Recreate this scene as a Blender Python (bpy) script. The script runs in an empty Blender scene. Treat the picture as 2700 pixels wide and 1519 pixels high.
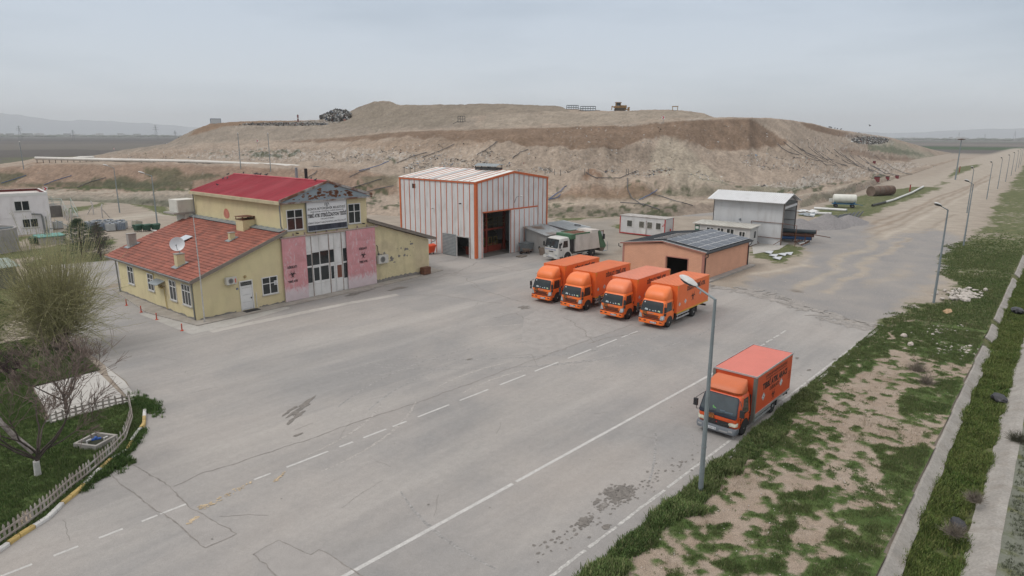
import bpy, bmesh, math, random
import numpy as np
from mathutils import Vector, Matrix
random.seed(7); np.random.seed(7)
C = bpy.context.scene.collection
SC = bpy.context.scene
PI = math.pi; R = math.radians
# ------------------------------------------------------------------ camera, sky, sun, exposure
FPX = 1725.; TH = math.atan(403/FPX); HC = 14.0; ROLL = R(0.22); YAW = R(48.8)
cam = bpy.data.cameras.new('camera'); co = bpy.data.objects.new('camera', cam); C.objects.link(co)
cam.sensor_width = 36; cam.lens = FPX/2700*36; cam.clip_start = .2; cam.clip_end = 60000
co.matrix_world = Matrix.Translation((0, 0, HC)) @ Matrix.Rotation(-YAW, 4, 'Z') @ Matrix.Rotation(PI/2-TH, 4, 'X') @ Matrix.Rotation(ROLL, 4, 'Z')
SC.camera = co
SUN_EL, SUN_AZ = R(52), R(150)        # azimuth measured from +X
w = bpy.data.worlds.new('World'); SC.world = w; w.use_nodes = True
nt = w.node_tree; nt.nodes.clear()
def N(nt, t, **k):
    n = nt.nodes.new(t)
    for a, b in k.items():
        if a.startswith('i_'): n.inputs[int(a[2:]) if a[2:].isdigit() else a[2:]].default_value = b
        else: setattr(n, a, b)
    return n
out = N(nt, 'ShaderNodeOutputWorld')
sky = N(nt, 'ShaderNodeTexSky', sky_type='NISHITA', sun_disc=False, sun_elevation=SUN_EL, sun_rotation=PI/2-SUN_AZ)
bg1 = N(nt, 'ShaderNodeBackground'); bg1.inputs[1].default_value = .012
bg2 = N(nt, 'ShaderNodeBackground'); bg2.inputs[1].default_value = 1.0
tc = N(nt, 'ShaderNodeTexCoord'); mp = N(nt, 'ShaderNodeMapping'); mp.inputs['Scale'].default_value = (1, 1, 5.5)
mp.inputs['Rotation'].default_value = (0, 0.07, .6)
nz = N(nt, 'ShaderNodeTexNoise'); nz.inputs['Scale'].default_value = 1.5; nz.inputs['Detail'].default_value = 5; nz.inputs['Roughness'].default_value = .5
cr = N(nt, 'ShaderNodeValToRGB'); cr.color_ramp.elements[0].position = .36; cr.color_ramp.elements[1].position = .62
cr.color_ramp.elements[0].color = (.78, .80, .82, 1); cr.color_ramp.elements[1].color = (1.08, 1.06, 1.05, 1)
sp = N(nt, 'ShaderNodeSeparateXYZ'); cz = N(nt, 'ShaderNodeValToRGB')
cz.color_ramp.elements[0].position = .0; cz.color_ramp.elements[0].color = (.60, .69, .775, 1)
cz.color_ramp.elements[1].position = .7; cz.color_ramp.elements[1].color = (1.30, 1.27, 1.24, 1)
for a_, c_ in ((.05, (.635, .705, .775, 1)), (.18, (.55, .635, .735, 1)), (.34, (.78, .80, .82, 1))): e = cz.color_ramp.elements.new(a_); e.color = c_
mx = N(nt, 'ShaderNodeMixRGB', blend_type='MULTIPLY'); mx.inputs[0].default_value = 1
ad = N(nt, 'ShaderNodeAddShader')
L = nt.links.new
L(tc.outputs['Generated'], mp.inputs[0]); L(mp.outputs[0], nz.inputs[0]); L(nz.outputs[0], cr.inputs[0])
L(tc.outputs['Generated'], sp.inputs[0]); L(sp.outputs[2], cz.inputs[0]); L(cr.outputs[0], mx.inputs[1]); L(cz.outputs[0], mx.inputs[2])
L(mx.outputs[0], bg2.inputs[0]); L(sky.outputs[0], bg1.inputs[0]); L(bg1.outputs[0], ad.inputs[0]); L(bg2.outputs[0], ad.inputs[1]); L(ad.outputs[0], out.inputs[0])
sl = bpy.data.lights.new('sun', 'SUN'); sl.energy = 1.4; sl.angle = R(20); sl.color = (1, .96, .91)
so = bpy.data.objects.new('sun', sl); C.objects.link(so)
so.rotation_euler = Vector((math.cos(SUN_AZ)*math.cos(SUN_EL), math.sin(SUN_AZ)*math.cos(SUN_EL), math.sin(SUN_EL))).to_track_quat('Z', 'Y').to_euler()
SC.view_settings.view_transform = 'Standard'; SC.view_settings.look = 'None'; SC.view_settings.exposure = -0.14; SC.view_settings.gamma = 1
# ------------------------------------------------------------------ measuring helper: pixel of the photograph (2576 wide) -> point of the place
def ray(u, v):
    u *= 2700/2576; v *= 2700/2576
    a = (u-1350)/FPX; b = -(v-759.5)/FPX
    c, s = math.cos(ROLL), math.sin(ROLL); a, b = a*c-b*s, a*s+b*c
    x, y, z = a, math.cos(TH)+b*math.sin(TH), -math.sin(TH)+b*math.cos(TH)
    c, s = math.cos(YAW), math.sin(YAW)
    return Vector((x*c+y*s, -x*s+y*c, z)), y
def G(u, v, z=0.):
    d, _ = ray(u, v); t = (z-HC)/d.z; return Vector((d.x*t, d.y*t, z))
def AT(u, v, f):                                   # point at forward depth f
    d, y = ray(u, v); t = f/y; return Vector((d.x*t, d.y*t, HC+d.z*t))
# ------------------------------------------------------------------ noise
def vnoise(x, y, seed=0):
    xi = np.floor(x).astype(np.int64); yi = np.floor(y).astype(np.int64); fx = x-xi; fy = y-yi
    fx = fx*fx*(3-2*fx); fy = fy*fy*(3-2*fy)
    def h(a, b):
        n = (a*374761393+b*668265263+seed*1442695041) & 0xffffffff
        n = ((n ^ (n >> 13))*1274126177) & 0xffffffff
        return ((n ^ (n >> 16)) & 0xffff)/65535.
    return (h(xi, yi)*(1-fx)+h(xi+1, yi)*fx)*(1-fy)+(h(xi, yi+1)*(1-fx)+h(xi+1, yi+1)*fx)*fy
def fbm(x, y, s=1., o=4, seed=0):
    r = 0; a = 1; t = 0; x = np.asarray(x, float)*s; y = np.asarray(y, float)*s
    for k in range(o): r = r+a*vnoise(x, y, seed+k*17); t += a; a *= .5; x = x*2.03+11.3; y = y*2.03+5.7
    return r/t
def inpoly(x, y, P):
    x = np.asarray(x); y = np.asarray(y); r = np.zeros(x.shape, bool); n = len(P)
    for i in range(n):
        x1, y1 = P[i][:2]; x2, y2 = P[(i+1) % n][:2]
        if y1 == y2: continue
        c = ((y1 > y) != (y2 > y)) & (x < (x2-x1)*(y-y1)/(y2-y1)+x1); r ^= c
    return r
def dline(x, y, P, closed=False):
    d = np.full(np.shape(x), 1e9); n = len(P)
    for i in range(n if closed else n-1):
        x1, y1 = P[i][:2]; x2, y2 = P[(i+1) % n][:2]; vx, vy = x2-x1, y2-y1; l = vx*vx+vy*vy+1e-12
        t = np.clip(((x-x1)*vx+(y-y1)*vy)/l, 0, 1); d = np.minimum(d, np.hypot(x-x1-t*vx, y-y1-t*vy))
    return d
def mask(x, y, P, wdt): # 1 inside, 0 outside, soft edge
    s = dline(x, y, P, True); s = np.where(inpoly(x, y, P), s, -s); return np.clip(.5+s/wdt, 0, 1)
# ------------------------------------------------------------------ materials
MATS = {}
def mat(name, col, rough=.7, var=.12, scale=2., metal=0., bump=0., bscale=20., attr=None, dirt=0., spec=None, mapscale=(1, 1, 1), var2=None, alpha=None, fleck=0.):
    if name in MATS: return MATS[name]
    m = bpy.data.materials.new(name); m.use_nodes = True; t = m.node_tree; p = t.nodes['Principled BSDF']; l = t.links.new
    p.inputs['Roughness'].default_value = rough; p.inputs['Metallic'].default_value = metal
    if spec is not None: p.inputs['Specular IOR Level'].default_value = spec
    tc = N(t, 'ShaderNodeTexCoord'); mp = N(t, 'ShaderNodeMapping'); mp.inputs['Scale'].default_value = mapscale; l(tc.outputs['Object'], mp.inputs[0])
    n1 = N(t, 'ShaderNodeTexNoise'); n1.inputs['Scale'].default_value = scale; n1.inputs['Detail'].default_value = 7; n1.inputs['Roughness'].default_value = .62
    l(mp.outputs[0], n1.inputs[0])
    r = N(t, 'ShaderNodeMapRange'); r.inputs[1].default_value = .3; r.inputs[2].default_value = .7; r.inputs[3].default_value = 1-var; r.inputs[4].default_value = 1+var
    l(n1.outputs[0], r.inputs[0])
    if attr:
        base = N(t, 'ShaderNodeAttribute', attribute_name=attr).outputs['Color']
    else:
        rgb = N(t, 'ShaderNodeRGB'); rgb.outputs[0].default_value = (*col, 1); base = rgb.outputs[0]
    if var2:
        nb = N(t, 'ShaderNodeTexNoise'); nb.inputs['Scale'].default_value = scale*.33; nb.inputs['Detail'].default_value = 5; l(mp.outputs[0], nb.inputs[0])
        cb = N(t, 'ShaderNodeMapRange'); cb.inputs[1].default_value = .45; cb.inputs[2].default_value = .62; l(nb.outputs[0], cb.inputs[0])
        mb = N(t, 'ShaderNodeMixRGB'); l(cb.outputs[0], mb.inputs[0]); l(base, mb.inputs[1]); mb.inputs[2].default_value = (*var2, 1); base = mb.outputs[0]
    v = N(t, 'ShaderNodeVectorMath', operation='SCALE'); l(base, v.inputs[0]); l(r.outputs[0], v.inputs['Scale']); res = v.outputs[0]
    if dirt:
        mp2 = N(t, 'ShaderNodeMapping'); mp2.inputs['Scale'].default_value = (.8, .8, .3); l(tc.outputs['Object'], mp2.inputs[0])
        n2 = N(t, 'ShaderNodeTexNoise'); n2.inputs['Scale'].default_value = 1.6; n2.inputs['Detail'].default_value = 6; l(mp2.outputs[0], n2.inputs[0])
        r2 = N(t, 'ShaderNodeMapRange'); r2.inputs[1].default_value = .5; r2.inputs[2].default_value = .75; r2.inputs[4].default_value = dirt; l(n2.outputs[0], r2.inputs[0])
        mm = N(t, 'ShaderNodeMixRGB'); l(r2.outputs[0], mm.inputs[0]); l(res, mm.inputs[1]); mm.inputs[2].default_value = (.16, .13, .10, 1); res = mm.outputs[0]
    if fleck:
        n3 = N(t, 'ShaderNodeTexNoise'); n3.inputs['Scale'].default_value = bscale*1.7; n3.inputs['Detail'].default_value = 2; l(tc.outputs['Object'], n3.inputs[0])
        r3 = N(t, 'ShaderNodeMapRange'); r3.inputs[1].default_value = .3; r3.inputs[2].default_value = .7; r3.inputs[3].default_value = 1-fleck; r3.inputs[4].default_value = 1+fleck; l(n3.outputs[0], r3.inputs[0])
        v3 = N(t, 'ShaderNodeVectorMath', operation='SCALE'); l(res, v3.inputs[0]); l(r3.outputs[0], v3.inputs['Scale']); res = v3.outputs[0]
    l(res, p.inputs['Base Color'])
    if bump:
        nb = N(t, 'ShaderNodeTexNoise'); nb.inputs['Scale'].default_value = bscale; nb.inputs['Detail'].default_value = 4; l(tc.outputs['Object'], nb.inputs[0])
        b = N(t, 'ShaderNodeBump'); b.inputs['Strength'].default_value = min(1, bump*4); b.inputs['Distance'].default_value = bump; l(nb.outputs[0], b.inputs['Height']); l(b.outputs[0], p.inputs['Normal'])
    MATS[name] = m; return m
# ------------------------------------------------------------------ mesh builder
class MB:
    def __init__(s): s.v = []; s.f = []; s.m = []; s.cur = 0
    def add(s, vs, fs):
        o = len(s.v); s.v += [tuple(p) for p in vs]; s.f += [tuple(i+o for i in f) for f in fs]; s.m += [s.cur]*len(fs); return s
    def slot(s, i): s.cur = i; return s
    def box(s, x0, x1, y0, y1, z0, z1):
        if x1 < x0: x0, x1 = x1, x0
        if y1 < y0: y0, y1 = y1, y0
        return s.add([(x0,y0,z0),(x1,y0,z0),(x1,y1,z0),(x0,y1,z0),(x0,y0,z1),(x1,y0,z1),(x1,y1,z1),(x0,y1,z1)],
                     [(0,3,2,1),(4,5,6,7),(0,1,5,4),(1,2,6,5),(2,3,7,6),(3,0,4,7)])
    def prism(s, poly, n):                      # poly: list of 3D points (planar), n: extrusion vector
        n = Vector(n); k = len(poly); a = [Vector(p) for p in poly]; b = [p+n for p in a]
        nn = Vector((0,0,0))
        for i in range(k): nn += a[i].cross(a[(i+1) % k])
        fs = [tuple(range(k)), tuple(range(2*k-1, k-1, -1))]+[(i, i+k, (i+1) % k+k, (i+1) % k) for i in range(k)]
        if nn.dot(n) > 0: fs = [f[::-1] for f in fs]
        return s.add(a+b, fs)
    def tube(s, pts, r, n=6, cap=True):
        pts = [Vector(p) for p in pts]; rs = r if isinstance(r, (list, tuple)) else [r]*len(pts)
        rings = []; up = None
        for i, p in enumerate(pts):
            d = (pts[min(i+1, len(pts)-1)]-pts[max(i-1, 0)]).normalized()
            if up is None: up = d.orthogonal().normalized()
            up = (up-d*up.dot(d)); up = up.normalized() if up.length > 1e-6 else d.orthogonal().normalized()
            q = d.cross(up); rings.append([p+(up*math.cos(2*PI*k/n)+q*math.sin(2*PI*k/n))*rs[i] for k in range(n)])
        return s.loft(rings, cap)
    def loft(s, rings, cap=True, closed=True):
        n = len(rings[0]); vs = [p for r in rings for p in r]; fs = []
        for i in range(len(rings)-1):
            for k in range(n if closed else n-1):
                a = i*n+k; b = i*n+(k+1) % n; fs.append((a, b, b+n, a+n))
        if cap: fs += [tuple(range(n))[::-1], tuple(range((len(rings)-1)*n, len(rings)*n))]
        return s.add(vs, fs)
    def cyl(s, p0, p1, r0, r1=None, n=12): return s.tube([p0, p1], [r0, r0 if r1 is None else r1], n)
    def lathe(s, prof, c=(0,0,0), n=16, axis='z'):
        rings = []
        for r, h in prof:
            ring = []
            for k in range(n):
                a = 2*PI*k/n; x, y = r*math.cos(a), r*math.sin(a)
                q = (x, y, h) if axis == 'z' else ((x, h, -y) if axis == 'y' else (h, x, y))
                ring.append((c[0]+q[0], c[1]+q[1], c[2]+q[2]))
            rings.append(ring)
        return s.loft(rings)
    def ico(s, c, r, sq=(1,1,1), sub=2, noise=0., seed=0):
        bm = bmesh.new(); bmesh.ops.create_icosphere(bm, subdivisions=sub, radius=1)
        rn = random.Random(seed); vs = []
        for v in bm.verts:
            k = 1+rn.uniform(-noise, noise); vs.append((c[0]+v.co.x*r*sq[0]*k, c[1]+v.co.y*r*sq[1]*k, c[2]+v.co.z*r*sq[2]*k))
        fs = [tuple(v.index for v in f.verts) for f in bm.faces]; bm.free(); return s.add(vs, fs)
    def build(s, name, mats, parent=None, loc=None, world=False, smooth=False, **tags):
        me = bpy.data.meshes.new(name); v = s.v
        o = bpy.data.objects.new(name, me); C.objects.link(o)
        if world and parent is not None:
            M_ = parent.matrix_basis.copy(); pp = parent.parent
            while pp: M_ = pp.matrix_basis @ M_; pp = pp.parent
            inv = M_.inverted(); v = [tuple(inv @ Vector(p)) for p in v]
        if world and parent is None and loc is not None: v = [(p[0]-loc[0], p[1]-loc[1], p[2]-loc[2]) for p in v]
        me.from_pydata(v, [], s.f); me.update()
        if not isinstance(mats, (list, tuple)): mats = [mats]
        for m in mats: me.materials.append(m)
        if len(mats) > 1: me.polygons.foreach_set('material_index', s.m)
        if smooth: me.polygons.foreach_set('use_smooth', [True]*len(me.polygons)); me.set_sharp_from_angle(angle=R(38))
        if loc is not None: o.location = loc
        if parent is not None: o.parent = parent
        for k, x in tags.items(): o[k] = x
        return o
def thing(name, label, cat, loc=(0,0,0), rz=0., group=None):
    o = bpy.data.objects.new(name, None); C.objects.link(o); o.location = loc; o.rotation_euler = (0, 0, rz); o.empty_display_size = .3
    o.matrix_basis = Matrix.Translation(Vector(loc)) @ Matrix.Rotation(rz, 4, 'Z')
    o['label'] = label; o['category'] = cat
    if group: o['group'] = group
    return o
def dup(root, loc, rz, label, group=None):
    def cp(o, par):
        c = o.copy(); C.objects.link(c)
        if par is not None: c.parent = par
        for ch in [x for x in KIDS if x.parent == o]: cp(ch, c)
        return c
    KIDS = [x for x in bpy.data.objects if x.parent]
    r = cp(root, None); r.location = loc; r.rotation_euler = (0, 0, rz); r['label'] = label
    if group: r['group'] = group
    return r
def struct(mb, name, mats, **k): return mb.build(name, mats, kind='structure', **k)
def npmesh(name, verts, faces, mats, col=None, smooth=False, parent=None, **tags):
    me = bpy.data.meshes.new(name); n = faces.shape[1]
    me.vertices.add(len(verts)); me.vertices.foreach_set('co', verts.astype(np.float32).ravel())
    me.loops.add(faces.size); me.loops.foreach_set('vertex_index', faces.astype(np.int32).ravel())
    me.polygons.add(len(faces)); me.polygons.foreach_set('loop_start', np.arange(0, faces.size, n, dtype=np.int32))
    me.update(calc_edges=True)
    if smooth: me.polygons.foreach_set('use_smooth', np.ones(len(faces), bool))
    if col is not None:
        a = me.attributes.new('Col', 'FLOAT_COLOR', 'POINT'); a.data.foreach_set('color', np.c_[col, np.ones(len(col))].astype(np.float32).ravel())
    if not isinstance(mats, (list, tuple)): mats = [mats]
    for m in mats: me.materials.append(m)
    o = bpy.data.objects.new(name, me); C.objects.link(o)
    if parent: o.parent = parent
    for k, x in tags.items(): o[k] = x
    return o
def gridfaces(nr, nc):
    i = np.arange(nr-1)[:, None]*nc+np.arange(nc-1)[None, :]; i = i.ravel(); return np.stack([i, i+1, i+nc+1, i+nc], 1)
# ------------------------------------------------------------------ lettering
_txt = {}
def text_mesh(s, bold=0.):
    k = (s, bold)
    if k not in _txt:
        cu = bpy.data.curves.new('lettering', 'FONT'); cu.body = s; cu.size = 1; cu.offset = bold; cu.resolution_u = 2; cu.space_character = 1.05
        ob = bpy.data.objects.new('lettering', cu); C.objects.link(ob)
        me = bpy.data.meshes.new_from_object(ob.evaluated_get(bpy.context.evaluated_depsgraph_get()))
        _txt[k] = ([tuple(v.co) for v in me.vertices], [tuple(p.vertices) for p in me.polygons])
        bpy.data.meshes.remove(me); bpy.data.objects.remove(ob); bpy.data.curves.remove(cu)
    return _txt[k]
def put_text(mb, s, O, U, V, wid, hgt, bold=.02, d=.0):   # O: lower left corner
    vs, fs = text_mesh(s, bold)
    if not vs: return
    xs = [v[0] for v in vs]; x0, x1 = min(xs), max(xs); O = Vector(O); U = Vector(U); V = Vector(V)
    sx = wid/(x1-x0); sy = hgt/.73
    mb.add([O+U*((v[0]-x0)*sx)+V*(v[1]*sy) for v in vs], fs)
def biohazard(mb, O, U, V, s):                            # O: centre, s: overall radius
    O = Vector(O); U = Vector(U); V = Vector(V)
    def arc(cx, cy, ro, ri, a0, a1, dx=0, dy=0, n=14):
        pts = []
        for i in range(n+1):
            a = a0+(a1-a0)*i/n
            pts.append((O+U*(s*(cx+ro*math.cos(a)))+V*(s*(cy+ro*math.sin(a))), O+U*(s*(cx+dx+ri*math.cos(a)))+V*(s*(cy+dy+ri*math.sin(a)))))
        vs = [p for q in pts for p in q]; mb.add(vs, [(2*i, 2*i+2, 2*i+3, 2*i+1) for i in range(n)])
    for k in range(3):
        a = PI/2+k*2*PI/3; c, q = math.cos(a), math.sin(a)
        arc(.5*c, .5*q, .5, .40, a+R(34), a+R(326), .09*c, .09*q, 20)
    arc(0, 0, .43, .36, 0, 2*PI, n=24)
MB.BH = biohazard
BLACK = mat('black_paint', (.012, .012, .013), .55, .1)
GLASS = mat('dark_glass', (.018, .024, .026), .08, .3, 1.5, spec=.6)
WHITE = mat('white_pvc', (.62, .62, .61), .45, .06, 3, dirt=.25)
STEEL = mat('galvanised_steel', (.24, .27, .285), .45, .12, 3, metal=.35)
RUST = mat('rust', (.13, .055, .03), .85, .35, 6)
CONC = mat('concrete', (.30, .285, .265), .9, .14, 1.4, bump=.01, dirt=.3)
RUBBER = mat('tyre_rubber', (.02, .02, .021), .85, .2, 8)
# ================================================================== GROUND
def ground_material():
    m = bpy.data.materials.new('ground'); m.use_nodes = True; t = m.node_tree; p = t.nodes['Principled BSDF']; l = t.links.new
    p.inputs['Roughness'].default_value = .95; p.inputs['Specular IOR Level'].default_value = .15
    tc = N(t, 'ShaderNodeTexCoord'); col = N(t, 'ShaderNodeAttribute', attribute_name='Col'); mk = N(t, 'ShaderNodeAttribute', attribute_name='Msk')
    se = N(t, 'ShaderNodeSeparateColor'); l(mk.outputs['Color'], se.inputs[0])
    def noise(sc, d=6, ms=None, rough=.6):
        n = N(t, 'ShaderNodeTexNoise'); n.inputs['Scale'].default_value = sc; n.inputs['Detail'].default_value = d; n.inputs['Roughness'].default_value = rough
        if ms:
            q = N(t, 'ShaderNodeMapping'); q.inputs['Scale'].default_value = ms; l(tc.outputs['Object'], q.inputs[0]); l(q.outputs[0], n.inputs[0])
        else: l(tc.outputs['Object'], n.inputs[0])
        return n.outputs[0]
    def rng(x, a, b, c, d):
        r = N(t, 'ShaderNodeMapRange'); r.inputs[1].default_value = a; r.inputs[2].default_value = b; r.inputs[3].default_value = c; r.inputs[4].default_value = d; l(x, r.inputs[0]); return r.outputs[0]
    def scale(c, f):
        v = N(t, 'ShaderNodeVectorMath', operation='SCALE'); l(c, v.inputs[0]); l(f, v.inputs['Scale']); return v.outputs[0]
    def mixc(f, a, b):
        q = N(t, 'ShaderNodeMixRGB'); l(f, q.inputs[0])
        if isinstance(a, tuple): q.inputs[1].default_value = (*a, 1)
        else: l(a, q.inputs[1])
        if isinstance(b, tuple): q.inputs[2].default_value = (*b, 1)
        else: l(b, q.inputs[2])
        return q.outputs[0]
    def thr(mo, nz, k=.9, w=.12):
        a = N(t, 'ShaderNodeMath', operation='MULTIPLY_ADD'); l(nz, a.inputs[0]); a.inputs[1].default_value = k; a.inputs[2].default_value = -.5*k
        b = N(t, 'ShaderNodeMath', operation='ADD'); l(a.outputs[0], b.inputs[0]); l(mo, b.inputs[1]); return rng(b.outputs[0], .5-w, .5+w, 0, 1)
    base = scale(col.outputs['Color'], rng(noise(.35, 8), .3, .7, .86, 1.14)); base = scale(base, rng(noise(6, 4), .3, .7, .9, 1.1))
    peb = rng(noise(9, 2), .66, .74, 0, .5); base = mixc(peb, base, (.42, .39, .35))
    gr = scale(mixc(rng(noise(.25, 5), .35, .65, 0, 1), (.225, .218, .215), (.275, .257, .24)), rng(noise(14, 2), .3, .7, .72, 1.28))
    base = mixc(thr(se.outputs[1], noise(.5, 8), 1.5, .3), base, gr)
    g1 = mixc(rng(noise(.8, 5), .3, .7, 0, 1), (.065, .085, .032), (.14, .14, .07)); g1 = scale(g1, rng(noise(5, 4), .3, .7, .65, 1.35))
    base = mixc(thr(se.outputs[0], noise(.9, 8), 1.5, .1), base, g1)
    l(base, p.inputs['Base Color'])
    b = N(t, 'ShaderNodeBump'); b.inputs['Strength'].default_value = .5; b.inputs['Distance'].default_value = .12; l(noise(1.6, 8, rough=.7), b.inputs['Height']); l(b.outputs[0], p.inputs['Normal'])
    return m
GM = ground_material()
def lin(r, g, b, k=.73):                                         # photographed sRGB value -> albedo
    f = lambda c: ((c/255+.055)/1.055)**2.4 if c > 10 else c/255/12.92
    v = np.array([f(r), f(g), f(b)])*k; return (v*.82+v.mean()*.18)*np.array([.98, 1, 1])
def shear(x): return .021*(np.clip(x, -60, 400)-25)
def axis(parts):
    o = []
    for a, b, s in parts: o += list(np.arange(a, b, s))
    return o
gx = [-6000, -2500, -1000, -400, -200, -120, -80]+axis([(-60, -10, 3), (-10, 110, .4), (110, 260, 1.2), (260, 560, 4)])+[560*1.09**k for k in range(48)]
gy = [-6000, -2500, -1000, -400, -200, -120, -80]+axis([(-60, -12, 3), (-12, .4, .6)])+[.4, .6, .8, 1.0, 1.3, 1.7, 2.0, 2.4, 2.7, 2.9, 3.1, 3.3, 3.5, 3.8]+axis([(4.2, 60, .4), (60, 180, 1.), (180, 400, 4)])+[400*1.09**k for k in range(50)]
X, Y = np.meshgrid(np.array(gx), np.array(gy), indexing='ij'); U0 = Y.copy()
Y = Y+shear(X)*np.clip((12-np.abs(Y))/8, 0, 1)*(Y > -12)
prof = np.interp(U0, [.4, .6, .8, 1.7, 2.7, 3.3, 3.5], [0, -.02, -.1, -.62, -.55, -.12, 0]); fade = np.clip((420-X)/60, 0, 1)
Zg = prof*fade+(fbm(X, Y, .25, 4, 3)-.5)*.16*np.clip((np.abs(X-60)/60), .1, 1)*np.where((X > 62) | (Y > 66), 1., 0)
FX, FY = X.ravel(), Y.ravel(); U0 = U0.ravel()
def gw(pts): return [tuple(G(*p)[:2]) for p in pts]
wx = FX+(fbm(FX, FY, .2, 4, 9)-.5)*3; wy = FY+(fbm(FX, FY, .2, 4, 19)-.5)*3
col = np.tile(lin(172, 157, 141), (FX.size, 1))
def paint(c, a): 
    global col
    col = col*(1-a[:, None])+c*a[:, None]
dist = np.hypot(FX, FY)
# plain beyond the site
far = mask(wx, wy, gw([(2300, 386), (2420, 388), (2600, 384), (2600, 352), (2240, 352)]), 10)
plain = np.clip((dist-np.interp(np.degrees(np.arctan2(FY, FX)), [5, 12, 50, 75, 80], [640, 700, 500, 300, 290]))/60, 0, 1)
plain = np.maximum(plain, ((FY < -3) | (FX < -12))*1.)
furrow = fbm(FX*.05, FY, .01, 4, 5)
paint(lin(98, 92, 88)*(.8+.4*furrow[:, None]), plain)
a_ = np.degrees(np.arctan2(FY, FX))
paint(lin(60, 88, 52), plain*(dist > 880)*(dist < 1150)*(a_ < 22))
paint(lin(120, 112, 104), plain*(dist > 1300)*(dist < 1700)*(a_ < 22))
paint(lin(80, 92, 72), plain*(dist > 2100)*(dist < 2500)*(a_ < 22))
paint(lin(84, 82, 80), plain*(dist > 1500)*(a_ > 55))
paint(lin(112, 106, 98), plain*(dist > 700)*(dist < 1100)*(a_ > 55))
paint(lin(128, 130, 116), ((U0 < .5) & (FX < 900) & (FX > -60))*np.clip((900-FX)/200, 0, 1)*np.clip((U0+14)/6, 0, 1))
# dirt tones by area
roadP = [(53, 10.6), (66, 9.4), (103, 12), (180, 18), (265, 21), (440, 30), (1100, 64), (1100, 84), (515, 60), (300, 44), (230, 44), (190, 38), (150, 30), (128, 26), (105, 24), (85, 24), (60, 24)]
paint(lin(182, 168, 152), mask(wx, wy, roadP, 6))
paint(lin(186, 174, 158), mask(wx, wy, gw([(250, 570), (380, 545), (470, 540), (480, 520), (300, 545), (150, 570), (100, 610), (200, 600)]), 4))
paint(lin(150, 145, 138), mask(wx, wy, gw([(1390, 560), (1560, 555), (1560, 640), (1400, 640)]), 4)*.6)
# wheel tracks
for tr, wd, cc in ((((2100, 607), (2130, 590), (2200, 560), (2290, 530), (2360, 495), (2440, 468), (2490, 440)), .5, (150, 128, 108)),
                   (((2138, 605), (2180, 580), (2270, 550), (2340, 515), (2400, 488), (2480, 455)), .5, (150, 128, 108)),
                   (((2050, 710), (2160, 640), (2210, 600)), .6, (178, 168, 156)), (((2090, 705), (2200, 640), (2250, 600)), .6, (178, 168, 156)),
                   (((1890, 712), (2010, 735), (2120, 760), (2230, 790)), .9, (104, 94, 86)), (((1960, 742), (2080, 780), (2190, 800)), .6, (112, 100, 90)),
                   (((1560, 640), (1600, 600), (1700, 590)), .7, (150, 132, 116)), (((2180, 600), (2260, 566), (2350, 525), (2420, 490), (2500, 445)), .4, (160, 142, 124)), (((2220, 600), (2300, 560), (2390, 515), (2490, 455)), .4, (196, 182, 166)), (((2250, 620), (2330, 580), (2400, 540)), .4, (156, 140, 124)), (((2120, 560), (2230, 515), (2330, 478)), .6, (158, 142, 126)), (((1900, 690), (2010, 668), (2080, 640)), .5, (200, 186, 170))):
    paint(lin(*cc), np.clip(1.2-dline(wx*.5+FX*.5, wy*.5+FY*.5, gw(tr))/wd, 0, 1)*.7)
grass = np.zeros(FX.size); gravel = np.zeros(FX.size)
def addm(t, P, wd, k=1.): np.maximum(t, mask(wx, wy, gw(P), wd)*k, out=t)
addm(gravel, [(1850, 735), (1960, 770), (2200, 830), (2290, 770), (2360, 700), (2420, 640), (2415, 600), (2350, 575), (2240, 598), (2170, 600), (2080, 625), (2030, 665), (1900, 700)], 3)
addm(gravel, [(1860, 585), (2030, 560), (2180, 556), (2190, 600), (2060, 640), (1960, 600)], 3)
addm(gravel, [(1700, 500), (1880, 500), (1880, 545), (1700, 545)], 3, .8)
gravel *= 1-.75*np.clip(1.3-dline(wx, wy, gw([(2000, 735), (2100, 668), (2165, 630), (2215, 600)]))/.9, 0, 1); gravel *= 1-.75*np.clip(1.3-dline(wx, wy, gw([(2090, 735), (2180, 670), (2240, 625), (2280, 600)]))/.8, 0, 1)
gravel *= 1-.6*mask(wx, wy, gw([(2190, 700), (2290, 660), (2300, 690), (2210, 730)]), 3)
gb = [(53.5, 10.2), (55, 10.6), (63, 9.9), (68, 8.2), (78, 9.6), (92, 12.3), (103, 12.6), (130, 11.8), (170, 14.5), (190, 16.2), (250, 18.5), (440, 28), (900, 50), (900, -3), (53, -3)]
np.maximum(grass, mask(wx, wy, gb, 2.2)*(.38+.75*fbm(FX, FY, .11, 3, 411)), out=grass)
grass = np.where((U0 < .55), .38, grass); grass = np.where(U0 < -9, .2, grass)
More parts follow.
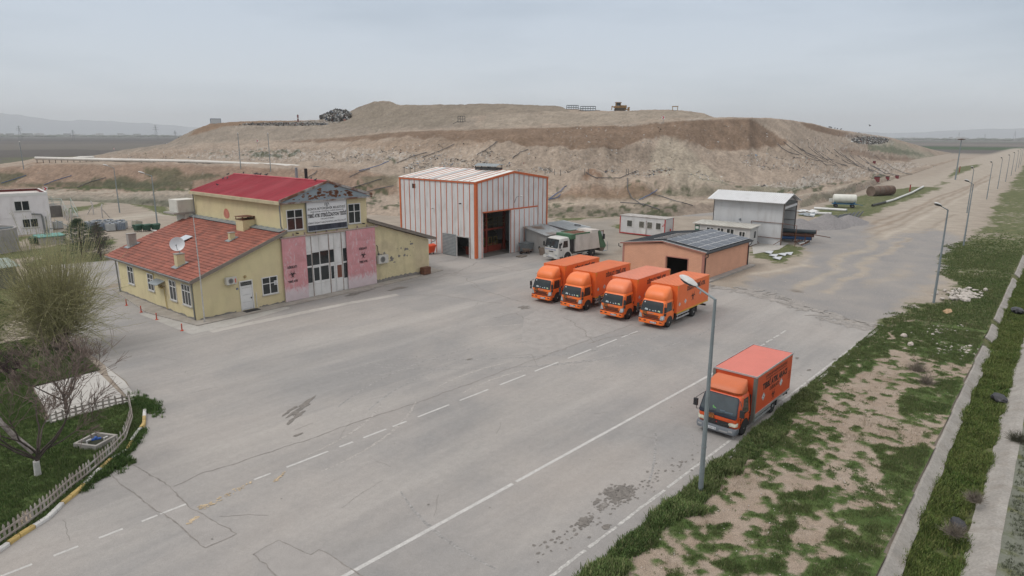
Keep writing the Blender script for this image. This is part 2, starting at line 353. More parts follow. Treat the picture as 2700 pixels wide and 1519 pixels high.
for P, k in (([(1880, 640), (1960, 668), (2040, 640), (2030, 625), (1960, 612), (1900, 625)], .8), ([(2000, 545), (2110, 500), (2290, 470), (2380, 472), (2330, 490), (2240, 520), (2200, 545), (2100, 550)], .72),
             ([(1530, 575), (1640, 590), (1660, 575), (1560, 562)], .75), ([(1370, 540), (1560, 530), (1560, 545), (1400, 558)], .7),
             ([(60, 670), (300, 672), (290, 640), (100, 625)], .9), ([(-60, 665), (290, 615), (290, 600), (150, 615), (-60, 650)], .95), ([(-60, 625), (150, 590), (220, 575), (80, 592), (-60, 610)], .8),
             ([(130, 530), (200, 520), (280, 500), (240, 525), (150, 545)], .75), ([(320, 500), (420, 520), (470, 540), (430, 545), (330, 515)], .8), ([(-60, 720), (110, 700), (130, 690), (60, 760), (-60, 860)], .9),
             ([(160, 700), (300, 690), (290, 660), (200, 665)], .9), ([(0, 395), (230, 392), (60, 412), (-60, 420)], .5),
             ([(2380, 452), (2460, 420), (2470, 412), (2410, 420)], .85), ([(2330, 480), (2390, 460), (2370, 455)], .7)):
    addm(grass, P, 2.5, k)
inch = (U0 > .8) & (U0 < 3.3) & (FX < 400); grass = np.where(inch, .85, grass)
paint(lin(128, 112, 92), inch*.6)
verts = np.stack([FX, FY, Zg.ravel()], 1)
go = npmesh('ground', verts, gridfaces(*X.shape)[:, ::-1], GM, col, smooth=True, kind='structure')
ma = go.data.attributes.new('Msk', 'FLOAT_COLOR', 'POINT'); ma.data.foreach_set('color', np.stack([grass, gravel, grass*0, grass*0+1], 1).astype(np.float32).ravel())
# ------------------------------------------------------------------ asphalt of the road and the yard
KERB = [(-26, 4), (-12, 14.4), (-3, 21.3), (3.32, 26.13), (4.03, 26.65), (5.06, 27.23), (5.72, 27.96), (6.45, 28.57), (7.32, 29.52), (8.22, 30.41), (9.03, 30.86), (9.72, 32.04), (10.58, 33.2), (11.29, 35.03), (11.39, 36.51), (12.13, 40.28), (12.24, 43.82), (12.36, 45.93), (12.4, 50.9), (12.6, 60), (13.5, 70)]
def rough(P, amp=.35, step=.5, seed=1):
    o = []
    for (x0, y0), (x1, y1) in zip(P[:-1], P[1:]):
        n = max(1, int(math.hypot(x1-x0, y1-y0)/step))
        for i in range(n):
            t = i/n; x = x0+(x1-x0)*t; y = y0+(y1-y0)*t
            o.append((x+amp*2*(float(fbm(x, y, .8, 3, seed))-.5), y+amp*2*(float(fbm(x, y, .8, 3, seed+5))-.5)))
    o.append(P[-1]); return o
edge_r = [(-26, 10.55), (5, 10.45)]
far_e = rough([(53.2, 10.35), (54.4, 13.65), (57, 18.3), (59.2, 22.6), (58, 26), (56.5, 29), (57.3, 35.3), (60, 42), (62.6, 46.2), (60.8, 49), (66, 51.9), (66, 66), (52, 68), (45, 64), (36, 69), (25, 82)], .45)
asp = edge_r+far_e+rough([(25, 82), (19, 84), (13.5, 70)], .4)+KERB[::-1][1:]
def asphalt_material():
    m = bpy.data.materials.new('asphalt'); m.use_nodes = True; t = m.node_tree; p = t.nodes['Principled BSDF']; l = t.links.new
    p.inputs['Roughness'].default_value = .88; p.inputs['Specular IOR Level'].default_value = .25
    tc = N(t, 'ShaderNodeTexCoord')
    def noise(sc, d=6, ms=(1, 1, 1), rot=0., rough=.6):
        q = N(t, 'ShaderNodeMapping'); q.inputs['Scale'].default_value = ms; q.inputs['Rotation'].default_value = (0, 0, rot); l(tc.outputs['Object'], q.inputs[0])
        n = N(t, 'ShaderNodeTexNoise'); n.inputs['Scale'].default_value = sc; n.inputs['Detail'].default_value = d; n.inputs['Roughness'].default_value = rough; n.inputs['Distortion'].default_value = .3; l(q.outputs[0], n.inputs[0]); return n.outputs[0]
    def rng(x, a, b, c, d):
        r = N(t, 'ShaderNodeMapRange'); r.inputs[1].default_value = a; r.inputs[2].default_value = b; r.inputs[3].default_value = c; r.inputs[4].default_value = d; l(x, r.inputs[0]); return r.outputs[0]
    def mul(a, b):
        q = N(t, 'ShaderNodeMath', operation='MULTIPLY'); l(a, q.inputs[0]); l(b, q.inputs[1]); return q.outputs[0]
    def mixc(f, a, b):
        q = N(t, 'ShaderNodeMixRGB'); l(f, q.inputs[0])
        for i, c in ((1, a), (2, b)):
            if isinstance(c, tuple): q.inputs[i].default_value = (*c, 1)
            else: l(c, q.inputs[i])
        return q.outputs[0]
    c = mixc(rng(noise(.11, 5), .38, .62, 0, 1), (.245, .238, .232), (.312, .292, .274))
    c = mixc(rng(noise(.35, 6, (.22, 1, 1), rot=.25), .5, .72, 0, .55), c, (.355, .335, .312))
    c = mixc(rng(noise(.3, 6, (.12, 1, 1)), .5, .7, 0, .5), c, (.365, .345, .322))
    c = mixc(rng(noise(.5, 8, (.3, 1, 1), rot=-.5), .55, .75, 0, .5), c, (.25, .242, .235))
    c = mixc(rng(noise(.05, 4), .55, .7, 0, .5), c, (.32, .285, .255))
    c = mixc(rng(noise(2.6, 5, rough=.7), .66, .74, 0, .35), c, (.21, .20, .195))
    f = mul(mul(rng(noise(30, 3, rough=.8), .3, .7, .86, 1.14), rng(noise(3.5, 4), .3, .7, .95, 1.05)), rng(noise(.7, 6, (.09, 1, 1)), .3, .7, .93, 1.07))
    v = N(t, 'ShaderNodeVectorMath', operation='SCALE'); l(c, v.inputs[0]); l(f, v.inputs['Scale']); l(v.outputs[0], p.inputs['Base Color'])
    b = N(t, 'ShaderNodeBump'); b.inputs['Strength'].default_value = .4; b.inputs['Distance'].default_value = .01; l(noise(25, 4), b.inputs['Height']); l(b.outputs[0], p.inputs['Normal'])
    return m
ASP = asphalt_material()
bm = bmesh.new(); vs = [bm.verts.new((x, y, .02)) for x, y in asp]; f_ = bm.faces.new(vs); bmesh.ops.triangulate(bm, faces=[f_]); bm.normal_update()
for f in bm.faces:
    if f.normal.z < 0: f.normal_flip()
me = bpy.data.meshes.new('asphalt_yard'); bm.to_mesh(me); bm.free(); me.materials.append(ASP); o = bpy.data.objects.new('asphalt_yard', me); C.objects.link(o); o['kind'] = 'structure'
# markings
PAINT = mat('road_paint', (.45, .44, .425), .8, .12, 3, fleck=.12, bscale=9)
PAINT2 = mat('worn_road_paint', (.40, .39, .372), .85, .12, 3, fleck=.25, bscale=5)
def strip(mb, p, q, wd, z=.024, seg=.5, wob=0.):
    p = Vector((*p[:2], z)); q = Vector((*q[:2], z)); d = (q-p); n = max(1, int(d.length/seg)); d.normalize(); s = Vector((-d.y, d.x, 0))*wd/2
    vs = []
    for i in range(n+1):
        c = p.lerp(q, i/n); o = s*(1+wob*random.uniform(-1, 1)); o2 = s*(1+wob*random.uniform(-1, 1)); vs += [c-o2, c+o]
    mb.add(vs, [(2*i, 2*i+2, 2*i+3, 2*i+1) for i in range(n)])
mb = MB()
strip(mb, (-5, 16.85), (18.4, 16.03), .17, wob=.06); strip(mb, (18.62, 16.03), (35.4, 15.47), .16, wob=.08); strip(mb, (35.4, 15.47), (43, 15.33), .15, wob=.15)
struct(mb, 'centre_line', PAINT)
mb = MB()
for a, b in ((3.0, 3.88), (4.58, 5.21), (5.95, 6.62), (7.35, 7.8), (8.0, 8.86)): strip(mb, (a-.1, 24.68-.02*a), (b, 24.68-.02*b), .11, wob=.1)
dd = [(11.51, 12.24), (12.95, 14.98), (15.56, 16.28), (16.86, 18.17), (18.56, 19.4), (20.13, 22.25), (23.02, 25.2), (26.15, 28.37), (29.21, 31.49), (32.46, 35.01), (35.63, 38.05), (38.64, 40.76)]
for a, b in dd: strip(mb, (a, 24.7-.037*a+max(0, a-20)*.01), (b, 24.7-.037*b+max(0, b-20)*.01), .12, wob=.12)
struct(mb, 'dashed_line', PAINT)
mb = MB(); x = -5.
while x < 50:
    l_ = random.uniform(1.5, 4)
    strip(mb, (x, 11.62-.023*x), (x+l_*.93, 11.62-.023*(x+l_)), .12, seg=.2, wob=.35 if 8 < x < 19 else .12); x += l_
for s in range(4): strip(mb, (43+s*1.4, 15.33), (44+s*1.4, 15.3), .12, seg=.2, wob=.5)
struct(mb, 'edge_line', PAINT2)
# cracks, joints, patches and stains
CR = mat('crack_filler', (.205, .188, .175), .95, .25, 5); PATCH = mat('asphalt_patch', (.29, .274, .26), .92, .10, 1.5, fleck=.3, bscale=25); OIL = mat('oil_stain', (.165, .15, .135), .75, .3, 5); PALE = mat('pale_concrete_apron', (.375, .36, .335), .9, .1, .7, dirt=.25, bscale=12, fleck=.12)
def crack(mb, P, wd=.05, amp=.12, z=.026, seed=0, step=.25):
    pts = []
    for (x0, y0), (x1, y1) in zip(P[:-1], P[1:]):
        n = max(1, int(math.hypot(x1-x0, y1-y0)/step))
        for i in range(n): pts.append((x0+(x1-x0)*i/n, y0+(y1-y0)*i/n))
    pts.append(P[-1]); q = [(x+amp*2*(float(fbm(x, y, 1.6, 3, seed))-.5)+random.uniform(-.03, .03), y+amp*2*(float(fbm(x, y, 1.6, 3, seed+7))-.5)+random.uniform(-.03, .03)) for x, y in pts]
    vs = []
    for i, (x, y) in enumerate(q):
        a = q[max(i-1, 0)]; b = q[min(i+1, len(q)-1)]; d = Vector((b[0]-a[0], b[1]-a[1], 0)).normalized(); w = wd*random.uniform(.3, 1.1)/2
        vs += [(x+d.y*w, y-d.x*w, z), (x-d.y*w, y+d.x*w, z)]
    mb.add(vs, [(2*i, 2*i+2, 2*i+3, 2*i+1) for i in range(len(q)-1)])
mb = MB()
crack(mb, [(8.99, 19.6), (10.01, 19.72), (10.29, 18.08), (10.68, 18.15), (10.85, 15.2)], .06, .03); crack(mb, [(8.99, 19.6), (9.0, 17.5), (8.7, 16)], .05, .12)
crack(mb, [(8.63, 29.65), (9.01, 26.32), (8.91, 25.81), (8.84, 24.04), (9.23, 21.15), (8.05, 21.17), (8.06, 23.36), (7.86, 25.35), (7.71, 29.1)], .07, .06)
crack(mb, [(9.08, 26.24), (10.46, 26.35), (12.41, 26.14), (14.96, 25.88), (16.78, 25.81), (21.18, 25.38), (26, 25.2), (33, 25.0), (42, 24.6)], .07, .14)
crack(mb, gw([(1480, 865), (1530, 850), (1610, 838)]), .12, .1)
for P in ([(1185, 718), (1240, 740), (1320, 760)], [(1190, 700), (1130, 690), (1090, 700)], [(1205, 720), (1170, 700)], [(1230, 665), (1300, 680), (1360, 690)], [(1100, 690), (1250, 686), (1370, 672)], [(1140, 690), (1190, 668), (1200, 660)],
          [(1240, 800), (1300, 790), (1330, 806)], [(1420, 800), (1470, 830), (1490, 860)], [(300, 740), (440, 790)], [(900, 735), (1080, 700), (1180, 690)], [(1000, 745), (1100, 742), (1260, 765)], [(1090, 660), (1140, 655), (1170, 640)]): crack(mb, gw(P), .1, .35, step=.3)
for k in range(70):
    x = random.uniform(4, 52); y = random.uniform(11.5, 48)
    if y > 26 and x < 12: continue
    a = random.gauss(0, .5)+(.9 if random.random() < .25 else 0); l_ = random.uniform(.4, 2.5); crack(mb, [(x, y), (x+l_*math.cos(a), y+l_*math.sin(a))], random.uniform(.015, .035), .1, seed=k)
struct(mb, 'asphalt_cracks', CR)
BZ = [0]
def blob(mb, x, y, rx, ry, z=.0265, ang=0., n=26, rag=.45, seed=0):
    ps = []; rn = random.Random(seed); BZ[0] = (BZ[0]+1) % 60; z += BZ[0]*.00025
    ph = [rn.uniform(0, 6.3) for _ in range(6)]
    for k in range(n):
        a = 2*PI*k/n; r = 1+rag*(.5*math.sin(2*a+ph[0])+.35*math.sin(3*a+ph[1])+.3*math.sin(5*a+ph[2])+.25*math.sin(9*a+ph[3]))*.6+rn.uniform(-.1, .1)
        u, v = rx*r*math.cos(a), ry*r*math.sin(a); ps.append((x+u*math.cos(ang)-v*math.sin(ang), y+u*math.sin(ang)+v*math.cos(ang), z))
    mb.add(ps, [tuple(range(n))])
mb = MB(); mbs = MB()
for u, v, rx, ry, n_ in ((1562, 1243, .62, .36, 420), (1530, 1238, .3, .2, 70), (1470, 1315, .32, .2, 120), (1525, 1327, .15, .1, 40), (1518, 1275, .25, .13, 60), (1500, 1265, .2, .1, 40)):
    p = G(u, v); blob(mbs, p.x, p.y, rx*.95, ry*.95, z=.0228, ang=.2, rag=.8, seed=u, n=40); blob(mbs, p.x+rx*.2, p.y, rx*.6, ry*.6, z=.0232, ang=1, rag=.9, seed=u+1, n=40)
    for q in range(n_): blob(mb, p.x+random.gauss(0, rx*.55), p.y+random.gauss(0, ry*.55), random.uniform(.02, .09), random.uniform(.02, .06), ang=random.uniform(-.6, .6), seed=q, n=8)
for k in range(110):
    t = random.random(); p = G(1340+t*420, 1400-t*260+random.gauss(0, 22)*(1-.4*t)); blob(mb, p.x, p.y, random.uniform(.02, .1), random.uniform(.015, .06), seed=k, n=9)
for u, v in ((2005, 902), (2035, 932), (2100, 905), (1965, 1075), (1800, 1000), (750, 1095), (1330, 776), (1180, 905)): p = G(u, v); blob(mb, p.x, p.y, .22, .1, seed=v)
for k in range(140):
    x = random.uniform(6, 54); y = random.uniform(11, 48)
    if x > 13 or y < 24: blob(mb, x, y, random.uniform(.015, .06), random.uniform(.015, .04), seed=k, n=7)
for u, v, rx, ry in ((760, 1025, 1.0, .22), (745, 1050, .65, .16), (730, 1034, .5, .12), (1365, 688, .9, .4), (1318, 774, .6, .35), (900, 738, 1.6, .3), (1000, 727, 1.3, .25), (1060, 688, .8, .6)):
    p = G(u, v); blob(mb, p.x, p.y, rx, ry, ang=.5 if u < 800 else 0, seed=u, rag=1.1)
struct(mb, 'asphalt_stains', OIL); struct(mbs, 'faint_stains', mat('faint_stain', (.215, .20, .185), .85, .3, 3, fleck=.3, bscale=9))
mb = MB(); mb2 = MB(); rn = random.Random(31)
for k in range(26):
    cx, cy = rn.choice([(30, 58), (26, 14), (44, 44), (14, 34), (38, 52)]); r_ = rn.uniform(9, 24); a0 = rn.uniform(0, 2*PI); da = rn.uniform(.3, .9); q = mb if k % 3 else mb2
    for r2 in (r_, r_+1.75):
        pp = [(cx+r2*math.cos(a0+da*i/22), cy+r2*math.sin(a0+da*i/22)) for i in range(23)]
        pp = [p for p in pp if 11.8 < p[1] < (33 if p[0] < 41.5 or p[0] > 43 else 21) and 13.5 < p[0] < 51 and not (p[0] > 41 and p[1] > 20)]
        for i, (a, b) in enumerate(zip(pp[:-1], pp[1:])):
            if math.dist(a, b) < 2.2: strip(q, a, b, .16*(1-abs(i/22-.5)), z=.0222+k*.00002, seg=.3, wob=.35)
struct(mb, 'tyre_marks', mat('tyre_mark', (.252, .243, .235), .9, .2, 3, fleck=.25, bscale=6)); struct(mb2, 'dust_tracks', mat('dust_track', (.315, .296, .277), .9, .15, 3, fleck=.25, bscale=6))
mb = MB(); mb.add([(*p, .0225) for p in [(8.99, 19.6), (10.01, 19.72), (10.29, 18.08), (10.68, 18.15), (10.85, 15.2), (8.5, 15.2), (9.0, 17.5)]], [tuple(range(7))])
mb.add([(*p, .0225) for p in [(8.63, 29.3), (9.01, 26.32), (8.91, 25.81), (8.84, 24.04), (9.23, 21.15), (8.05, 21.17), (8.06, 23.36), (7.86, 25.35), (7.9, 29.0)]], [tuple(range(9))])
mb.add([(*p, .0225) for p in [(32, 25.2), (52, 24.2), (52.5, 27.5), (44, 33.5), (38, 32), (33, 28)]], [tuple(range(6))])
struct(mb, 'asphalt_patches', PATCH)
YEL = mat('worn_orange_paint', (.42, .33, .22), .85, .3, 2, fleck=.5)
mb = MB()
for (u, v, u2, v2, wd) in ((545, 1262, 630, 1215, .22), (500, 1282, 540, 1265, .2), (470, 1320, 500, 1300, .12), (690, 1215, 715, 1190, .08)):
    for k in range(34):
        t = random.random(); p = G(u+(u2-u)*t, v+(v2-v)*t); blob(mb, p.x+random.gauss(0, wd*.4), p.y+random.gauss(0, wd*.4), random.uniform(.02, .07), random.uniform(.02, .05), z=.0245, seed=k+int(u), n=8)
struct(mb, 'orange_paint_marks', YEL)
# tyre scuffs: broad pale arcs in the yard dust
DUST = mat('yard_dust', (.385, .362, .335), .95, .14, .6, fleck=.15)
mb = MB()
for P, wd in (([(530, 835), (700, 800), (880, 763), (1000, 742)], .75),): 
    q = gw(P)
    for a, b in zip(q[:-1], q[1:]): strip(mb, a, b, wd, z=.0235, seg=.4, wob=.12)
struct(mb, 'yard_joint', DUST)
# apron round the building, kerb
mb = MB(); ap = [(19.81, 66.17), (18.77, 55.36), (19.84, 48.57), (27.22, 48.9), (37.27, 49.0), (46.3, 50.2), (46.3, 62), (45, 66)]
mb.prism([(x, y, .0) for x, y in ap], (0, 0, .09)); struct(mb, 'building_apron', mat('apron_concrete', (.31, .285, .255), .9, .16, 1.2, dirt=.4, fleck=.15))
mb = MB(); mb.add([(*p, .028) for p in [(18.6, 46.75), (18.25, 55.4), (18.75, 55.3), (19.84, 48.55), (27.2, 48.88), (27.3, 48.2), (21.7, 46.9)]], [tuple(range(7))]); struct(mb, 'pale_apron', PALE)
mb = MB()
KP = KERB[1:14]; tot = 0; seg = []
for (x0, y0), (x1, y1) in zip(KP[:-1], KP[1:]):
    l_ = math.hypot(x1-x0, y1-y0); n = max(1, round(l_/.5))
    for i in range(n): seg.append((x0+(x1-x0)*i/n, y0+(y1-y0)*i/n))
seg.append(KP[-1]); acc = 0.; state = 0; nxt = 1.
for a, b in zip(seg[:-1], seg[1:]):
    d = Vector((b[0]-a[0], b[1]-a[1], 0)); acc += d.length
    if acc > nxt: state = 1-state; nxt = acc+random.choice([.5, 1., 1., 1.5])
    n = Vector((-d.y, d.x, 0)).normalized()*.15; g_ = d.normalized()*.012; A = Vector((*a, 0))+g_; B = Vector((*b, 0))-g_
    if random.random() < .06 and a[0] > 6: continue
    mb.slot(state); h = .16+random.uniform(-.02, .01)
    mb.loft([[A, B, B+n, A+n], [A+n*.0+Vector((0,0,h*.8)), B+Vector((0,0,h*.8)), B+n+Vector((0,0,h*.8)), A+n+Vector((0,0,h*.8))], [A+n*.2+Vector((0,0,h)), B+n*.2+Vector((0,0,h)), B+n+Vector((0,0,h)), A+n+Vector((0,0,h))]])
struct(mb, 'kerb', [mat('kerb_white', (.58, .57, .55), .85, .12, 5, dirt=.5), mat('kerb_yellow', (.50, .36, .13), .85, .15, 5, dirt=.5)])
mb = MB()
for x0 in np.arange(-4, 53, 1.0):
    if random.random() < .8: mb.box(x0, x0+.97, 10.18+random.uniform(-.02, .02), 10.36, -.05, .10+random.uniform(-.02, .02))
struct(mb, 'verge_kerb', CONC)
mb = MB(); k = 0
for a, b in zip(far_e[:60:1], far_e[1:61]):
    for q in range(3): k += 1; blob(mb, a[0]+random.gauss(-.3, .6), a[1]+random.gauss(0, .4), random.uniform(.2, .9), random.uniform(.1, .4), z=.03, seed=k, rag=1.2, ang=random.uniform(0, 3))
struct(mb, 'dust_drift', mat('drifted_dust', (.262, .243, .225), .95, .2, 1.5, fleck=.3, bscale=12))
# ------------------------------------------------------------------ drainage channel
mb = MB(); rn = random.Random(3)
def chan(prof, jag, gaps=(), x0=-4, x1=150):
    xs = np.arange(x0, x1, .35); ringl = []
    for x in xs:
        s = float(shear(np.array(x))); j = (float(fbm(x, 0, .5, 4, int(jag*100)))-.5)*jag; ringl.append([Vector((x, y+s+(j if i == len(prof)-1 else j*.3), z)) for i, (y, z) in enumerate(prof)])
    st = 0
    for i in range(1, len(xs)):
        if any(a < xs[i] < b for a, b in gaps):
            if i-st > 1: mb.loft([[p for p in r]+[p-Vector((0, 0, .1)) for p in r[::-1]] for r in ringl[st:i]])
            st = i+1
    if len(xs)-st > 1: mb.loft([[p for p in r]+[p-Vector((0, 0, .1)) for p in r[::-1]] for r in ringl[st:]])
chan([(3.38, .0), (3.28, .015), (2.88, -.28)], .35, ((54, 56), (61, 62.5), (83, 85), (100, 104)))
chan([(.42, .01), (.7, .02), (1.38, -.36)], .35, ((75, 82), (118, 121)))
struct(mb, 'drainage_channel', mat('channel_concrete', (.285, .268, .245), .92, .15, .9, bump=.02, bscale=6, dirt=.45, fleck=.12), smooth=False)
# ================================================================== LANDFILL MOUND (profile lines measured across the photograph, each at its own distance)
def PL(*p): return np.array(p, float)
r0 = PL((-150,520),(0,505),(150,505),(300,512),(400,520),(480,525),(700,530),(1000,545),(1200,552),(1400,550),(1560,547),(1700,545),(1800,535),(1900,532),(2004,527),(2080,508),(2149,487),(2220,460),(2293,440),(2350,420),(2400,404),(2450,398))
r1 = PL((-150,497),(0,487),(150,485),(300,486),(480,488),(700,495),(1000,517),(1200,522),(1400,520),(1560,517),(1700,512),(1800,510),(1900,505),(2004,499),(2080,480),(2149,462),(2220,448),(2293,435),(2350,417.5),(2400,402.5),(2450,397.3))
r2 = PL((-150,478),(0,473),(250,474),(480,478),(700,480),(1000,505),(1200,508),(1400,507),(1560,505),(1700,503),(1800,500),(1900,497),(2004,491),(2080,476),(2149,459.5),(2220,446.5),(2293,434),(2350,417),(2400,402),(2450,397.2))
z2 = PL((-150,2.2),(480,2.1),(1000,1.6),(1400,1.3),(1900,1.2),(2004,1.1),(2293,.4),(2400,0),(2450,0))
r3 = PL((-150,434),(0,427),(60,419),(85,414),(250,413),(480,418),(700,422),(900,428),(1000,437),(1200,436),(1400,437),(1560,440),(1700,440),(1800,455),(1900,470),(2004,476),(2080,465),(2149,453),(2220,442),(2293,431),(2350,415.5),(2400,401),(2450,396.8))
f3 = PL((-150,14),(800,14),(1000,18),(1700,20),(2000,12),(2300,5),(2450,3))
r4z = PL((-150,-.5),(60,.2),(1800,.3),(2400,.1),(2450,0))
r4 = PL((-150,427),(0,420),(60,411),(85,405),(230,398),(400,399),(600,400),(800,408),(1000,428),(1200,430),(1400,432),(1700,434),(1800,448),(1900,463),(2004,470),(2080,460),(2149,449),(2220,439),(2293,429),(2350,414.5),(2400,400.5),(2450,396.5))
r5 = PL((-150,426),(0,419.5),(60,410.5),(85,404.6),(230,396.5),(300,388),(420,378),(518,372),(700,376),(859,368),(1025,355),(1200,358),(1308,361),(1425,369),(1559,373),(1680,373),(1845,377),(1962,370),(2050,385),(2150,398),(2240,402),(2300,404),(2350,402),(2400,398),(2450,396.2))
r6 = PL((-150,425.8),(0,419.2),(60,410.2),(85,404.3),(230,395.5),(300,381),(420,365),(518,358),(700,352),(859,344),(1025,329),(1325,321),(1525,316),(1717,302),(1885,296.5),(1940,298),(1990,302),(2050,312),(2100,326),(2160,335),(2240,347),(2300,363),(2350,379),(2400,394),(2450,396))
f6 = PL((-150,215),(85,262),(230,390),(420,330),(518,290),(859,235),(1025,200),(1325,180),(1525,180),(1717,190),(1885,205),(1990,252),(2100,320),(2240,420),(2350,520),(2400,580),(2450,610))
r8 = PL((230,395.3),(300,380.6),(420,363),(455,345),(490,326),(530,314),(600,309),(700,307),(800,305),(860,300),(900,298),(1000,297),(1100,294),(1218,289),(1341,284),(1508,280.5),(1648,276.6),(1717,279),(1772,287),(1797,296),(1885,296.3),(1940,297.8),(2100,325.8),(2240,346.8),(2350,378.8),(2450,395.8))
f8 = PL((-150,4),(230,10),(420,20),(518,34),(900,38),(1025,34),(1700,28),(1797,14),(1900,8),(2450,8))
r10 = PL((230,395.2),(300,380.4),(420,362.6),(455,344),(490,325),(530,311.5),(600,306),(700,304),(800,302.5),(830,297),(870,285),(900,270),(925,262),(940,256.5),(965,254),(985,256.5),(1000,262.5),(1008,264),(1092,264),(1225,261),(1325,263),(1408,268),(1425,273.5),(1480,279.3),(1508,280.3),(1648,276.4),(1717,278.8),(1772,286.8),(1797,295.8),(1885,296.2),(1940,297.6),(2100,325.6),(2240,346.6),(2350,378.6),(2450,395.6))
f10 = PL((-150,3),(400,8),(900,30),(1225,32),(1408,26),(1500,8),(2450,8))
UC = np.arange(-150, 2451, 3.); I = lambda t: np.interp(UC, t[:, 0], t[:, 1])
DR = [ray(u, 400)[0] for u in UC]
def rowpts(V, f=None, z=None):
    o = np.zeros((len(UC), 3)); ff = np.zeros(len(UC))
    for i, u in enumerate(UC):
        d, y = ray(u, V[i]); t = f[i]/y if f is not None else (z[i]-HC)/d.z
        o[i] = (d.x*t, d.y*t, HC+d.z*t); ff[i] = t*y
    return o, ff
zz = np.zeros(len(UC))
P0, F0 = rowpts(I(r0), z=zz-.05); P1, F1 = rowpts(I(r1), f=F0+np.interp(UC, [-150, 2100, 2300, 2450], [6, 6, 4, 2]))
F2 = None
P2, F2 = rowpts(I(r2), z=np.minimum(I(z2), P1[:, 2]-.05)); F2 = np.maximum(F2, F1+1.5); P2, F2 = rowpts(I(r2), f=F2)
P3, F3 = rowpts(I(r3), f=F2+I(f3))
F6 = np.maximum(I(f6), F3+12)
P4, F4 = rowpts(I(r4), z=np.minimum(P3[:, 2]+I(r4z), 13)); F4 = np.clip(F4, F3+2, F6-8); P4, F4 = rowpts(I(r4), f=F4)
F5 = np.clip(F6-np.interp(UC, [-150, 230, 518, 859, 1025, 1900, 2100, 2300, 2450], [1, 8, 26, 24, 18, 20, 80, 60, 10]), F4+2, F6-1); P5, F5 = rowpts(I(r5), f=F5)
P6, F6 = rowpts(I(r6), f=F6)
def shift(Pp, F, df, dz):
    Q = Pp.copy(); k = (F+df)/F; Q[:, 0] *= k; Q[:, 1] *= k; Q[:, 2] += dz; return Q, F+df
P7, F7 = shift(P6, F6, np.interp(UC, [-150, 500, 900, 2450], [1, 1, 8, 3]), np.interp(UC, [-150, 500, 900, 1800, 1900], [0, 0, .3, .2, -.1]))
P8, F8 = rowpts(I(r8) if True else None, f=F7+I(f8)); L_ = UC < 230
P8[L_], F8[L_] = shift(P7, F7, 3., 0)[0][L_], (F7+3)[L_]
P9, F9 = shift(P8, F8, 10., .15)
P10, F10 = rowpts(I(r10), f=F9+I(f10)); P10[L_], F10[L_] = shift(P9, F9, 3., 0)[0][L_], (F9+3)[L_]
P11, F11 = shift(P10, F10, np.interp(UC, [-150, 230, 600, 2200, 2450], [5, 8, 50, 40, 6]), -.4); P12, F12 = shift(P11, F11, 90., 0); P12[:, 2] = -2
rows = [P0, P1, P2, P3, P4, P5, P6, P7, P8, P9, P10, P11, P12]; subs = [8, 6, 14, 10, 22, 16, 4, 16, 5, 14, 5, 4]
VR = [I(r0), I(r1), I(r2), I(r3), I(r4), I(r5), I(r6), I(r6)-.1, I(r8), I(r8)-.1, I(r10), I(r10), I(r10)]
lines = []; VV = []; SL = []
for k in range(12):
    for j in range(subs[k]):
        t = j/subs[k]; lines.append(rows[k]*(1-t)+rows[k+1]*t); VV.append(VR[k]*(1-t)+VR[k+1]*t); SL.append(k+t)
lines.append(P12); VV.append(VR[12]); SL.append(12)
T = np.stack(lines); VV = np.stack(VV); SL = np.repeat(np.array(SL)[:, None], len(UC), 1); UU = np.repeat(UC[None, :], len(lines), 0)
amp = np.interp(SL, [0, .3, 1, 2, 2.5, 3, 4, 5, 6, 6.4, 7, 8, 9, 10, 12], [0, .3, .25, .2, .8, .2, .5, .8, .12, .1, .3, .22, .15, .25, .2])*np.clip((2420-UU)/200, 0.02, 1)*np.where(UU < 230, .25, 1)
T[:, :, 2] += amp*((fbm(T[:, :, 0], T[:, :, 1], .22, 5, 33)-.5)*3.4+(fbm(T[:, :, 0], T[:, :, 1], .7, 3, 34)-.5)*.9+(fbm(UU*.05, SL*1.6, 1., 4, 41)-.5)*.9)
# lumps in front of the mound: spoil heaps on the lower bench
def bump(u, v, ru, rv, h, pw=2):
    q = np.clip(1-(((UU-u)/ru)**2+((VV-v)/rv)**2), 0, 1); T[:, :, 2] += h*q**(pw/2)*(SL < 4.6)
for a in ((1480, 462, 75, 26, 2.6), (1330, 468, 90, 20, 1.3), (1600, 470, 60, 24, 1.6), (1700, 462, 70, 26, 2.2), (1790, 474, 60, 20, 1.2), (1110, 480, 90, 20, 1.2), (1250, 478, 60, 16, 1.), (1850, 485, 60, 12, .8)): bump(*a)
MV = T.reshape(-1, 3); uu = UU.ravel(); vv = VV.ravel()
wu = uu+(fbm(MV[:, 0], MV[:, 1], .12, 5, 51)-.5)*34; wv = vv+(fbm(MV[:, 0], MV[:, 1], .12, 5, 61)-.5)*15+(fbm(uu*.1, vv*.4, 1., 3, 63)-.5)*8
col = np.tile(lin(168, 149, 131), (uu.size, 1)); K = np.ones(uu.size)
def mp_(c, P, wd=5, k=1., sx=1.): paint(lin(*c), mask(wu*sx, wv, [(a*sx, b) for a, b in P], wd)*k)
def mpx(c, P, wd=2, k=1.):  # sharper edge
    a = uu+(fbm(uu*.08, vv*.3, 1., 4, 71)-.5)*9; b = vv+(fbm(uu*.08, vv*.3, 1., 4, 81)-.5)*4; paint(lin(*c), mask(a, b, P, wd)*k)
mp_((150, 136, 121), [(230, 398), (520, 360), (780, 352), (1000, 330), (1200, 325), (1200, 300), (900, 262), (860, 300), (500, 312)], 10)
mp_((139, 126, 110), [(860, 300), (930, 250), (1000, 258), (1430, 255), (1430, 283), (1218, 287), (1100, 320), (940, 325), (830, 318)], 8, .9)
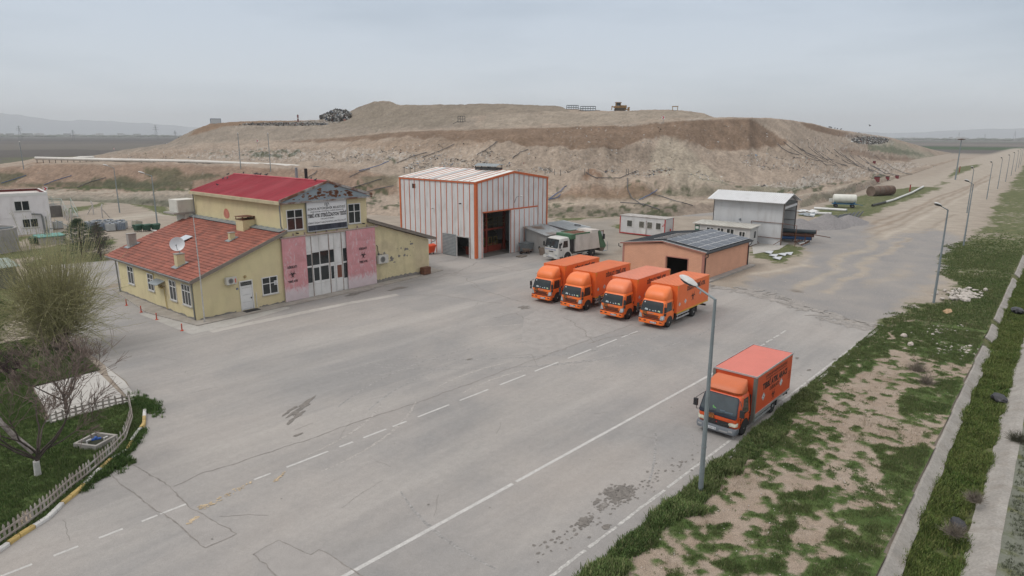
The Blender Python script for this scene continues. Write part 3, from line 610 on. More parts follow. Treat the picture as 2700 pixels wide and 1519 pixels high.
mp_((160, 145, 128), [(1200, 322), (1230, 288), (1500, 280), (1700, 276), (1800, 296), (1717, 300), (1525, 315), (1325, 320)], 5)
mp_((146, 120, 97), [(230, 400), (400, 383), (700, 378), (860, 365), (1040, 345), (1240, 352), (1240, 372), (1000, 385), (860, 372), (560, 385), (400, 400)], 10, .45)
mpx((134, 110, 90), [(700, 357), (859, 346), (1025, 331), (1325, 322), (1525, 317.5), (1717, 304), (1885, 297), (1986, 363), (1962, 369), (1845, 378), (1775, 373), (1672, 346), (1625, 354), (1559, 374), (1425, 370), (1308, 362), (1200, 358), (1026, 345), (860, 358)], 3)
mpx((132, 108, 88), [(2007, 306), (2049, 313), (2127, 334), (2190, 352), (2150, 352), (2074, 339), (2040, 330)], 3)
mpx((138, 111, 86), [(470, 345), (500, 323), (530, 308), (600, 300), (760, 300), (760, 306), (700, 311), (560, 319), (490, 341)], 2.5)
mpx((172, 158, 144), [(1525, 317), (1717, 302.6), (1790, 297.2), (1790, 299.4), (1717, 305), (1560, 317.5)], 1.2)
# brown embankment on the left, with green on its flank
mp_((152, 126, 106), [(-200, 425), (60, 420), (90, 412), (480, 416), (900, 427), (1000, 450), (1000, 492), (700, 480), (480, 480), (-200, 480)], 5)
mp_((88, 88, 66), [(-200, 470), (0, 466), (200, 474), (480, 476), (480, 462), (350, 456), (150, 462)], 5, .8)
mp_((80, 84, 58), [(360, 424), (440, 426), (480, 440), (420, 452), (360, 440)], 7, .75); mp_((82, 86, 62), [(250, 462), (300, 448), (380, 450), (520, 440), (560, 450), (400, 470), (260, 474)], 7, .75)
mp_((84, 86, 62), [(-100, 450), (40, 432), (60, 440), (20, 466), (-100, 470)], 6, .8); mp_((98, 98, 76), [(900, 450), (1000, 440), (1000, 470), (930, 470)], 7, .6)
mp_((70, 84, 46), [(-150, 482), (250, 478), (490, 481), (490, 477), (250, 473), (-150, 478)], 2, .9)
mp_((146, 138, 124), [(-150, 490), (480, 490), (700, 498), (700, 530), (480, 520), (-150, 515)], 5, .8)
mp_((92, 96, 76), [(-150, 505), (150, 500), (330, 500), (480, 508), (480, 522), (300, 515), (-150, 515)], 6, .7)
mp_((170, 157, 140), [(-150, 487), (480, 489), (700, 494), (700, 488), (480, 482), (-150, 481)], 2, .8)
mp_((178, 161, 141), [(1000, 517), (1400, 520), (1900, 505), (1900, 498), (1400, 507), (1000, 506)], 2, .8)
mp_((118, 110, 94), [(1380, 522), (1550, 520), (1720, 514), (1720, 545), (1380, 548)], 6, .6)
mp_((138, 122, 108), [(1600, 535), (1780, 512), (1900, 515), (1900, 540), (1600, 548)], 6, .7)
mp_((96, 98, 74), [(1330, 500), (1560, 500), (1760, 492), (1900, 490), (1900, 482), (1500, 485)], 4, .6)
mp_((146, 114, 90), [(1380, 498), (1430, 480), (1600, 478), (1680, 490), (1600, 500)], 7, .65); mp_((142, 110, 86), [(1450, 470), (1480, 452), (1520, 466), (1500, 474)], 5, .9)
mp_((176, 162, 142), [(1700, 480), (1640, 440), (1640, 400), (1660, 350), (1700, 350), (1760, 400), (1800, 440), (1850, 485)], 14, .8)
mp_((112, 116, 92), [(1700, 452), (1900, 486), (1990, 482), (2080, 458), (1990, 470), (1860, 470), (1760, 455)], 5, .55)
mp_((120, 118, 98), [(2010, 520), (2090, 500), (2150, 483), (2150, 468), (2080, 486), (2010, 505)], 4, .7)
mp_((174, 160, 142), [(2004, 503), (2080, 483), (2149, 464), (2230, 449), (2293, 437), (2293, 434), (2220, 446), (2149, 460), (2080, 477), (2004, 497)], 2, .9)
mp_((148, 150, 128), [(2160, 352), (2240, 352), (2330, 385), (2380, 400), (2300, 400), (2200, 372)], 6, .5); mp_((92, 104, 78), [(2180, 365), (2240, 370), (2330, 392), (2280, 392), (2190, 378)], 4, .7)
mp_((128, 100, 80), [(2120, 375), (2230, 392), (2330, 402), (2330, 408), (2200, 402), (2110, 385)], 3, .6)
# erosion streaks of the flanks
st = fbm(uu*.05+vv*.03, vv*.02-uu*.008, 2.2, 4, 91); st2 = fbm((uu-vv*1.1)*.06, vv*.012, 1.6, 4, 95)
right = np.clip((uu-1650)/200, 0, 1)
col *= (1.06+.16*(st-.5)*(1-right)+.32*(st2-.5)*right)[:, None]
spk = vnoise(uu*.9, vv*1.8, 5); 
mf = fbm(MV[:, 0], MV[:, 1], .35, 5, 401); m2 = fbm(MV[:, 0], MV[:, 1], 1.1, 3, 403); col *= (1+.42*(mf-.5)+.35*(m2-.5)-.28*np.clip((vnoise(uu*.4, vv*.9, 405)-.82)*6, 0, 1))[:, None]
# green tufts and scattered waste
grn = np.zeros(uu.size)
for P, k in (([(600, 384), (680, 374), (740, 380), (760, 395), (620, 395)], .8), ([(420, 388), (600, 378), (600, 398), (430, 398)], .35), ([(860, 395), (1000, 400), (1000, 412), (860, 405)], .4), ([(840, 330), (860, 340), (1000, 345)], .1),
             ([(1900, 485), (2004, 470), (2293, 430), (2293, 434), (2149, 458), (2004, 490)], .6), ([(1700, 440), (1900, 462), (1900, 480), (1700, 455)], .3), ([(900, 460), (1010, 470), (1010, 540), (900, 520)], .45), ([(1380, 510), (1560, 512), (1700, 505), (1700, 545), (1380, 548)], .45), ([(1350, 470), (1700, 455), (1900, 480), (1700, 500), (1400, 500)], .28)):
    np.maximum(grn, mask(wu, wv, P, 8)*k, out=grn)
gn = fbm(uu*.06, vv*.16, 1., 5, 101); paint(lin(70, 80, 50), np.clip((grn+(gn-.5)*1.6-.5)*5, 0, 1)*.85)
WASTE = [([(410, 392), (620, 372), (860, 380), (1000, 375), (1060, 400), (1000, 415), (760, 408), (500, 404)], .8), ([(1060, 395), (1240, 385), (1300, 415), (1240, 432), (1010, 428)], .6), ([(1300, 425), (1700, 428), (1700, 440), (1300, 440)], .5),
         ([(1860, 470), (2004, 452), (2180, 420), (2400, 396), (2400, 401), (2293, 431), (2149, 450), (2004, 478)], 1.), ([(2100, 345), (2160, 335), (2235, 345), (2255, 362), (2190, 368), (2120, 355)], 1.), ([(640, 312), (800, 304), (870, 300), (860, 312), (760, 316), (560, 320)], .9),
         ([(1850, 392), (2000, 400), (2100, 420), (2140, 440), (1980, 440), (1880, 420)], .5), ([(1960, 352), (2070, 350), (2160, 370), (2260, 400), (2200, 405), (2060, 380)], .5), ([(1560, 440), (1760, 430), (1860, 460), (1700, 470)], .3), ([(800, 300), (840, 280), (880, 284), (870, 304)], 1.), ([(200, 402), (420, 385), (520, 370), (480, 402)], .35), ([(1300, 330), (1900, 310), (1960, 360), (1500, 380)], .12), ([(1000, 350), (1300, 370), (1700, 390), (1700, 430), (1000, 430)], .22), ([(2004, 500), (2150, 470), (2300, 440), (2380, 420), (2300, 445), (2150, 480)], .5)]
wst = np.zeros(uu.size)
for P, k in WASTE: np.maximum(wst, mask(wu, wv, P, 8)*k, out=wst)
wn = vnoise(uu*.5, vv*1.1, 7)*.5+vnoise(uu*.21, vv*.6, 8)*.5
paint(lin(196, 192, 186), np.clip((wst*.55+(wn-.5)*1.5-.46)*3, 0, 1)*.5); paint(lin(112, 104, 96), np.clip((wst*.5+(.5-wn)*1.5-.46)*3, 0, 1)*.45)
MND = mat('landfill_soil', (.3,.25,.2), .96, .11, .12, attr='Col', spec=.12, fleck=.2, bscale=.9, bump=.12)
mo = npmesh('landfill_mound', MV, gridfaces(len(lines), len(UC)), MND, col, smooth=True, kind='structure')
def surf(u, v, kmax=99):                       # point of the mound seen at a pixel
    i = (u+150)/3; i0 = int(np.clip(i, 0, len(UC)-2)); 
    c = T[:, i0]; 
    vs = []
    for p in c[::1]:
        vs.append(proj(p)[1])
    best = None
    for k in range(len(c)-1):
        a, b = vs[k], vs[k+1]
        if (a >= v >= b):
            t = (a-v)/(a-b+1e-9); return Vector(c[k]*(1-t)+c[k+1]*t)
    return Vector(c[int(np.argmin(np.abs(np.array(vs)-v)))])
def proj(p):
    x, y, z = p; z -= HC; c, s = math.cos(YAW), math.sin(YAW); x, y = x*c-y*s, x*s+y*c
    c, s = math.cos(TH), math.sin(TH); f = y*c-z*s; a = x/f; b = (y*s+z*c)/f
    c, s = math.cos(ROLL), math.sin(-ROLL); a, b = a*c-b*s, a*s+b*c
    return ((1350+a*FPX)*2576/2700, (759.5-b*FPX)*2576/2700)
# ------------------------------------------------------------------ scattered waste on the mound
def litter(n, zones, name, label, smin, smax, pal, place, seed=0):
    rn = np.random.RandomState(seed); V = []; Fc = []; Cc = []; k = 0; tries = 0
    while k < n and tries < n*60:
        tries += 1; p = place(rn)
        if p is None: continue
        s = rn.uniform(smin, smax)*(1 if rn.rand() < .85 else 1.8); a, b = rn.rand(3)-.5, rn.rand(3)-.5; b[2] *= .7; a[2] *= .7
        a = a/np.linalg.norm(a)*s; b = b/np.linalg.norm(b)*s*rn.uniform(.4, 1); c = np.array(p)+[0, 0, s*.18]
        up = np.array([0, 0, s*rn.uniform(.1, .4)]); V += [c-a-b, c+a-b*.6, c+a*.7+b, c-a+b*.8, c+up]; o = k*5
        Fc += [(o, o+1, o+4), (o+1, o+2, o+4), (o+2, o+3, o+4), (o+3, o, o+4)]; cc = pal[rn.randint(len(pal))]; Cc += [cc]*5; k += 1
    return npmesh(name, np.array(V), np.array(Fc), mat('mixed_waste', (.5,.5,.5), .8, .15, 3, attr='Col'), np.array(Cc), kind='stuff', label=label, category='litter')
pal = [lin(205, 203, 200)]*6+[lin(170, 166, 160)]*3+[lin(84, 80, 78)]*4+[lin(90, 82, 74)]*3+[lin(120, 140, 165)]*1+[lin(150, 90, 70)]
proj_c = {}
def place_mound(rn):
    P, k = WASTE[rn.randint(len(WASTE))]
    if rn.rand() > k: return None
    xs = [a for a, _ in P]; ys = [b for _, b in P]; u = rn.uniform(min(xs), max(xs)); v = rn.uniform(min(ys), max(ys))
    if not inpoly(np.array([u]), np.array([v]), P)[0]: return None
    if fbm(u*.05, v*.12, 1., 3, 111) < .5: return None
    i = int((u+150)/3); cv = VV[:, i]
    k = int(np.argmin(np.abs(cv-v)+(SL[:, i] > 10)*99)); a = rn.rand(); j = min(k+1, len(cv)-1)
    return T[k, i]*(1-a)+T[j, i]*a
litter(9000, None, 'landfill_litter', 'pale and dark scraps of waste strewn over the slopes of the landfill', .06, .21, pal, place_mound)
# ------------------------------------------------------------------ distant town, tree belts and mountains
bm_ = MB(); rn = random.Random(5)
for k in range(900):
    az = R(rn.uniform(-10, 105)); d = rn.uniform(4300, 5600); x, y = d*math.cos(az), d*math.sin(az); s = rn.uniform(6, 22); h = rn.uniform(3, 8)*(2.2 if rn.random() < .12 else 1); bm_.slot(rn.randint(0, 2)).box(x-s, x+s, y-s, y+s, -1, h)
bm_.build('distant_town', [mat('town_pale', (.42, .42, .42), .9), mat('town_grey', (.22, .23, .24), .9), mat('town_dark', (.09, .11, .09), .9)], kind='stuff', label='low pale town houses far off along the horizon', category='town')
mb = MB()
for k in range(1100):
    az = R(rn.uniform(-10, 105)); d = rn.uniform(3300, 4300); x, y = d*math.cos(az), d*math.sin(az); s = rn.uniform(8, 34); mb.ico((x, y, 1), s, (1, 1, rn.uniform(.12, .3)), 1, .25, k)
mb.build('distant_tree_belt', mat('far_foliage', (.035, .05, .03), .95), kind='stuff', label='thin dark belt of trees far off along the horizon', category='trees')
def mountains(name, d, az0, az1, hf, seed):
    n = 260; V = []; 
    for i in range(n):
        t = i/(n-1); az = R(az0+(az1-az0)*t); h = hf(az0+(az1-az0)*t)*(.75+.5*float(fbm(t*14, 0, 1., 5, seed)))
        for j, (dd_, hh) in enumerate(((0, -20), (.06, .45), (.13, .85), (.2, 1.), (.3, .7), (.4, -20))):
            r = d*(1+dd_*.8); V.append((r*math.cos(az), r*math.sin(az), hh*h*(1+.15*(float(fbm(t*60, j, 1., 2, seed))-.5)) if hh > 0 else hh))
    npmesh(name, np.array(V), gridfaces(n, 6), mat('hazed_mountain', (.20, .24, .28), 1.), smooth=True, kind='structure')  # pale bluish base colour has distance haze put into it, fading the hills
mountains('mountains', 6600, 60, 112, lambda a: np.interp(a, [60, 64, 68, 72, 76, 80, 112], [12, 60, 105, 140, 165, 185, 160]), 3)
mountains('hills', 6600, -20, 42, lambda a: np.interp(a, [-20, 2, 8, 12, 16, 20, 42], [110, 100, 70, 52, 75, 50, 12]), 8)
# ================================================================== BUILDINGS
def brick_mat(name, c1, c2, mortar, bw, bh, ms=.012, plane='xz', var=.1, off=.5):
    m = bpy.data.materials.new(name); m.use_nodes = True; t = m.node_tree; p = t.nodes['Principled BSDF']; l = t.links.new; p.inputs['Roughness'].default_value = .85
    tc = N(t, 'ShaderNodeTexCoord'); s = N(t, 'ShaderNodeSeparateXYZ'); l(tc.outputs['Object'], s.inputs[0]); c = N(t, 'ShaderNodeCombineXYZ')
    if plane == 'xz':
        a = N(t, 'ShaderNodeMath', operation='ADD'); l(s.outputs[0], a.inputs[0]); l(s.outputs[1], a.inputs[1]); l(a.outputs[0], c.inputs[0]); l(s.outputs[2], c.inputs[1])
    else: l(s.outputs[1], c.inputs[0]); l(s.outputs[0], c.inputs[1])
    b = N(t, 'ShaderNodeTexBrick'); b.inputs['Color1'].default_value = (*c1, 1); b.inputs['Color2'].default_value = (*c2, 1); b.inputs['Mortar'].default_value = (*mortar, 1)
    b.inputs['Scale'].default_value = 1; b.inputs['Mortar Size'].default_value = ms; b.inputs['Brick Width'].default_value = bw; b.inputs['Row Height'].default_value = bh; b.offset = off; l(c.outputs[0], b.inputs[0])
    n = N(t, 'ShaderNodeTexNoise'); n.inputs['Scale'].default_value = .9; n.inputs['Detail'].default_value = 6; l(tc.outputs['Object'], n.inputs[0])
    r = N(t, 'ShaderNodeMapRange'); r.inputs[1].default_value = .3; r.inputs[2].default_value = .7; r.inputs[3].default_value = 1-var; r.inputs[4].default_value = 1+var; l(n.outputs[0], r.inputs[0])
    v = N(t, 'ShaderNodeVectorMath', operation='SCALE'); l(b.outputs['Color'], v.inputs[0]); l(r.outputs[0], v.inputs['Scale']); l(v.outputs[0], p.inputs['Base Color'])
    return m
def win(par, face, at, u0, u1, z0, z1, cols=2, row=.5, sill=True, fr=.07, name='window', white=None, glass=None, depth=.05):
    """window on a wall face: 'x' faces -X at x=at, 'y' faces -Y at y=at"""
    white = white or WHITE; glass = glass or GLASS
    def bx(mb, a, b, c, d, e, f): mb.box(a, b, at-d, at-c, e, f) if face == 'y' else mb.box(at-d, at-c, a, b, e, f)
    mb = MB(); w_ = u1-u0; h = z1-z0
    bx(mb, u0, u0+fr, 0, depth, z0, z1); bx(mb, u1-fr, u1, 0, depth, z0, z1); bx(mb, u0+fr, u1-fr, 0, depth, z0, z0+fr); bx(mb, u0+fr, u1-fr, 0, depth, z1-fr, z1)
    for k in range(1, cols): bx(mb, u0+w_*k/cols-fr*.5, u0+w_*k/cols+fr*.5, 0, depth-.004, z0+fr, z1-fr)
    if row: 
        for k in range(cols): bx(mb, u0+w_*k/cols+fr*.5, u0+w_*(k+1)/cols-fr*.5, 0, depth-.008, z0+h*row-.03, z0+h*row+.03)
    f = mb.build(name, white, par); mb = MB(); bx(mb, u0+fr*.5, u1-fr*.5, .001, .014, z0+fr*.5, z1-fr*.5); mb.build('pane', glass, f)
    if sill:
        mb = MB(); bx(mb, u0-.06, u1+.06, 0, .11, z0-.06, z0-.003); mb.build('sill', mat('sill_marble', (.42, .41, .39), .6, .1, 3), f)
    return f
YELLOW = mat('yellow_stucco', (.58, .51, .305), .92, .05, .9, var2=(.56, .48, .30), dirt=.14, fleck=.06, bscale=12, bump=.006)
YELLOW2 = mat('stained_yellow_stucco', (.55, .485, .30), .92, .1, 1.1, var2=(.50, .43, .28), dirt=.3, fleck=.08, bscale=12)
GREYW = mat('exposed_render', (.20, .19, .175), .95, .25, 3)
# ---- yellow sterilisation building (local frame at its near corner)
HR = R(1.3); H0 = (20.35, 49.9, 0)
hb = thing('sterilisation_building', 'yellow stuccoed building with red metal hall roof, tiled side wing and pink sliding gates', 'building', H0, HR)
mb = MB()
mb.prism([(0, 0, 0), (7.9, 0, 0), (7.9, 0, 6.0), (0, 0, 3.2)], (0, 14.5, 0)); mb.build('wing_wall', YELLOW, hb)
mb = MB(); mb.prism([(7.9, -.01, 0), (16.5, -.01, 0), (16.5, -.01, 8.35), (7.9, -.01, 8.35)], (0, 15.8, 0)); mb.build('hall_wall', YELLOW, hb)
mb = MB(); mb.prism([(16.5, .01, 0), (24.2, .01, 0), (24.2, .01, 3.55), (16.5, .01, 6.05)], (0, 12.5, 0)); mb.build('annex_wall', YELLOW2, hb)
mb = MB()
for k, (a, b) in enumerate(((16.6, 17.5), (17.5, 19.0), (19.0, 21.2), (21.2, 24.1))):
    n = 8; mb = MB()
    top = [(a+(b-a)*i/n, -.006, .18+.30*float(fbm(a+(b-a)*i/n, 3, 1.5, 4, 9))+.1*(i % 2)) for i in range(n, -1, -1)]
    mb.add([(a, -.006, .05), (b, -.006, .05)]+top, [tuple(range(n+3))]); mb.build('bare_render_patch', GREYW, hb)
for k in range(26):
    cx, cz = random.choice([(20.9, 2.6), (21.5, 2.7), (21.3, 2.2), (19.4, 1.6), (19.2, 2.0), (18.0, 2.9), (20.1, 3.3), (22.0, 3.4)]); n = 8; s = random.uniform(.05, .22)
    cx += random.gauss(0, .35); cz += random.gauss(0, .22); mb = MB(); mb.add([(cx+s*math.cos(2*PI*i/n)*random.uniform(.4, 1.3), -.006, cz+s*.7*math.sin(2*PI*i/n)*random.uniform(.4, 1.3)) for i in range(n)], [tuple(range(n))]); mb.build('bare_render_patch', GREYW, hb)
for a, b in ((.3, 3.2), (5.2, 7.5)):
    n = 14; mb = MB(); top = [(a+(b-a)*i/n, -.008, .13+.12*random.random()) for i in range(n, -1, -1)]; mb.add([(a, -.008, .04), (b, -.008, .04)]+top, [tuple(range(n+3))]); mb.build('bare_render_patch', GREYW, hb)
mb = MB(); n = 30; top = [(-.008, i*.49, .14+.14*random.random()) for i in range(n, -1, -1)]; mb.add([(-.008, 0, .04), (-.008, 14.7, .04)]+top, [tuple(range(n+3))])
mb.build('bare_render_patch', GREYW, hb)
mb = MB(); mb.add([(7.885, 9.5+.55*math.cos(a), 6.75+.45*math.sin(a)*(1.3 if math.sin(a) > 0 else .8)) for a in np.linspace(0, 2*PI, 14)[:-1]], [tuple(range(13))]); mb.build('red_paint_spot', mat('faded_red_paint', (.45, .17, .12), .9, .2, 4), hb)
# tiled lean-to roof: real stepped courses
TILE = brick_mat('red_roof_tile', (.29, .092, .060), (.21, .07, .05), (.11, .04, .03), .32, .338, .012, 'yx', .28)
mb = MB(); xa, za, xb, zb_ = -.32, 3.2, 7.88, 6.17; nC = 24; sl_ = (zb_-za)/(xb-xa)
for k in range(nC):
    x0 = xa+(xb-xa)*k/nC; x1 = xa+(xb-xa)*(k+1)/nC+.05; z0 = za+(x0-xa)*sl_+.055; z1 = za+(x1-xa)*sl_+.015; wob = [random.uniform(-.008, .008) for _ in range(60)]
    ys = np.linspace(-.35, 16.7, 60); vs = []
    for j, y in enumerate(ys): vs += [(x0, y, z0-.06+wob[j]), (x0-.01, y, z0+wob[j]), (x1, y, z1+wob[j]*.4)]
    mb.add(vs, [(3*j, 3*j+1, 3*j+4, 3*j+3) for j in range(59)]+[(3*j+1, 3*j+2, 3*j+5, 3*j+4) for j in range(59)])
rt = mb.build('tiled_roof', TILE, hb)
WOOD = mat('weathered_wood', (.19, .165, .14), .9, .3, 3, mapscale=(1, 1, 6))
mb = MB(); mb.prism([(xa, -.35, za-.2), (xb, -.35, zb_-.2), (xb, -.35, zb_), (xa, -.35, za)], (0, 17.0, 0)); mb.build('roof_deck', WOOD, rt)
mb = MB(); mb.prism([(xa-.05, -.40, za-.22), (xb+.1, -.40, zb_-.22), (xb+.1, -.40, zb_+.07), (xa-.05, -.40, za+.07)], (0, .06, 0)); mb.build('barge_board', WOOD, rt)
# chimneys
for (x, y, s, h, m_) in ((1.75, 15.6, .33, 1.1, CONC), (1.0, 4.15, .31, .95, YELLOW), (5.4, 4.0, .22, .6, YELLOW)):
    z = za+(x-xa)*sl_; mb = MB(); mb.box(x-s, x+s, y-s*.85, y+s*.85, z-.3, z+h); ch = mb.build('chimney', m_, rt)
    mb = MB(); mb.box(x-s-.04, x+s+.04, y-s*.85-.04, y+s*.85+.04, z+h+.002, z+h+.06); mb.build('chimney_cap', CONC, ch)
    mb = MB(); mb.prism([(x-s-.25, y-s-.15, z+(-s-.25)*sl_+.07), (x+s+.2, y-s-.15, z+(s+.2)*sl_+.07), (x+s+.2, y+s+.15, z+(s+.2)*sl_+.07), (x-s-.25, y+s+.15, z+(-s-.25)*sl_+.07)], (0, 0, .03)); mb.build('flashing', STEEL, ch)
mb = MB(); x, y = 7.05, 5.2; mb.box(x-.3, x+.84, y-.7, y+.5, 5.2, 6.75); ch = mb.build('chimney', YELLOW, rt)
mb = MB(); mb.box(x-.34, x+.84, y-.74, y+.54, 6.752, 6.8)
for dx in (-.3, .76):
    for dy in (-.7, .45): mb.box(x+dx, x+dx+.05, y+dy, y+dy+.05, 6.8, 7.0)
mb.box(x-.36, x+.84, y-.76, y+.56, 7.0, 7.04); mb.build('chimney_cap', RUST, ch)
mb = MB(); mb.prism([(3.6, 9.3, za+(3.6-xa)*sl_+.16), (4.5, 9.3, za+(4.5-xa)*sl_+.16), (4.5, 10.6, za+(4.5-xa)*sl_+.16), (3.6, 10.6, za+(3.6-xa)*sl_+.16)], (0, 0, .05)); mb.build('skylight', mat('skylight_glass', (.45, .5, .55), .2, .05), rt)
mb = MB()
ys = np.linspace(-.2, 16.3, 34)
for j in range(33): mb.prism([(7.86, ys[j], 6.2+.06*(j % 2)), (7.86, ys[j+1], 6.24), (7.35, ys[j+1], 6.1), (7.35, ys[j], 6.1)], (0, 0, .05))
mb.build('lead_flashing', STEEL, rt)
# annex roof
mb = MB(); mb.prism([(16.45, -.35, 6.1), (25.0, -.35, 3.4), (25.0, -.35, 3.62), (16.45, -.35, 6.34)], (0, 13.2, 0))
for k in range(60): mb.box(16.5, 16.6, 0, .01, 6, 6.01)
mb.build('annex_roof', WOOD, hb)
mb = MB()
for k in range(28): 
    x0 = 16.5+k*.3; mb.prism([(x0, -.37, 6.335-(x0-16.45)*.318), (x0+.32, -.37, 6.325-(x0+.3-16.45)*.318), (x0+.32, -.37, 6.385-(x0+.3-16.45)*.318), (x0, -.37, 6.42-(x0-16.45)*.318)], (0, 13.25, 0))
mb.build('annex_tiles', mat('old_grey_tiles', (.20, .17, .15), .9, .3, 4), hb)
# hall roof: two ribbed red slopes
RED = mat('red_sheet_metal', (.36, .035, .055), .5, .14, 1.1, var2=(.40, .06, .08), dirt=.14, mapscale=(.4, 1.5, 1))
mb = MB(); xc = 12.2
for sgn, xe in ((-1, 7.62), (1, 16.8)):
    a = (xe, 8.60); b = (xc, 9.98)
    mb.prism([(a[0], -.3, a[1]), (b[0], -.3, b[1]), (b[0], -.3, b[1]+.05), (a[0], -.3, a[1]+.05)], (0, 16.1, 0))
    for y in np.arange(-.2, 15.75, .3): mb.prism([(a[0], y, a[1]+.048), (b[0], y, b[1]+.048), (b[0], y, b[1]+.095), (a[0], y, a[1]+.095)], (0, .07, 0))
mb.tube([(xc, -.3, 10.05), (xc, 15.8, 10.05)], .09, 6)
mr = mb.build('metal_roof', RED, hb)
mb = MB(); mb.box(7.45, 7.85, -.3, 15.8, 8.33, 8.6); mb.build('eave_fascia', mat('cream_fascia', (.46, .41, .27), .8, .08, 2, dirt=.3), mr)
TRIM = mat('rusty_grey_trim', (.30, .29, .28), .8, .2, 3, var2=(.14, .06, .035), fleck=.3)
mb = MB()
for xe in (7.45, 16.95): mb.prism([(xe, -.42, 8.52), (xc, -.42, 9.93), (xc, -.42, 10.12), (xe, -.42, 8.74)], (0, .12, 0))
mb.box(7.5, 16.9, -.40, -.30, 8.36, 8.5); mb.build('verge_trim', TRIM, mr)
mb = MB(); mb.prism([(7.6, -.33, 8.5), (16.8, -.33, 8.5), (xc, -.33, 9.93)], (0, .15, 0)); mb.build('gable_panel', mat('flaking_blue_grey_paint', (.215, .26, .29), .7, .1, 2), hb)
mb = MB()
for k in range(60):
    cx = random.gauss(12.4, 1.7); cz = 8.62+abs(random.gauss(.35, .28)); 
    if cz > 9.9-abs(cx-12.2)*.31-.1: continue
    s = random.uniform(.05, .2); n = 9; mb = MB(); mb.add([(cx+s*1.5*math.cos(2*PI*i/n)*random.uniform(.5, 1.3), -.334, cz+s*.75*math.sin(2*PI*i/n)*random.uniform(.5, 1.3)) for i in range(n)], [tuple(range(n))]); mb.build('rust_patch', RUST, hb)
# roof stacks
for x, y, r_, h, m_ in ((12.35, 4.6, .12, 1.0, STEEL), (12.5, 3.3, .14, .95, BLACK)):
    mb = MB(); mb.cyl((x, y, 9.9), (x, y, 10.05+h), r_); mb.build('flue_pipe', m_, mr)
# gutters and downpipes
PIPE = mat('grey_gutter', (.20, .21, .21), .6, .15, 4, metal=.3)
mb = MB(); mb.tube([(7.62, -.1, 8.3), (7.62, -.1, 6.55), (7.75, -.06, 6.35)], .055); mb.build('downpipe', PIPE, hb)
mb = MB(); mb.tube([(-.3, -.1, 3.12), (-.07, .1, 2.95), (-.06, .1, .15)], .05); mb.build('downpipe', PIPE, hb)
mb = MB(); mb.tube([(7.75, 15.6, 8.3), (7.75, 15.6, 6.5)], .055); mb.build('downpipe', PIPE, hb)
mb = MB(); mb.tube([(-.3, -.3, 3.14), (-.3, 16.6, 3.14)], .07); mb.build('gutter', PIPE, hb)
mb = MB(); mb.tube([(-.2, 14.9, 3.1), (-.12, 14.7, 2.9), (-.1, 14.6, .1)], .06); mb.build('downpipe', PIPE, hb)
mb = MB(); mb.tube([(24.9, -.3, 3.35), (24.5, -.1, 3.2), (24.45, -.08, 3.0)], .05); mb.build('gutter_spout', PIPE, hb)
# openings
for y0, y1, z0, z1 in ((11.2, 12.45, 1.2, 2.8), (7.1, 8.3, 1.25, 2.7), (2.95, 4.15, 1.1, 2.75), (.45, 1.95, 1.08, 2.75)): win(hb, 'x', 0, y0, y1, z0, z1, 3 if y1-y0 > 1.4 else 2, .68)
win(hb, 'y', 0, 5.55, 6.98, 1.03, 2.52, 2, .62); win(hb, 'y', -.01, 8.22, 9.78, 6.1, 7.85, 2, .6); win(hb, 'y', -.01, 14.4, 15.78, 6.08, 7.9, 2, .6)
mb = MB(); mb.add([(6.62, -.055, 1.75), (6.93, -.055, 1.75), (6.93, -.055, 2.12), (6.62, -.055, 2.12)], [(0, 1, 2, 3)]); nt_ = mb.build('window_notice', mat('white_paper', (.6, .6, .6), .8), hb)
mb = MB(); put_text(mb, 'ATIK', (6.66, -.058, 2.0), (1, 0, 0), (0, 0, 1), .2, .06); put_text(mb, 'KABUL', (6.65, -.058, 1.9), (1, 0, 0), (0, 0, 1), .24, .06); put_text(mb, 'SERVİSİ', (6.64, -.058, 1.8), (1, 0, 0), (0, 0, 1), .27, .06); mb.build('lettering', BLACK, nt_)
# office door with transom
mb = MB()
for a, b, c, d in ((3.62, 3.70, .12, 2.54), (4.66, 4.74, .12, 2.54), (3.70, 4.66, 2.46, 2.54), (3.70, 4.66, 2.06, 2.13)): mb.box(a, b, -.07, 0, c, d)
dr = mb.build('door', WHITE, hb)
mb = MB(); mb.box(3.70, 4.66, -.05, -.001, 2.13, 2.46); tr_ = mb.build('transom_pane', GLASS, dr)
mb = MB(); put_text(mb, 'İDARE', (3.76, -.058, 2.2), (1, 0, 0), (0, 0, 1), .84, .2, .03); mb.build('lettering', mat('grey_lettering', (.11, .11, .105), .6), dr)
mb = MB(); mb.box(3.72, 4.64, -.03, -.002, .14, 2.05); mb.build('door_leaf', WHITE, dr)
mb = MB()
for z in (.2, .75, 1.35): mb.box(3.82, 4.54, -.042, -.031, z, z+.04)
mb.box(3.82, 4.54, -.042, -.031, 1.92, 1.96); mb.build('door_moulding', mat('grey_pvc', (.46, .46, .46), .5), dr)
mb = MB(); mb.box(4.5, 4.56, -.09, -.03, 1.0, 1.12); mb.build('handle', BLACK, dr)
mb = MB(); mb.box(3.66, 4.9, -.75, -.1, .09, .12); mb.build('door_mat', RUBBER, hb)
mb = MB(); mb.lathe([(0, 0), (.1, 0), (.13, -.05), (.08, -.12), (0, -.13)], (4.15, 0, 2.85), 10, 'y'); mb.build('wall_lamp', mat('brass_lamp', (.3, .22, .1), .4), hb)
mb = MB(); mb.box(3.35, 3.52, -.02, 0, 1.9, 2.05); pl_ = mb.build('number_plaque', mat('blue_plaque', (.02, .05, .14), .5), hb)
mb = MB(); put_text(mb, '6', (3.41, -.023, 1.93), (1, 0, 0), (0, 0, 1), .05, .09, .02); mb.build('lettering', WHITE, pl_)
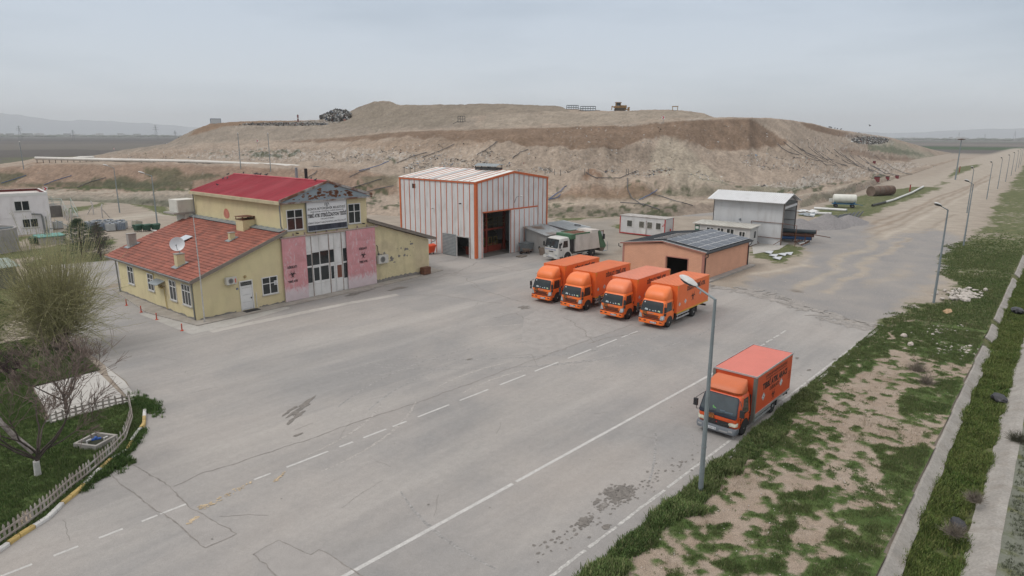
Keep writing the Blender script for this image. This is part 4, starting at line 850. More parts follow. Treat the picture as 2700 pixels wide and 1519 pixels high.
mb = MB(); mb.tube([(4.97, -.05, .2), (4.97, -.05, 1.4)], .025); mb.build('conduit', WHITE, hb)
# awning and gas pipework on the side wall
mb = MB()
for k in range(12): mb.prism([(-.02, 4.9+k*.13, 2.46), (-.02, 5.03+k*.13, 2.46+.02*(k % 2)), (-.75, 5.03+k*.13, 2.2+.02*(k % 2)), (-.75, 4.9+k*.13, 2.2)], (0, 0, .02))
aw = mb.build('awning', STEEL, hb); mb = MB()
for y in (5.0, 6.3): mb.tube([(-.02, y, 2.0), (-.6, y, 2.24)], .018, 5)
mb.build('awning_bracket', RUST, aw)
GAS = mat('yellow_gas_pipe', (.40, .30, .10), .6, .15, 4)
mb = MB(); mb.tube([(-.08, 13.4, 2.95), (-.08, 6.9, 2.8), (-.08, 6.8, 2.3), (-.08, 6.0, 1.9), (-.08, 5.1, 1.9), (-.08, 4.9, .2)], .03); mb.tube([(-.1, 5.9, 1.85), (-.1, 5.5, 1.85)], .09, 8); mb.tube([(-.1, 6.2, 2.05), (-.1, 5.4, 2.05)], .03, 8); mb.build('gas_pipe', GAS, hb)
# central glazed doors
mb = MB(); mb.box(9.7, 14.0, -.06, -.012, .1, 5.45); gf = mb.build('glazed_front', WHITE, hb)
mb = MB()
for a, b, c, d in ((9.78, 10.3, 2.85, 3.85+.0), (10.42, 11.1, 2.85, 3.95), (11.2, 12.05-.0, 2.85, 4.0), (12.2, 12.62, 2.85, 4.0), (13.6, 13.98, 2.75, 3.95), (9.78, 10.3, 1.35, 2.7), (10.5, 11.02, 1.45, 2.6), (11.2, 12.0, 1.4, 2.65), (12.25, 12.55, 1.35, 2.5), (13.6, 13.98, 1.2, 2.6)): mb.box(a, b, -.068, -.061, c, d)
mb.build('pane', GLASS, gf)
mb = MB()
for a in (10.36, 11.14, 12.12, 12.68, 13.52): mb.box(a-.03, a+.03, -.085, -.061, .12, 5.42)
for z in (2.72, 4.08, 1.18): mb.box(9.72, 13.98, -.078, -.061, z-.03, z+.03)
mb.build('mullion', mat('white_frame', (.55, .55, .54), .5, .1, dirt=.3), gf)
mb = MB(); mb.box(12.1, 12.16, -.11, -.086, .1, 5.4); mb.box(13.44, 13.49, -.11, -.086, .1, 5.4); mb.box(10.33, 10.37, -.11, -.086, .1, 5.4); mb.build('rusty_post', mat('rusty_post', (.22, .15, .12), .8, .3, 3), gf)
mb = MB(); mb.box(12.75, 13.45, -.1, -.061, .2, 2.62); wd_ = mb.build('wicket_door', WHITE, gf); mb = MB(); mb.box(12.88, 13.36, -.115, -.101, 1.35, 2.5); mb.build('brown_panel', mat('brown_hardboard', (.15, .05, .028), .6, .1, 2), wd_)
mb = MB(); mb.tube([(7.35, -.2, 5.58), (17.6, -.2, 5.58)], .06, 6)
for x in np.arange(7.6, 17.6, 1.1): mb.box(x-.02, x+.02, -.2, 0, 5.6, 5.85)
mb.build('gate_rail', mat('faded_pink_rail', (.38, .30, .28), .8, .2, 4), hb)
# pink sliding gates
def gate_mat():
    m = mat('faded_pink_gate', (.53, .25, .265), .75, .12, 1.2); t = m.node_tree; p = t.nodes['Principled BSDF']; l = t.links.new
    src = p.inputs['Base Color'].links[0].from_socket; tc = N(t, 'ShaderNodeTexCoord')
    mp = N(t, 'ShaderNodeMapping'); mp.inputs['Scale'].default_value = (2.2, 1, .8); l(tc.outputs['Object'], mp.inputs[0])
    n = N(t, 'ShaderNodeTexNoise'); n.inputs['Scale'].default_value = 1.6; n.inputs['Detail'].default_value = 7; n.inputs['Roughness'].default_value = .7; n.inputs['Distortion'].default_value = 1.5; l(mp.outputs[0], n.inputs[0])
    s = N(t, 'ShaderNodeSeparateXYZ'); l(tc.outputs['Object'], s.inputs[0]); g1 = N(t, 'ShaderNodeMapRange'); g1.inputs[1].default_value = .25; g1.inputs[2].default_value = 1.5; g1.inputs[3].default_value = .42; g1.inputs[4].default_value = 0; l(s.outputs[2], g1.inputs[0])
    a = N(t, 'ShaderNodeMath', operation='ADD'); l(n.outputs[0], a.inputs[0]); l(g1.outputs[0], a.inputs[1]); r = N(t, 'ShaderNodeMapRange'); r.inputs[1].default_value = .52; r.inputs[2].default_value = .70; r.inputs[4].default_value = .75; l(a.outputs[0], r.inputs[0])
    q = N(t, 'ShaderNodeMixRGB'); l(r.outputs[0], q.inputs[0]); l(src, q.inputs[1]); q.inputs[2].default_value = (.56, .54, .56, 1); l(q.outputs[0], p.inputs['Base Color']); return m
GATE = gate_mat()
for x0, x1, nc in ((7.5, 9.75, 2), (13.95, 17.2, 3)):
    mb = MB(); mb.box(x0, x1, -.22, -.14, .12, 5.5); gt = mb.build('sliding_gate', GATE, hb); mb = MB()
    for i in range(nc):
        for j in range(5):
            a = x0+(x1-x0)*i/nc; b = x0+(x1-x0)*(i+1)/nc; c = .12+5.38*j/5; d = c+5.38/5; mx_, mz_ = (a+b)/2, (c+d)/2
            mb.add([(a+.03, -.222, c+.03), (b-.03, -.222, c+.03), (b-.03, -.222, d-.03), (a+.03, -.222, d-.03), (mx_, -.262, mz_)], [(0, 1, 4), (1, 2, 4), (2, 3, 4), (3, 0, 4)])
    mb.build('pressed_panels', GATE, gt); mb = MB(); bx_ = x0+.78 if nc == 2 else x0+1.75; bz = 2.45 if nc == 2 else 3.1
    put_text(mb, 'DİKKAT!', (bx_-.45, -.27, bz+.5), (1, 0, 0), (0, 0, 1), .9, .2, .04); put_text(mb, 'TIBBİ ATIK', (bx_-.48, -.27, bz-.72), (1, 0, 0), (0, 0, 1), .95, .18, .04); biohazard(mb, (bx_, -.27, bz-.04), (1, 0, 0), (0, 0, 1), .36); mb.build('lettering', BLACK, gt)
# hall rear balcony block
mb = MB(); mb.box(6.4, 8.2, 16.1, 18, 6.55, 7.75)
rb = mb.build('rear_parapet', mat('cream_parapet', (.55, .54, .49), .8, .08, 1.5, dirt=.3), hb); mb = MB(); mb.box(5.9, 8.3, 16.0, 18.3, 6.4, 6.54); mb.build('balcony_slab', CONC, rb); mb = MB(); mb.box(7.0, 12, 16.1, 18, 0, 6.39); mb.build('rear_block', mat('cream_parapet', (.5, .5, .5)), hb)
# ---- sign board
def hp(x, y, z): return tuple(Matrix.Translation(H0) @ Matrix.Rotation(HR, 4, 'Z') @ Vector((x, y, z)))
sg = thing('facility_sign', 'white facility signboard with black lettering and an eagle emblem on the hall gable', 'sign', hp(12.12, -.1, 5.85), HR)
SW = 2.02
mb = MB(); mb.box(-SW, SW, -.08, 0, 0, 2.5); mb.build('board', mat('sign_white', (.66, .67, .68), .5, .03, dirt=.06), sg)
mb = MB()
for a, b, c, d in ((-SW-.06, -SW, -.04, 2.54), (SW, SW+.06, -.04, 2.54), (-SW, SW, -.06, -.001), (-SW, SW, 2.501, 2.56)): mb.box(a, b, -.1, .0, c, d)
mb.build('frame', STEEL, sg); mb = MB(); mb.box(-SW+.03, SW-.03, -.09, -.081, .03, .5); mb.build('dark_band', mat('peeling_navy_band', (.012, .017, .03), .5, .4, 2, var2=(.04, .05, .07), mapscale=(3, 1, .6)), sg)
mb = MB(); ux, uz = (1, 0, 0), (0, 0, 1)
for s_, wd_, h_, z_, b_ in (('KONYA BÜYÜKŞEHİR BELEDİYESİ', 3.84, .19, 1.8, .03), ('ÇEVRE KORUMA VE KONTROL DAİRESİ BAŞKANLIĞI', 3.4, .11, 1.59, .02), ('TIBBİ ATIK STERİLİZASYON TESİSİ', 3.98, .30, 1.17, .05), ('YÜKLENİCİ FİRMA :', 1.45, .11, .93, .02), ('BİBERCİ İNŞAAT NAKLİYE PETROL SAN.TİC.LTD.ŞTİ.', 3.9, .145, .62, .02)): put_text(mb, s_, (-wd_/2, -.084, z_), ux, uz, wd_, h_, b_)
mb.build('lettering', BLACK, sg)
mb = MB()   # double-headed eagle emblem
for s_ in (-1, 1):
    mb.add([(s_*a, -.084, 2.04+b) for a, b in ((.0, .05), (.06, .02), (.1, .16), (.13, .28), (.2, .33), (.24, .18), (.25, .02), (.2, .1), (.17, .24), (.13, .14), (.1, .0), (.05, -.03), (0, .0))], [tuple(range(13))])
    mb.add([(s_*a, -.084, 2.04+b) for a, b in ((.01, .2), (.03, .3), (.08, .36), (.13, .35), (.09, .32), (.07, .26), (.05, .16), (.01, .1))], [tuple(range(8))])
mb.add([(a, -.084, 2.04+b) for a, b in ((-.04, .05), (.04, .05), (.05, .2), (0, .27), (-.05, .2))], [tuple(range(5))])
mb.build('emblem', mat('emblem_grey', (.16, .17, .18), .6), sg)
# ---- things on the building
def ac(label, x, y, z, fan=BLACK, wd=.85, ht=.55, grp='wall mounted air conditioner units'):
    t = thing('air_conditioner_unit', label, 'air conditioner', hp(x, y, z), HR, grp)
    mb = MB(); mb.box(-wd/2, wd/2, -.42, -.1, 0, ht); b = mb.build('casing', mat('ac_casing', (.50, .49, .45), .5, .05, dirt=.15), t)
    mb = MB(); mb.lathe([(0, 0), (ht*.36, 0), (ht*.36, -.02), (0, -.02)], (-wd*.08, -.421, ht*.5), 20, 'y'); f = mb.build('fan_guard', fan, t)
    mb = MB()
    for r_ in (.14, .24, .33): mb.lathe([(ht*r_, -.022), (ht*(r_+.02), -.022), (ht*(r_+.02), -.03), (ht*r_, -.03)], (-wd*.08, -.421, ht*.5), 20, 'y')
    mb.lathe([(0, -.022), (ht*.07, -.022), (ht*.05, -.035), (0, -.035)], (-wd*.08, -.421, ht*.5), 10, 'y'); mb.build('fan_grille', mat('ac_grille', (.2, .2, .19), .5), f)
    for s_ in (-1, 1): mb = MB(); mb.box(s_*wd*.32-.02, s_*wd*.32+.02, -.4, 0, -.06, -.002); mb.build('bracket', STEEL, t)
    return t
t = ac('small white air conditioner unit left of the office door, with a red sticker', 2.85, 0, 2.5)
mb = MB(); mb.box(.25, .36, -.428, -.421, .1, .42); mb.build('sticker', mat('red_sticker', (.5, .12, .07), .5), t)
t = ac('larger white air conditioner unit right of the right pink gate', 17.95, 0, 1.98, BLACK, 1.15, .78)
mb = MB(); mb.tube([(-.4, -.2, .78), (-.4, -.1, 1.3), (-.35, -.02, 1.65), (-.5, -.02, 1.75)], .03); mb.build('refrigerant_pipe', BLACK, t)
t = thing('satellite_dish', 'round white satellite dish standing on the small yellow roof chimney', 'satellite dish', hp(1.0, 4.15, 4.68), HR)
mb = MB(); prof = [(0, 0), (.2, .02), (.4, .08), (.55, .16)]; mb.lathe(prof+[(.56, .19), (.4, .105), (.2, .045), (0, .025)], (0, 0, 0), 28); o = mb.build('reflector', mat('dish_white', (.6, .61, .63), .4, .03), t, smooth=True)
o.matrix_local = Matrix.Translation((-.05, -.1, .75)) @ Vector((-.55, -.78, .30)).to_track_quat('Z', 'Y').to_matrix().to_4x4()
mb = MB(); mb.tube([(.1, .05, 0), (.05, .05, .7)], .035); mb.build('mast', STEEL, t); mb = MB(); mb.tube([(-.2, -.3, .3), (-.38, -.6, .75)], .02); mb.ico((-.4, -.62, .8), .06); mb.build('feed_arm', STEEL, t)
t = thing('antenna_pole', 'tall thin white pole at the near corner of the yellow building', 'pole', hp(.25, -.8, 0), HR)
mb = MB(); mb.tube([(0, 0, 0), (.02, 0, 4.5), (-.02, 0, 8.3)], [.05, .042, .022], 7); mb.build('pole', mat('peeling_white_pole', (.42, .41, .40), .7, .3, 3, fleck=.3), t); mb = MB(); mb.cyl((0, 0, 0), (0, 0, .12), .1); mb.build('foot', CONC, t)
t = thing('steel_box', 'rusty brown steel box on the ground at the right end of the yellow annex', 'metal box', hp(23.3, -.35, .0), HR)
mb = MB(); mb.box(-.5, .5, -.32, .2, .09, .75); mb.build('body', RUST, t); mb = MB(); mb.box(-.53, .53, -.35, .22, .751, .79); mb.box(-.53, .53, -.345, -.321, .09, .16); mb.build('rim', RUST, t)
def bin4(name, label, cat, loc, rz, m, grp=None, s=1.):
    t = thing(name, label, cat, loc, rz, grp); mb = MB()
    mb.loft([[(-.42*s, -.35*s, .2*s), (.42*s, -.35*s, .2*s), (.42*s, .35*s, .2*s), (-.42*s, .35*s, .2*s)], [(-.6*s, -.5*s, 1.0*s), (.6*s, -.5*s, 1.0*s), (.6*s, .5*s, 1.0*s), (-.6*s, .5*s, 1.0*s)]]); mb.build('body', m, t)
    mb = MB(); rings = []
    for k in range(7):
        a = PI*k/6; rings.append([(-.62*s, -.52*s*math.cos(a), (1.003+.22*math.sin(a))*s), (.62*s, -.52*s*math.cos(a), (1.003+.22*math.sin(a))*s)])
    vs = [p for r_ in rings for p in r_]; mb.add(vs, [(2*i, 2*i+1, 2*i+3, 2*i+2) for i in range(6)]+[tuple(range(0, 14, 2)), tuple(range(13, 0, -2))]); mb.build('lid', m, t)
    for sx in (-1, 1):
        for sy in (-1, 1): mb = MB(); mb.cyl((sx*.35*s-.03, sy*.28*s, .09*s), (sx*.35*s+.03, sy*.28*s, .09*s), .09*s, n=10); mb.build('wheel', RUBBER, t)
    return t
bin4('waste_bin', 'orange four wheeled waste bin between the yellow annex and the striped hangar', 'waste bin', (51.9, 58.6, .02), .1, mat('orange_plastic', (.68, .07, .015), .4, .05))
for k, (x, y, lb) in enumerate(((16.75, 6.5, ''),)): pass
for x, z, dx in ((8.0, 6.35, -.2), (16.05, 6.05, .2), (9.55, 5.75, 0)):
    pass
def camera_(label, loc, face):
    t = thing('security_camera', label, 'camera', loc, face, 'small wall cameras'); mb = MB(); mb.box(-.05, .05, -.42, -.12, -.05, .05); mb.build('housing', BLACK if 'black' in label else WHITE, t); mb = MB(); mb.tube([(0, 0, 0), (0, -.15, 0)], .02, 5); mb.build('bracket', STEEL, t)
camera_('small white camera by the left upper window of the hall', hp(7.95, 0, 6.3), HR); camera_('small black camera below the right upper window of the hall', hp(15.9, 0, 6.0), HR)
camera_('small black camera just above the left pink gate', hp(9.0, 0, 5.85), HR); camera_('small black camera high on the left wall of the striped hangar', (53.14, 54.3, 6.3), -PI/2); camera_('small white camera in the middle of the left wall of the striped hangar', (53.14, 59.1, 5.4), -PI/2)
# pigeons on the red roof
def bird(label, loc, rz, m, grp, s=1.):
    t = thing('bird', label, 'bird', loc, rz, grp)
    mb = MB(); mb.tube([(-.2*s, 0, .1*s), (-.1*s, 0, .1*s), (0, 0, .11*s), (.09*s, 0, .15*s), (.13*s, 0, .21*s), (.17*s, 0, .22*s), (.21*s, 0, .215*s)], [.015*s, .05*s, .075*s, .06*s, .035*s, .032*s, .006*s], 7)
    for q in (-1, 1): mb.tube([(.0, q*.03*s, .07*s), (0.02*s, q*.03*s, 0)], .008*s, 4)
    mb.build('body', m, t, smooth=True)
PIG = mat('pigeon_grey', (.05, .05, .06), .7, .2)
for k, (y, dx, w_) in enumerate(((15.9, -.6, 'far'), (14.8, -1.7, ''), (14.3, -1.5, ''), (13.9, .02, ''), (11.6, .02, ''), (11.2, .02, ''), (10.7, .02, ''), (9.6, .02, ''), (2.1, .02, ''), (1.0, -.3, ''), (13.0, -3.2, ''))):
    z = 10.12+(dx if dx < 0 else 0)*.297; bird('small dark pigeon perched on the red metal roof', hp(12.2+dx, y, z), random.uniform(0, 6), PIG, 'pigeons perched on the red metal roof', .95)
# ================================================================== STRIPED HANGAR
X0, X1, Y0, Y1, HE, HA = 53.15, 66.15, 52.0, 65.35, 8.75, 9.72; XC = 59.65
hg = thing('striped_hangar', 'tall white metal hangar with orange stripes and a dark open doorway', 'hangar', (X0, Y0, 0))
SH = mat('white_sheet_cladding', (.62, .62, .62), .5, .05, 1.2, dirt=.3, mapscale=(1, 1, .3)); ORG = mat('orange_trim', (.50, .115, .035), .55, .12, 2, dirt=.15)
def ztop(x): return HE+(HA-HE)*(1-abs(x-XC)/(XC-X0))
mb = MB()
mb.prism([(X0, Y0, .0), (X0+.001+1.15, Y0, .0), (X0+1.15, Y0, ztop(X0+1.15)), (X0, Y0, HE)], (0, .12, 0))
mb.prism([(54.3, Y0, 5.38), (59.0, Y0, 5.38), (59.0, Y0, ztop(59)), (54.3, Y0, ztop(54.3))], (0, .12, 0))
mb.prism([(59.0, Y0, 0), (X1, Y0, 0), (X1, Y0, HE), (XC, Y0, HA), (59.0, Y0, ztop(59))], (0, .12, 0))
mb.box(X0, X0+.1, Y0+.12, 53.05, .0, HE); mb.box(X0, X0+.1, 53.05, 55.1, 2.4, HE); mb.box(X0, X0+.1, 55.1, Y1, 0, HE)
mb.box(X1-.1, X1, Y0+.12, Y1, 0, HE); mb.prism([(X0, Y1, 0), (X1, Y1, 0), (X1, Y1, HE), (XC, Y1, HA), (X0, Y1, HE)], (0, -.1, 0))
for k in range(int((X1-X0)/.25)):                                   # fine corrugation
    x = X0+.12+k*.25
    if 54.25 < x < 59.0: mb.box(x, x+.03, Y0-.012, Y0, 5.4, ztop(x)-.1)
    elif x > 54 or x < 54.2: mb.box(x, x+.03, Y0-.012, Y0, .05, ztop(x)-.1)
for k in range(int((Y1-Y0)/.25)):
    y = Y0+.12+k*.25; mb.box(X0-.012, X0, y, y+.03, 2.45 if 53.0 < y < 55.15 else .05, HE-.1)
wl = mb.build('wall', SH, hg, world=True)
mb = MB()
for x in np.arange(X0+.93, X1-.2, .93):
    if abs(x-53.15) < .2: continue
    a = 5.42 if 54.25 < x < 64.05 else .05; mb.box(x-.045, x+.045, Y0-.035, Y0-.013, a, ztop(x)-.12)
    if 59.1 < x < 64.0: mb.box(x-.045, x+.045, Y0-.115, Y0-.10, .05, 5.2)
for y in np.arange(Y0+1.0, Y1-.3, .955):
    mb.box(X0-.035, X0-.013, y-.045, y+.045, 2.5 if 53 < y < 57.5 else .05, HE-.12)
mb.box(X0-.06, X0+.26, Y0-.06, Y0-.036, .1, HE); mb.box(X0-.06, X0-.036, Y0-.035, Y0+.26, .1, HE); mb.box(X1-.2, X1+.05, Y0-.06, Y0-.036, .0, HE); mb.box(X0-.06, X0-.036, Y1-.22, Y1+.05, .0, HE)
for xa_, za_, xb2, zb2 in ((X0-.08, HE, XC, HA), (XC, HA, X1+.08, HE)): mb.prism([(xa_, Y0-.1, za_-.12), (xb2, Y0-.1, zb2-.12), (xb2, Y0-.1, zb2+.14), (xa_, Y0-.1, za_+.14)], (0, .1, 0))
mb.box(X0-.1, X0-.037, Y0, Y1+.05, HE-.1, HE+.1)
mb.build('orange_stripe', ORG, hg, world=True)
mb = MB(); mb.box(59.02, 64.0, Y0-.10, Y0-.04, .04, 5.25); mb.build('sliding_door', SH, hg, world=True)
mb = MB(); mb.box(54.2, 64.1, Y0-.13, Y0-.036, 5.27, 5.41); mb.box(58.98, 59.06, Y0-.13, Y0-.101, .05, 5.25); mb.build('door_rail', ORG, hg, world=True)
mb = MB()
for s_, xe in ((-1, X0-.12), (1, X1+.12)): mb.prism([(xe, Y0-.05, HE+.09), (XC, Y0-.05, HA+.11), (XC, Y0-.05, HA+.16), (xe, Y0-.05, HE+.14)], (0, Y1-Y0+.1, 0))
rf = mb.build('roof', mat('white_roof_sheet', (.66, .66, .63), .5, .08, 1, dirt=.35), hg, world=True)
mb = MB(); mb2 = MB()
for k, y in enumerate(np.arange(Y0+.9, Y1-.3, .97)):
    m_ = mb
    for xe in (X0-.12, X1+.12): m_.prism([(xe, y, HE+.139), (XC, y, HA+.159), (XC, y, HA+.20), (xe, y, HE+.18)], (0, .08, 0))
mb.build('roof_rib', ORG, rf, world=True)
mb = MB()
for y in (54.9, 58.8, 62.7):
    for xe in (X0, X1): mb.prism([(xe, y, HE+.155), (XC-.3*(1 if xe < XC else -1), y, HA+.135), (XC-.3*(1 if xe < XC else -1), y, HA+.165), (xe, y, HE+.185)], (0, .86, 0))
mb.build('translucent_sheet', mat('translucent_panel', (.36, .40, .40), .3, .1, 2, dirt=.3), rf, world=True)
mb = MB()
for k in range(14): mb.prism([(XC-.75, 54.2+k*.27, HA+.55), (XC, 54.2+k*.27, HA+.85), (XC, 54.33+k*.27, HA+.88), (XC-.75, 54.33+k*.27, HA+.58)], (0, 0, .02)); mb.prism([(XC-.75, 54.33+k*.27, HA+.58), (XC, 54.33+k*.27, HA+.88), (XC, 54.47+k*.27, HA+.85), (XC-.75, 54.47+k*.27, HA+.55)], (0, 0, .02))
mb.box(XC, XC+.75, 54.2, 58, HA+.75, HA+.8)
vn = mb.build('roof_vent', STEEL, rf, world=True); mb = MB()
for y in (54.4, 55.6, 56.8, 57.8): mb.box(XC-.6, XC-.54, y, y+.06, HA+.1, HA+.6); mb.box(XC+.54, XC+.6, y, y+.06, HA+.1, HA+.75)
mb.box(XC-.56, XC+.56, 54.45, 57.8, HA+.12, HA+.42); mb.build('vent_frame', mat('dark_steel', (.05, .05, .05), .7), vn, world=True)
mb = MB(); mb.box(X0-.03, X0-.014, 62.35, 62.95, 7.6, 8.15); mb.build('small_window', mat('dark_brown_opening', (.04, .02, .015), .8), hg, world=True)
mb = MB(); mb.box(X0-.15, X0+.1, 52.96, 53.05, .02, 2.5); mb.box(X0-.15, X0+.1, 55.1, 55.19, .02, 2.5); mb.box(X0-.15, X0+.1, 53.05, 55.1, 2.4, 2.5); mb.build('side_door_frame', mat('chipped_frame', (.42, .41, .40), .8, .2, 4, dirt=.4), hg, world=True)
mb = MB(); mb.box(X0-.16, X0-.09, 55.2, 57.5, .06, 2.6); dl = mb.build('side_door_leaf', STEEL, hg, world=True); mb = MB()
for z in np.arange(.15, 2.55, .17): mb.prism([(X0-.165, 55.25, z), (X0-.165, 57.45, z), (X0-.21, 57.45, z+.05), (X0-.21, 55.25, z+.05)], (0, 0, .03))
mb.build('louvre', mat('louvre_steel', (.42, .44, .45), .5, .15, 3), dl, world=True)
mb = MB(); mb.tube([(59.75, Y0, 6.05), (59.75, Y0-.35, 6.75), (59.75, Y0-.9, 6.95)], .03, 5); lp_ = mb.build('wall_lamp', STEEL, hg, world=True); mb = MB(); mb.ico((59.75, Y0-1.05, 6.95), .2, (.6, 1.2, .4)); mb.build('lamp_head', WHITE, lp_, world=True)
# interior floor and plant
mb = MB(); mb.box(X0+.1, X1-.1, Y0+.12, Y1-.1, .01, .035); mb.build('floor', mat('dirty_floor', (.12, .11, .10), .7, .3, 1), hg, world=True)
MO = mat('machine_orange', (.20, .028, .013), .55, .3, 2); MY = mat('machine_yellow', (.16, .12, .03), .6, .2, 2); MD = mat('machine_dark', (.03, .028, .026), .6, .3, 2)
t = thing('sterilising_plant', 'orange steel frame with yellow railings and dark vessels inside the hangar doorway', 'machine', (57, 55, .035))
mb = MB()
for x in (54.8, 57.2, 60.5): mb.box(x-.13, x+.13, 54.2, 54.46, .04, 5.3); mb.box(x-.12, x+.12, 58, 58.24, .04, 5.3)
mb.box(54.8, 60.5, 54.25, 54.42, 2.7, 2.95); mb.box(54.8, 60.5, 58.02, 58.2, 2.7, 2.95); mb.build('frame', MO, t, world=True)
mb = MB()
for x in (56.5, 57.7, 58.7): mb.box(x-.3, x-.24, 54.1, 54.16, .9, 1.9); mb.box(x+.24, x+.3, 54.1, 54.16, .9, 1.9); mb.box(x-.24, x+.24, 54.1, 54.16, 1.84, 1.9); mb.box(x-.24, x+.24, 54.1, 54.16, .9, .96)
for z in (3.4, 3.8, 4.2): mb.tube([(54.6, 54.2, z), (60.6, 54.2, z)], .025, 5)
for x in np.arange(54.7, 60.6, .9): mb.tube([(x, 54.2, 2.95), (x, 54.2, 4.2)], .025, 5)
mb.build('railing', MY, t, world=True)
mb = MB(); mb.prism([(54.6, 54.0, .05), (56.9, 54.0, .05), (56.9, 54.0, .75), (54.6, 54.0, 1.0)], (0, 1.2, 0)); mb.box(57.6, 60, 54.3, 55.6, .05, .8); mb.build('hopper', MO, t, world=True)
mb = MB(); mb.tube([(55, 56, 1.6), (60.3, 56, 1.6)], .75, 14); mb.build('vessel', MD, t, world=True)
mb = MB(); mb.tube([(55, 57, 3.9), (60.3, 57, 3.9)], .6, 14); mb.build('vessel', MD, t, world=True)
t = thing('steel_drum', 'dull metal drum just inside the hangar doorway', 'drum', (54.75, 52.9, .036)); mb = MB(); mb.lathe([(0, 0), (.29, 0), (.29, .28), (.305, .3), (.29, .32), (.29, .58), (.305, .6), (.29, .62), (.29, .88), (0, .88)]); mb.build('shell', mat('drum_paint', (.16, .12, .1), .6), t); mb = MB(); mb.cyl((.12, 0, .881), (.12, 0, .91), .04); mb.build('bung', STEEL, t)
# ================================================================== PEACH BRICK BUILDING
PX, PY, PW, PL_ = 59.85, 27.35, 9.3, 10.95     # near corner, width along Y, length along X
PE, PA = 2.82, 3.42; PYC = 32.0
PEACH = brick_mat('peach_brick', (.64, .345, .23), (.61, .325, .215), (.55, .29, .19), .36, .13, .016, 'xz', .06)
PINK = mat('dusty_pink_trim', (.36, .16, .125), .7, .08, 2)
t = thing('peach_building', 'low peach brick building with a dark roof carrying solar panels', 'building', (PX, PY, 0))
def pt(y): return PE+(PA-PE)*(1-abs(y-PYC)/(PW/2))
mb = MB(); yl = PY+PW
mb.prism([(PX, yl, 0), (PX, 31.45, 0), (PX, 31.45, pt(31.45)), (PX, yl, PE)], (.2, 0, 0)); mb.prism([(PX, 31.45, 2.0), (PX, 29.1, 2.0), (PX, 29.1, pt(29.1)), (PX, 31.45, pt(31.45))], (.2, 0, 0)); mb.prism([(PX, 29.1, 0), (PX, PY, 0), (PX, PY, PE), (PX, 29.1, pt(29.1))], (.2, 0, 0))
mb.box(PX+.2, PX+PL_, PY, PY+.2, 0, PE); mb.box(PX+.2, PX+PL_, yl-.2, yl, 0, PE); mb.prism([(PX+PL_, PY+.2, 0), (PX+PL_, yl-.2, 0), (PX+PL_, yl-.2, PE), (PX+PL_, PYC, PA), (PX+PL_, PY+.2, PE)], (-.2, 0, 0))
mb.build('wall', PEACH, t, world=True)
mb = MB(); mb.box(PX-.03, PX-.002, 29.0, 29.1, .0, 2.1); mb.box(PX-.03, PX-.002, 31.45, 31.55, 0, 2.1); mb.box(PX-.03, PX-.002, 29.1, 31.45, 2.0, 2.1); mb.build('door_surround', PINK, t, world=True)
mb = MB(); mb.box(PX-.02, PX-.002, PY, PY+.25, .0, PE-.2); mb.box(PX, PX+.25, PY-.02, PY-.002, 0, PE-.2); mb.box(PX-.02, PX-.002, yl-.22, yl, 0, PE-.2); mb.box(PX+PL_-.2, PX+PL_, PY-.02, PY-.002, 0, PE-.2); mb.build('corner_trim', PINK, t, world=True)
mb = MB(); mb.box(PX+.25, PX+PL_-.25, PY+.25, yl-.25, .01, .04); mb.build('floor', mat('dark_floor', (.03, .03, .03), .8), t, world=True)
DR = mat('charcoal_roof_sheet', (.045, .052, .062), .55, .12, 2)
mb = MB()
for ye, s_ in ((PY-.22, 1), (yl+.22, -1)): mb.prism([(PX-.16, ye, PE-.0), (PX-.16, PYC, PA+.06), (PX-.16, PYC, PA+.14), (PX-.16, ye, PE+.08)], (PL_+.5, 0, 0))
for x in np.arange(PX-.1, PX+PL_+.2, .35):
    for ye in (PY-.22, yl+.22): mb.prism([(x, ye, PE+.078), (x, PYC, PA+.138), (x, PYC, PA+.165), (x, ye, PE+.105)], (.05, 0, 0))
rf = mb.build('roof', DR, t, world=True)
mb = MB()
for ye in (PY-.24, yl+.24): mb.prism([(PX-.2, ye, PE-.04), (PX-.2, PYC, PA+.04), (PX-.2, PYC, PA+.15), (PX-.2, ye, PE+.09)], (.06, 0, 0))
mb.build('gable_board', PINK, rf, world=True)
mb = MB()
for ye in (PY-.25, yl+.25): mb.prism([(PX-.22, ye, PE+.102), (PX-.22, PYC, PA+.172), (PX-.22, PYC, PA+.2), (PX-.22, ye, PE+.13)], (.12, 0, 0))
mb.build('ridge_flashing', mat('pale_flashing', (.45, .43, .40), .4, .1), rf, world=True)
mb = MB(); mb.tube([(PX-.3, PY-.29, PE), (PX+PL_+.4, PY-.29, PE-.03)], .075); mb.build('gutter', BLACK, rf, world=True)
mb = MB(); mb.tube([(PX+.1, PY-.29, PE-.05), (PX+.12, PY-.3, PE-.35), (PX+.12, PY-.08, PE-.5), (PX+.12, PY-.08, .1)], .05); mb.build('downpipe', BLACK, t, world=True)
mb = MB(); mb.tube([(PX+PL_+.2, PY-.29, PE-.05), (PX+PL_-.1, PY-.3, PE-.35), (PX+PL_-.1, PY-.08, PE-.5), (PX+PL_-.1, PY-.08, .1)], .05); mb.build('downpipe', BLACK, t, world=True)
mb = MB(); mb.tube([(PX-.2, yl+.4, PE-.02), (PX-.22, yl+.38, PE-.3), (PX-.1, yl+.15, PE-.42)], .05); mb.build('downpipe', BLACK, t, world=True)
mb = MB(); mb.box(PX-.15, PX+PL_+.5, PY-.75, PY-.02, 0, .14); mb.build('plinth', CONC, t, world=True)
SP = brick_mat('solar_cells', (.028, .034, .052), (.036, .042, .062), (.22, .23, .25), .98, .5, .011, 'xz', .1, 0)
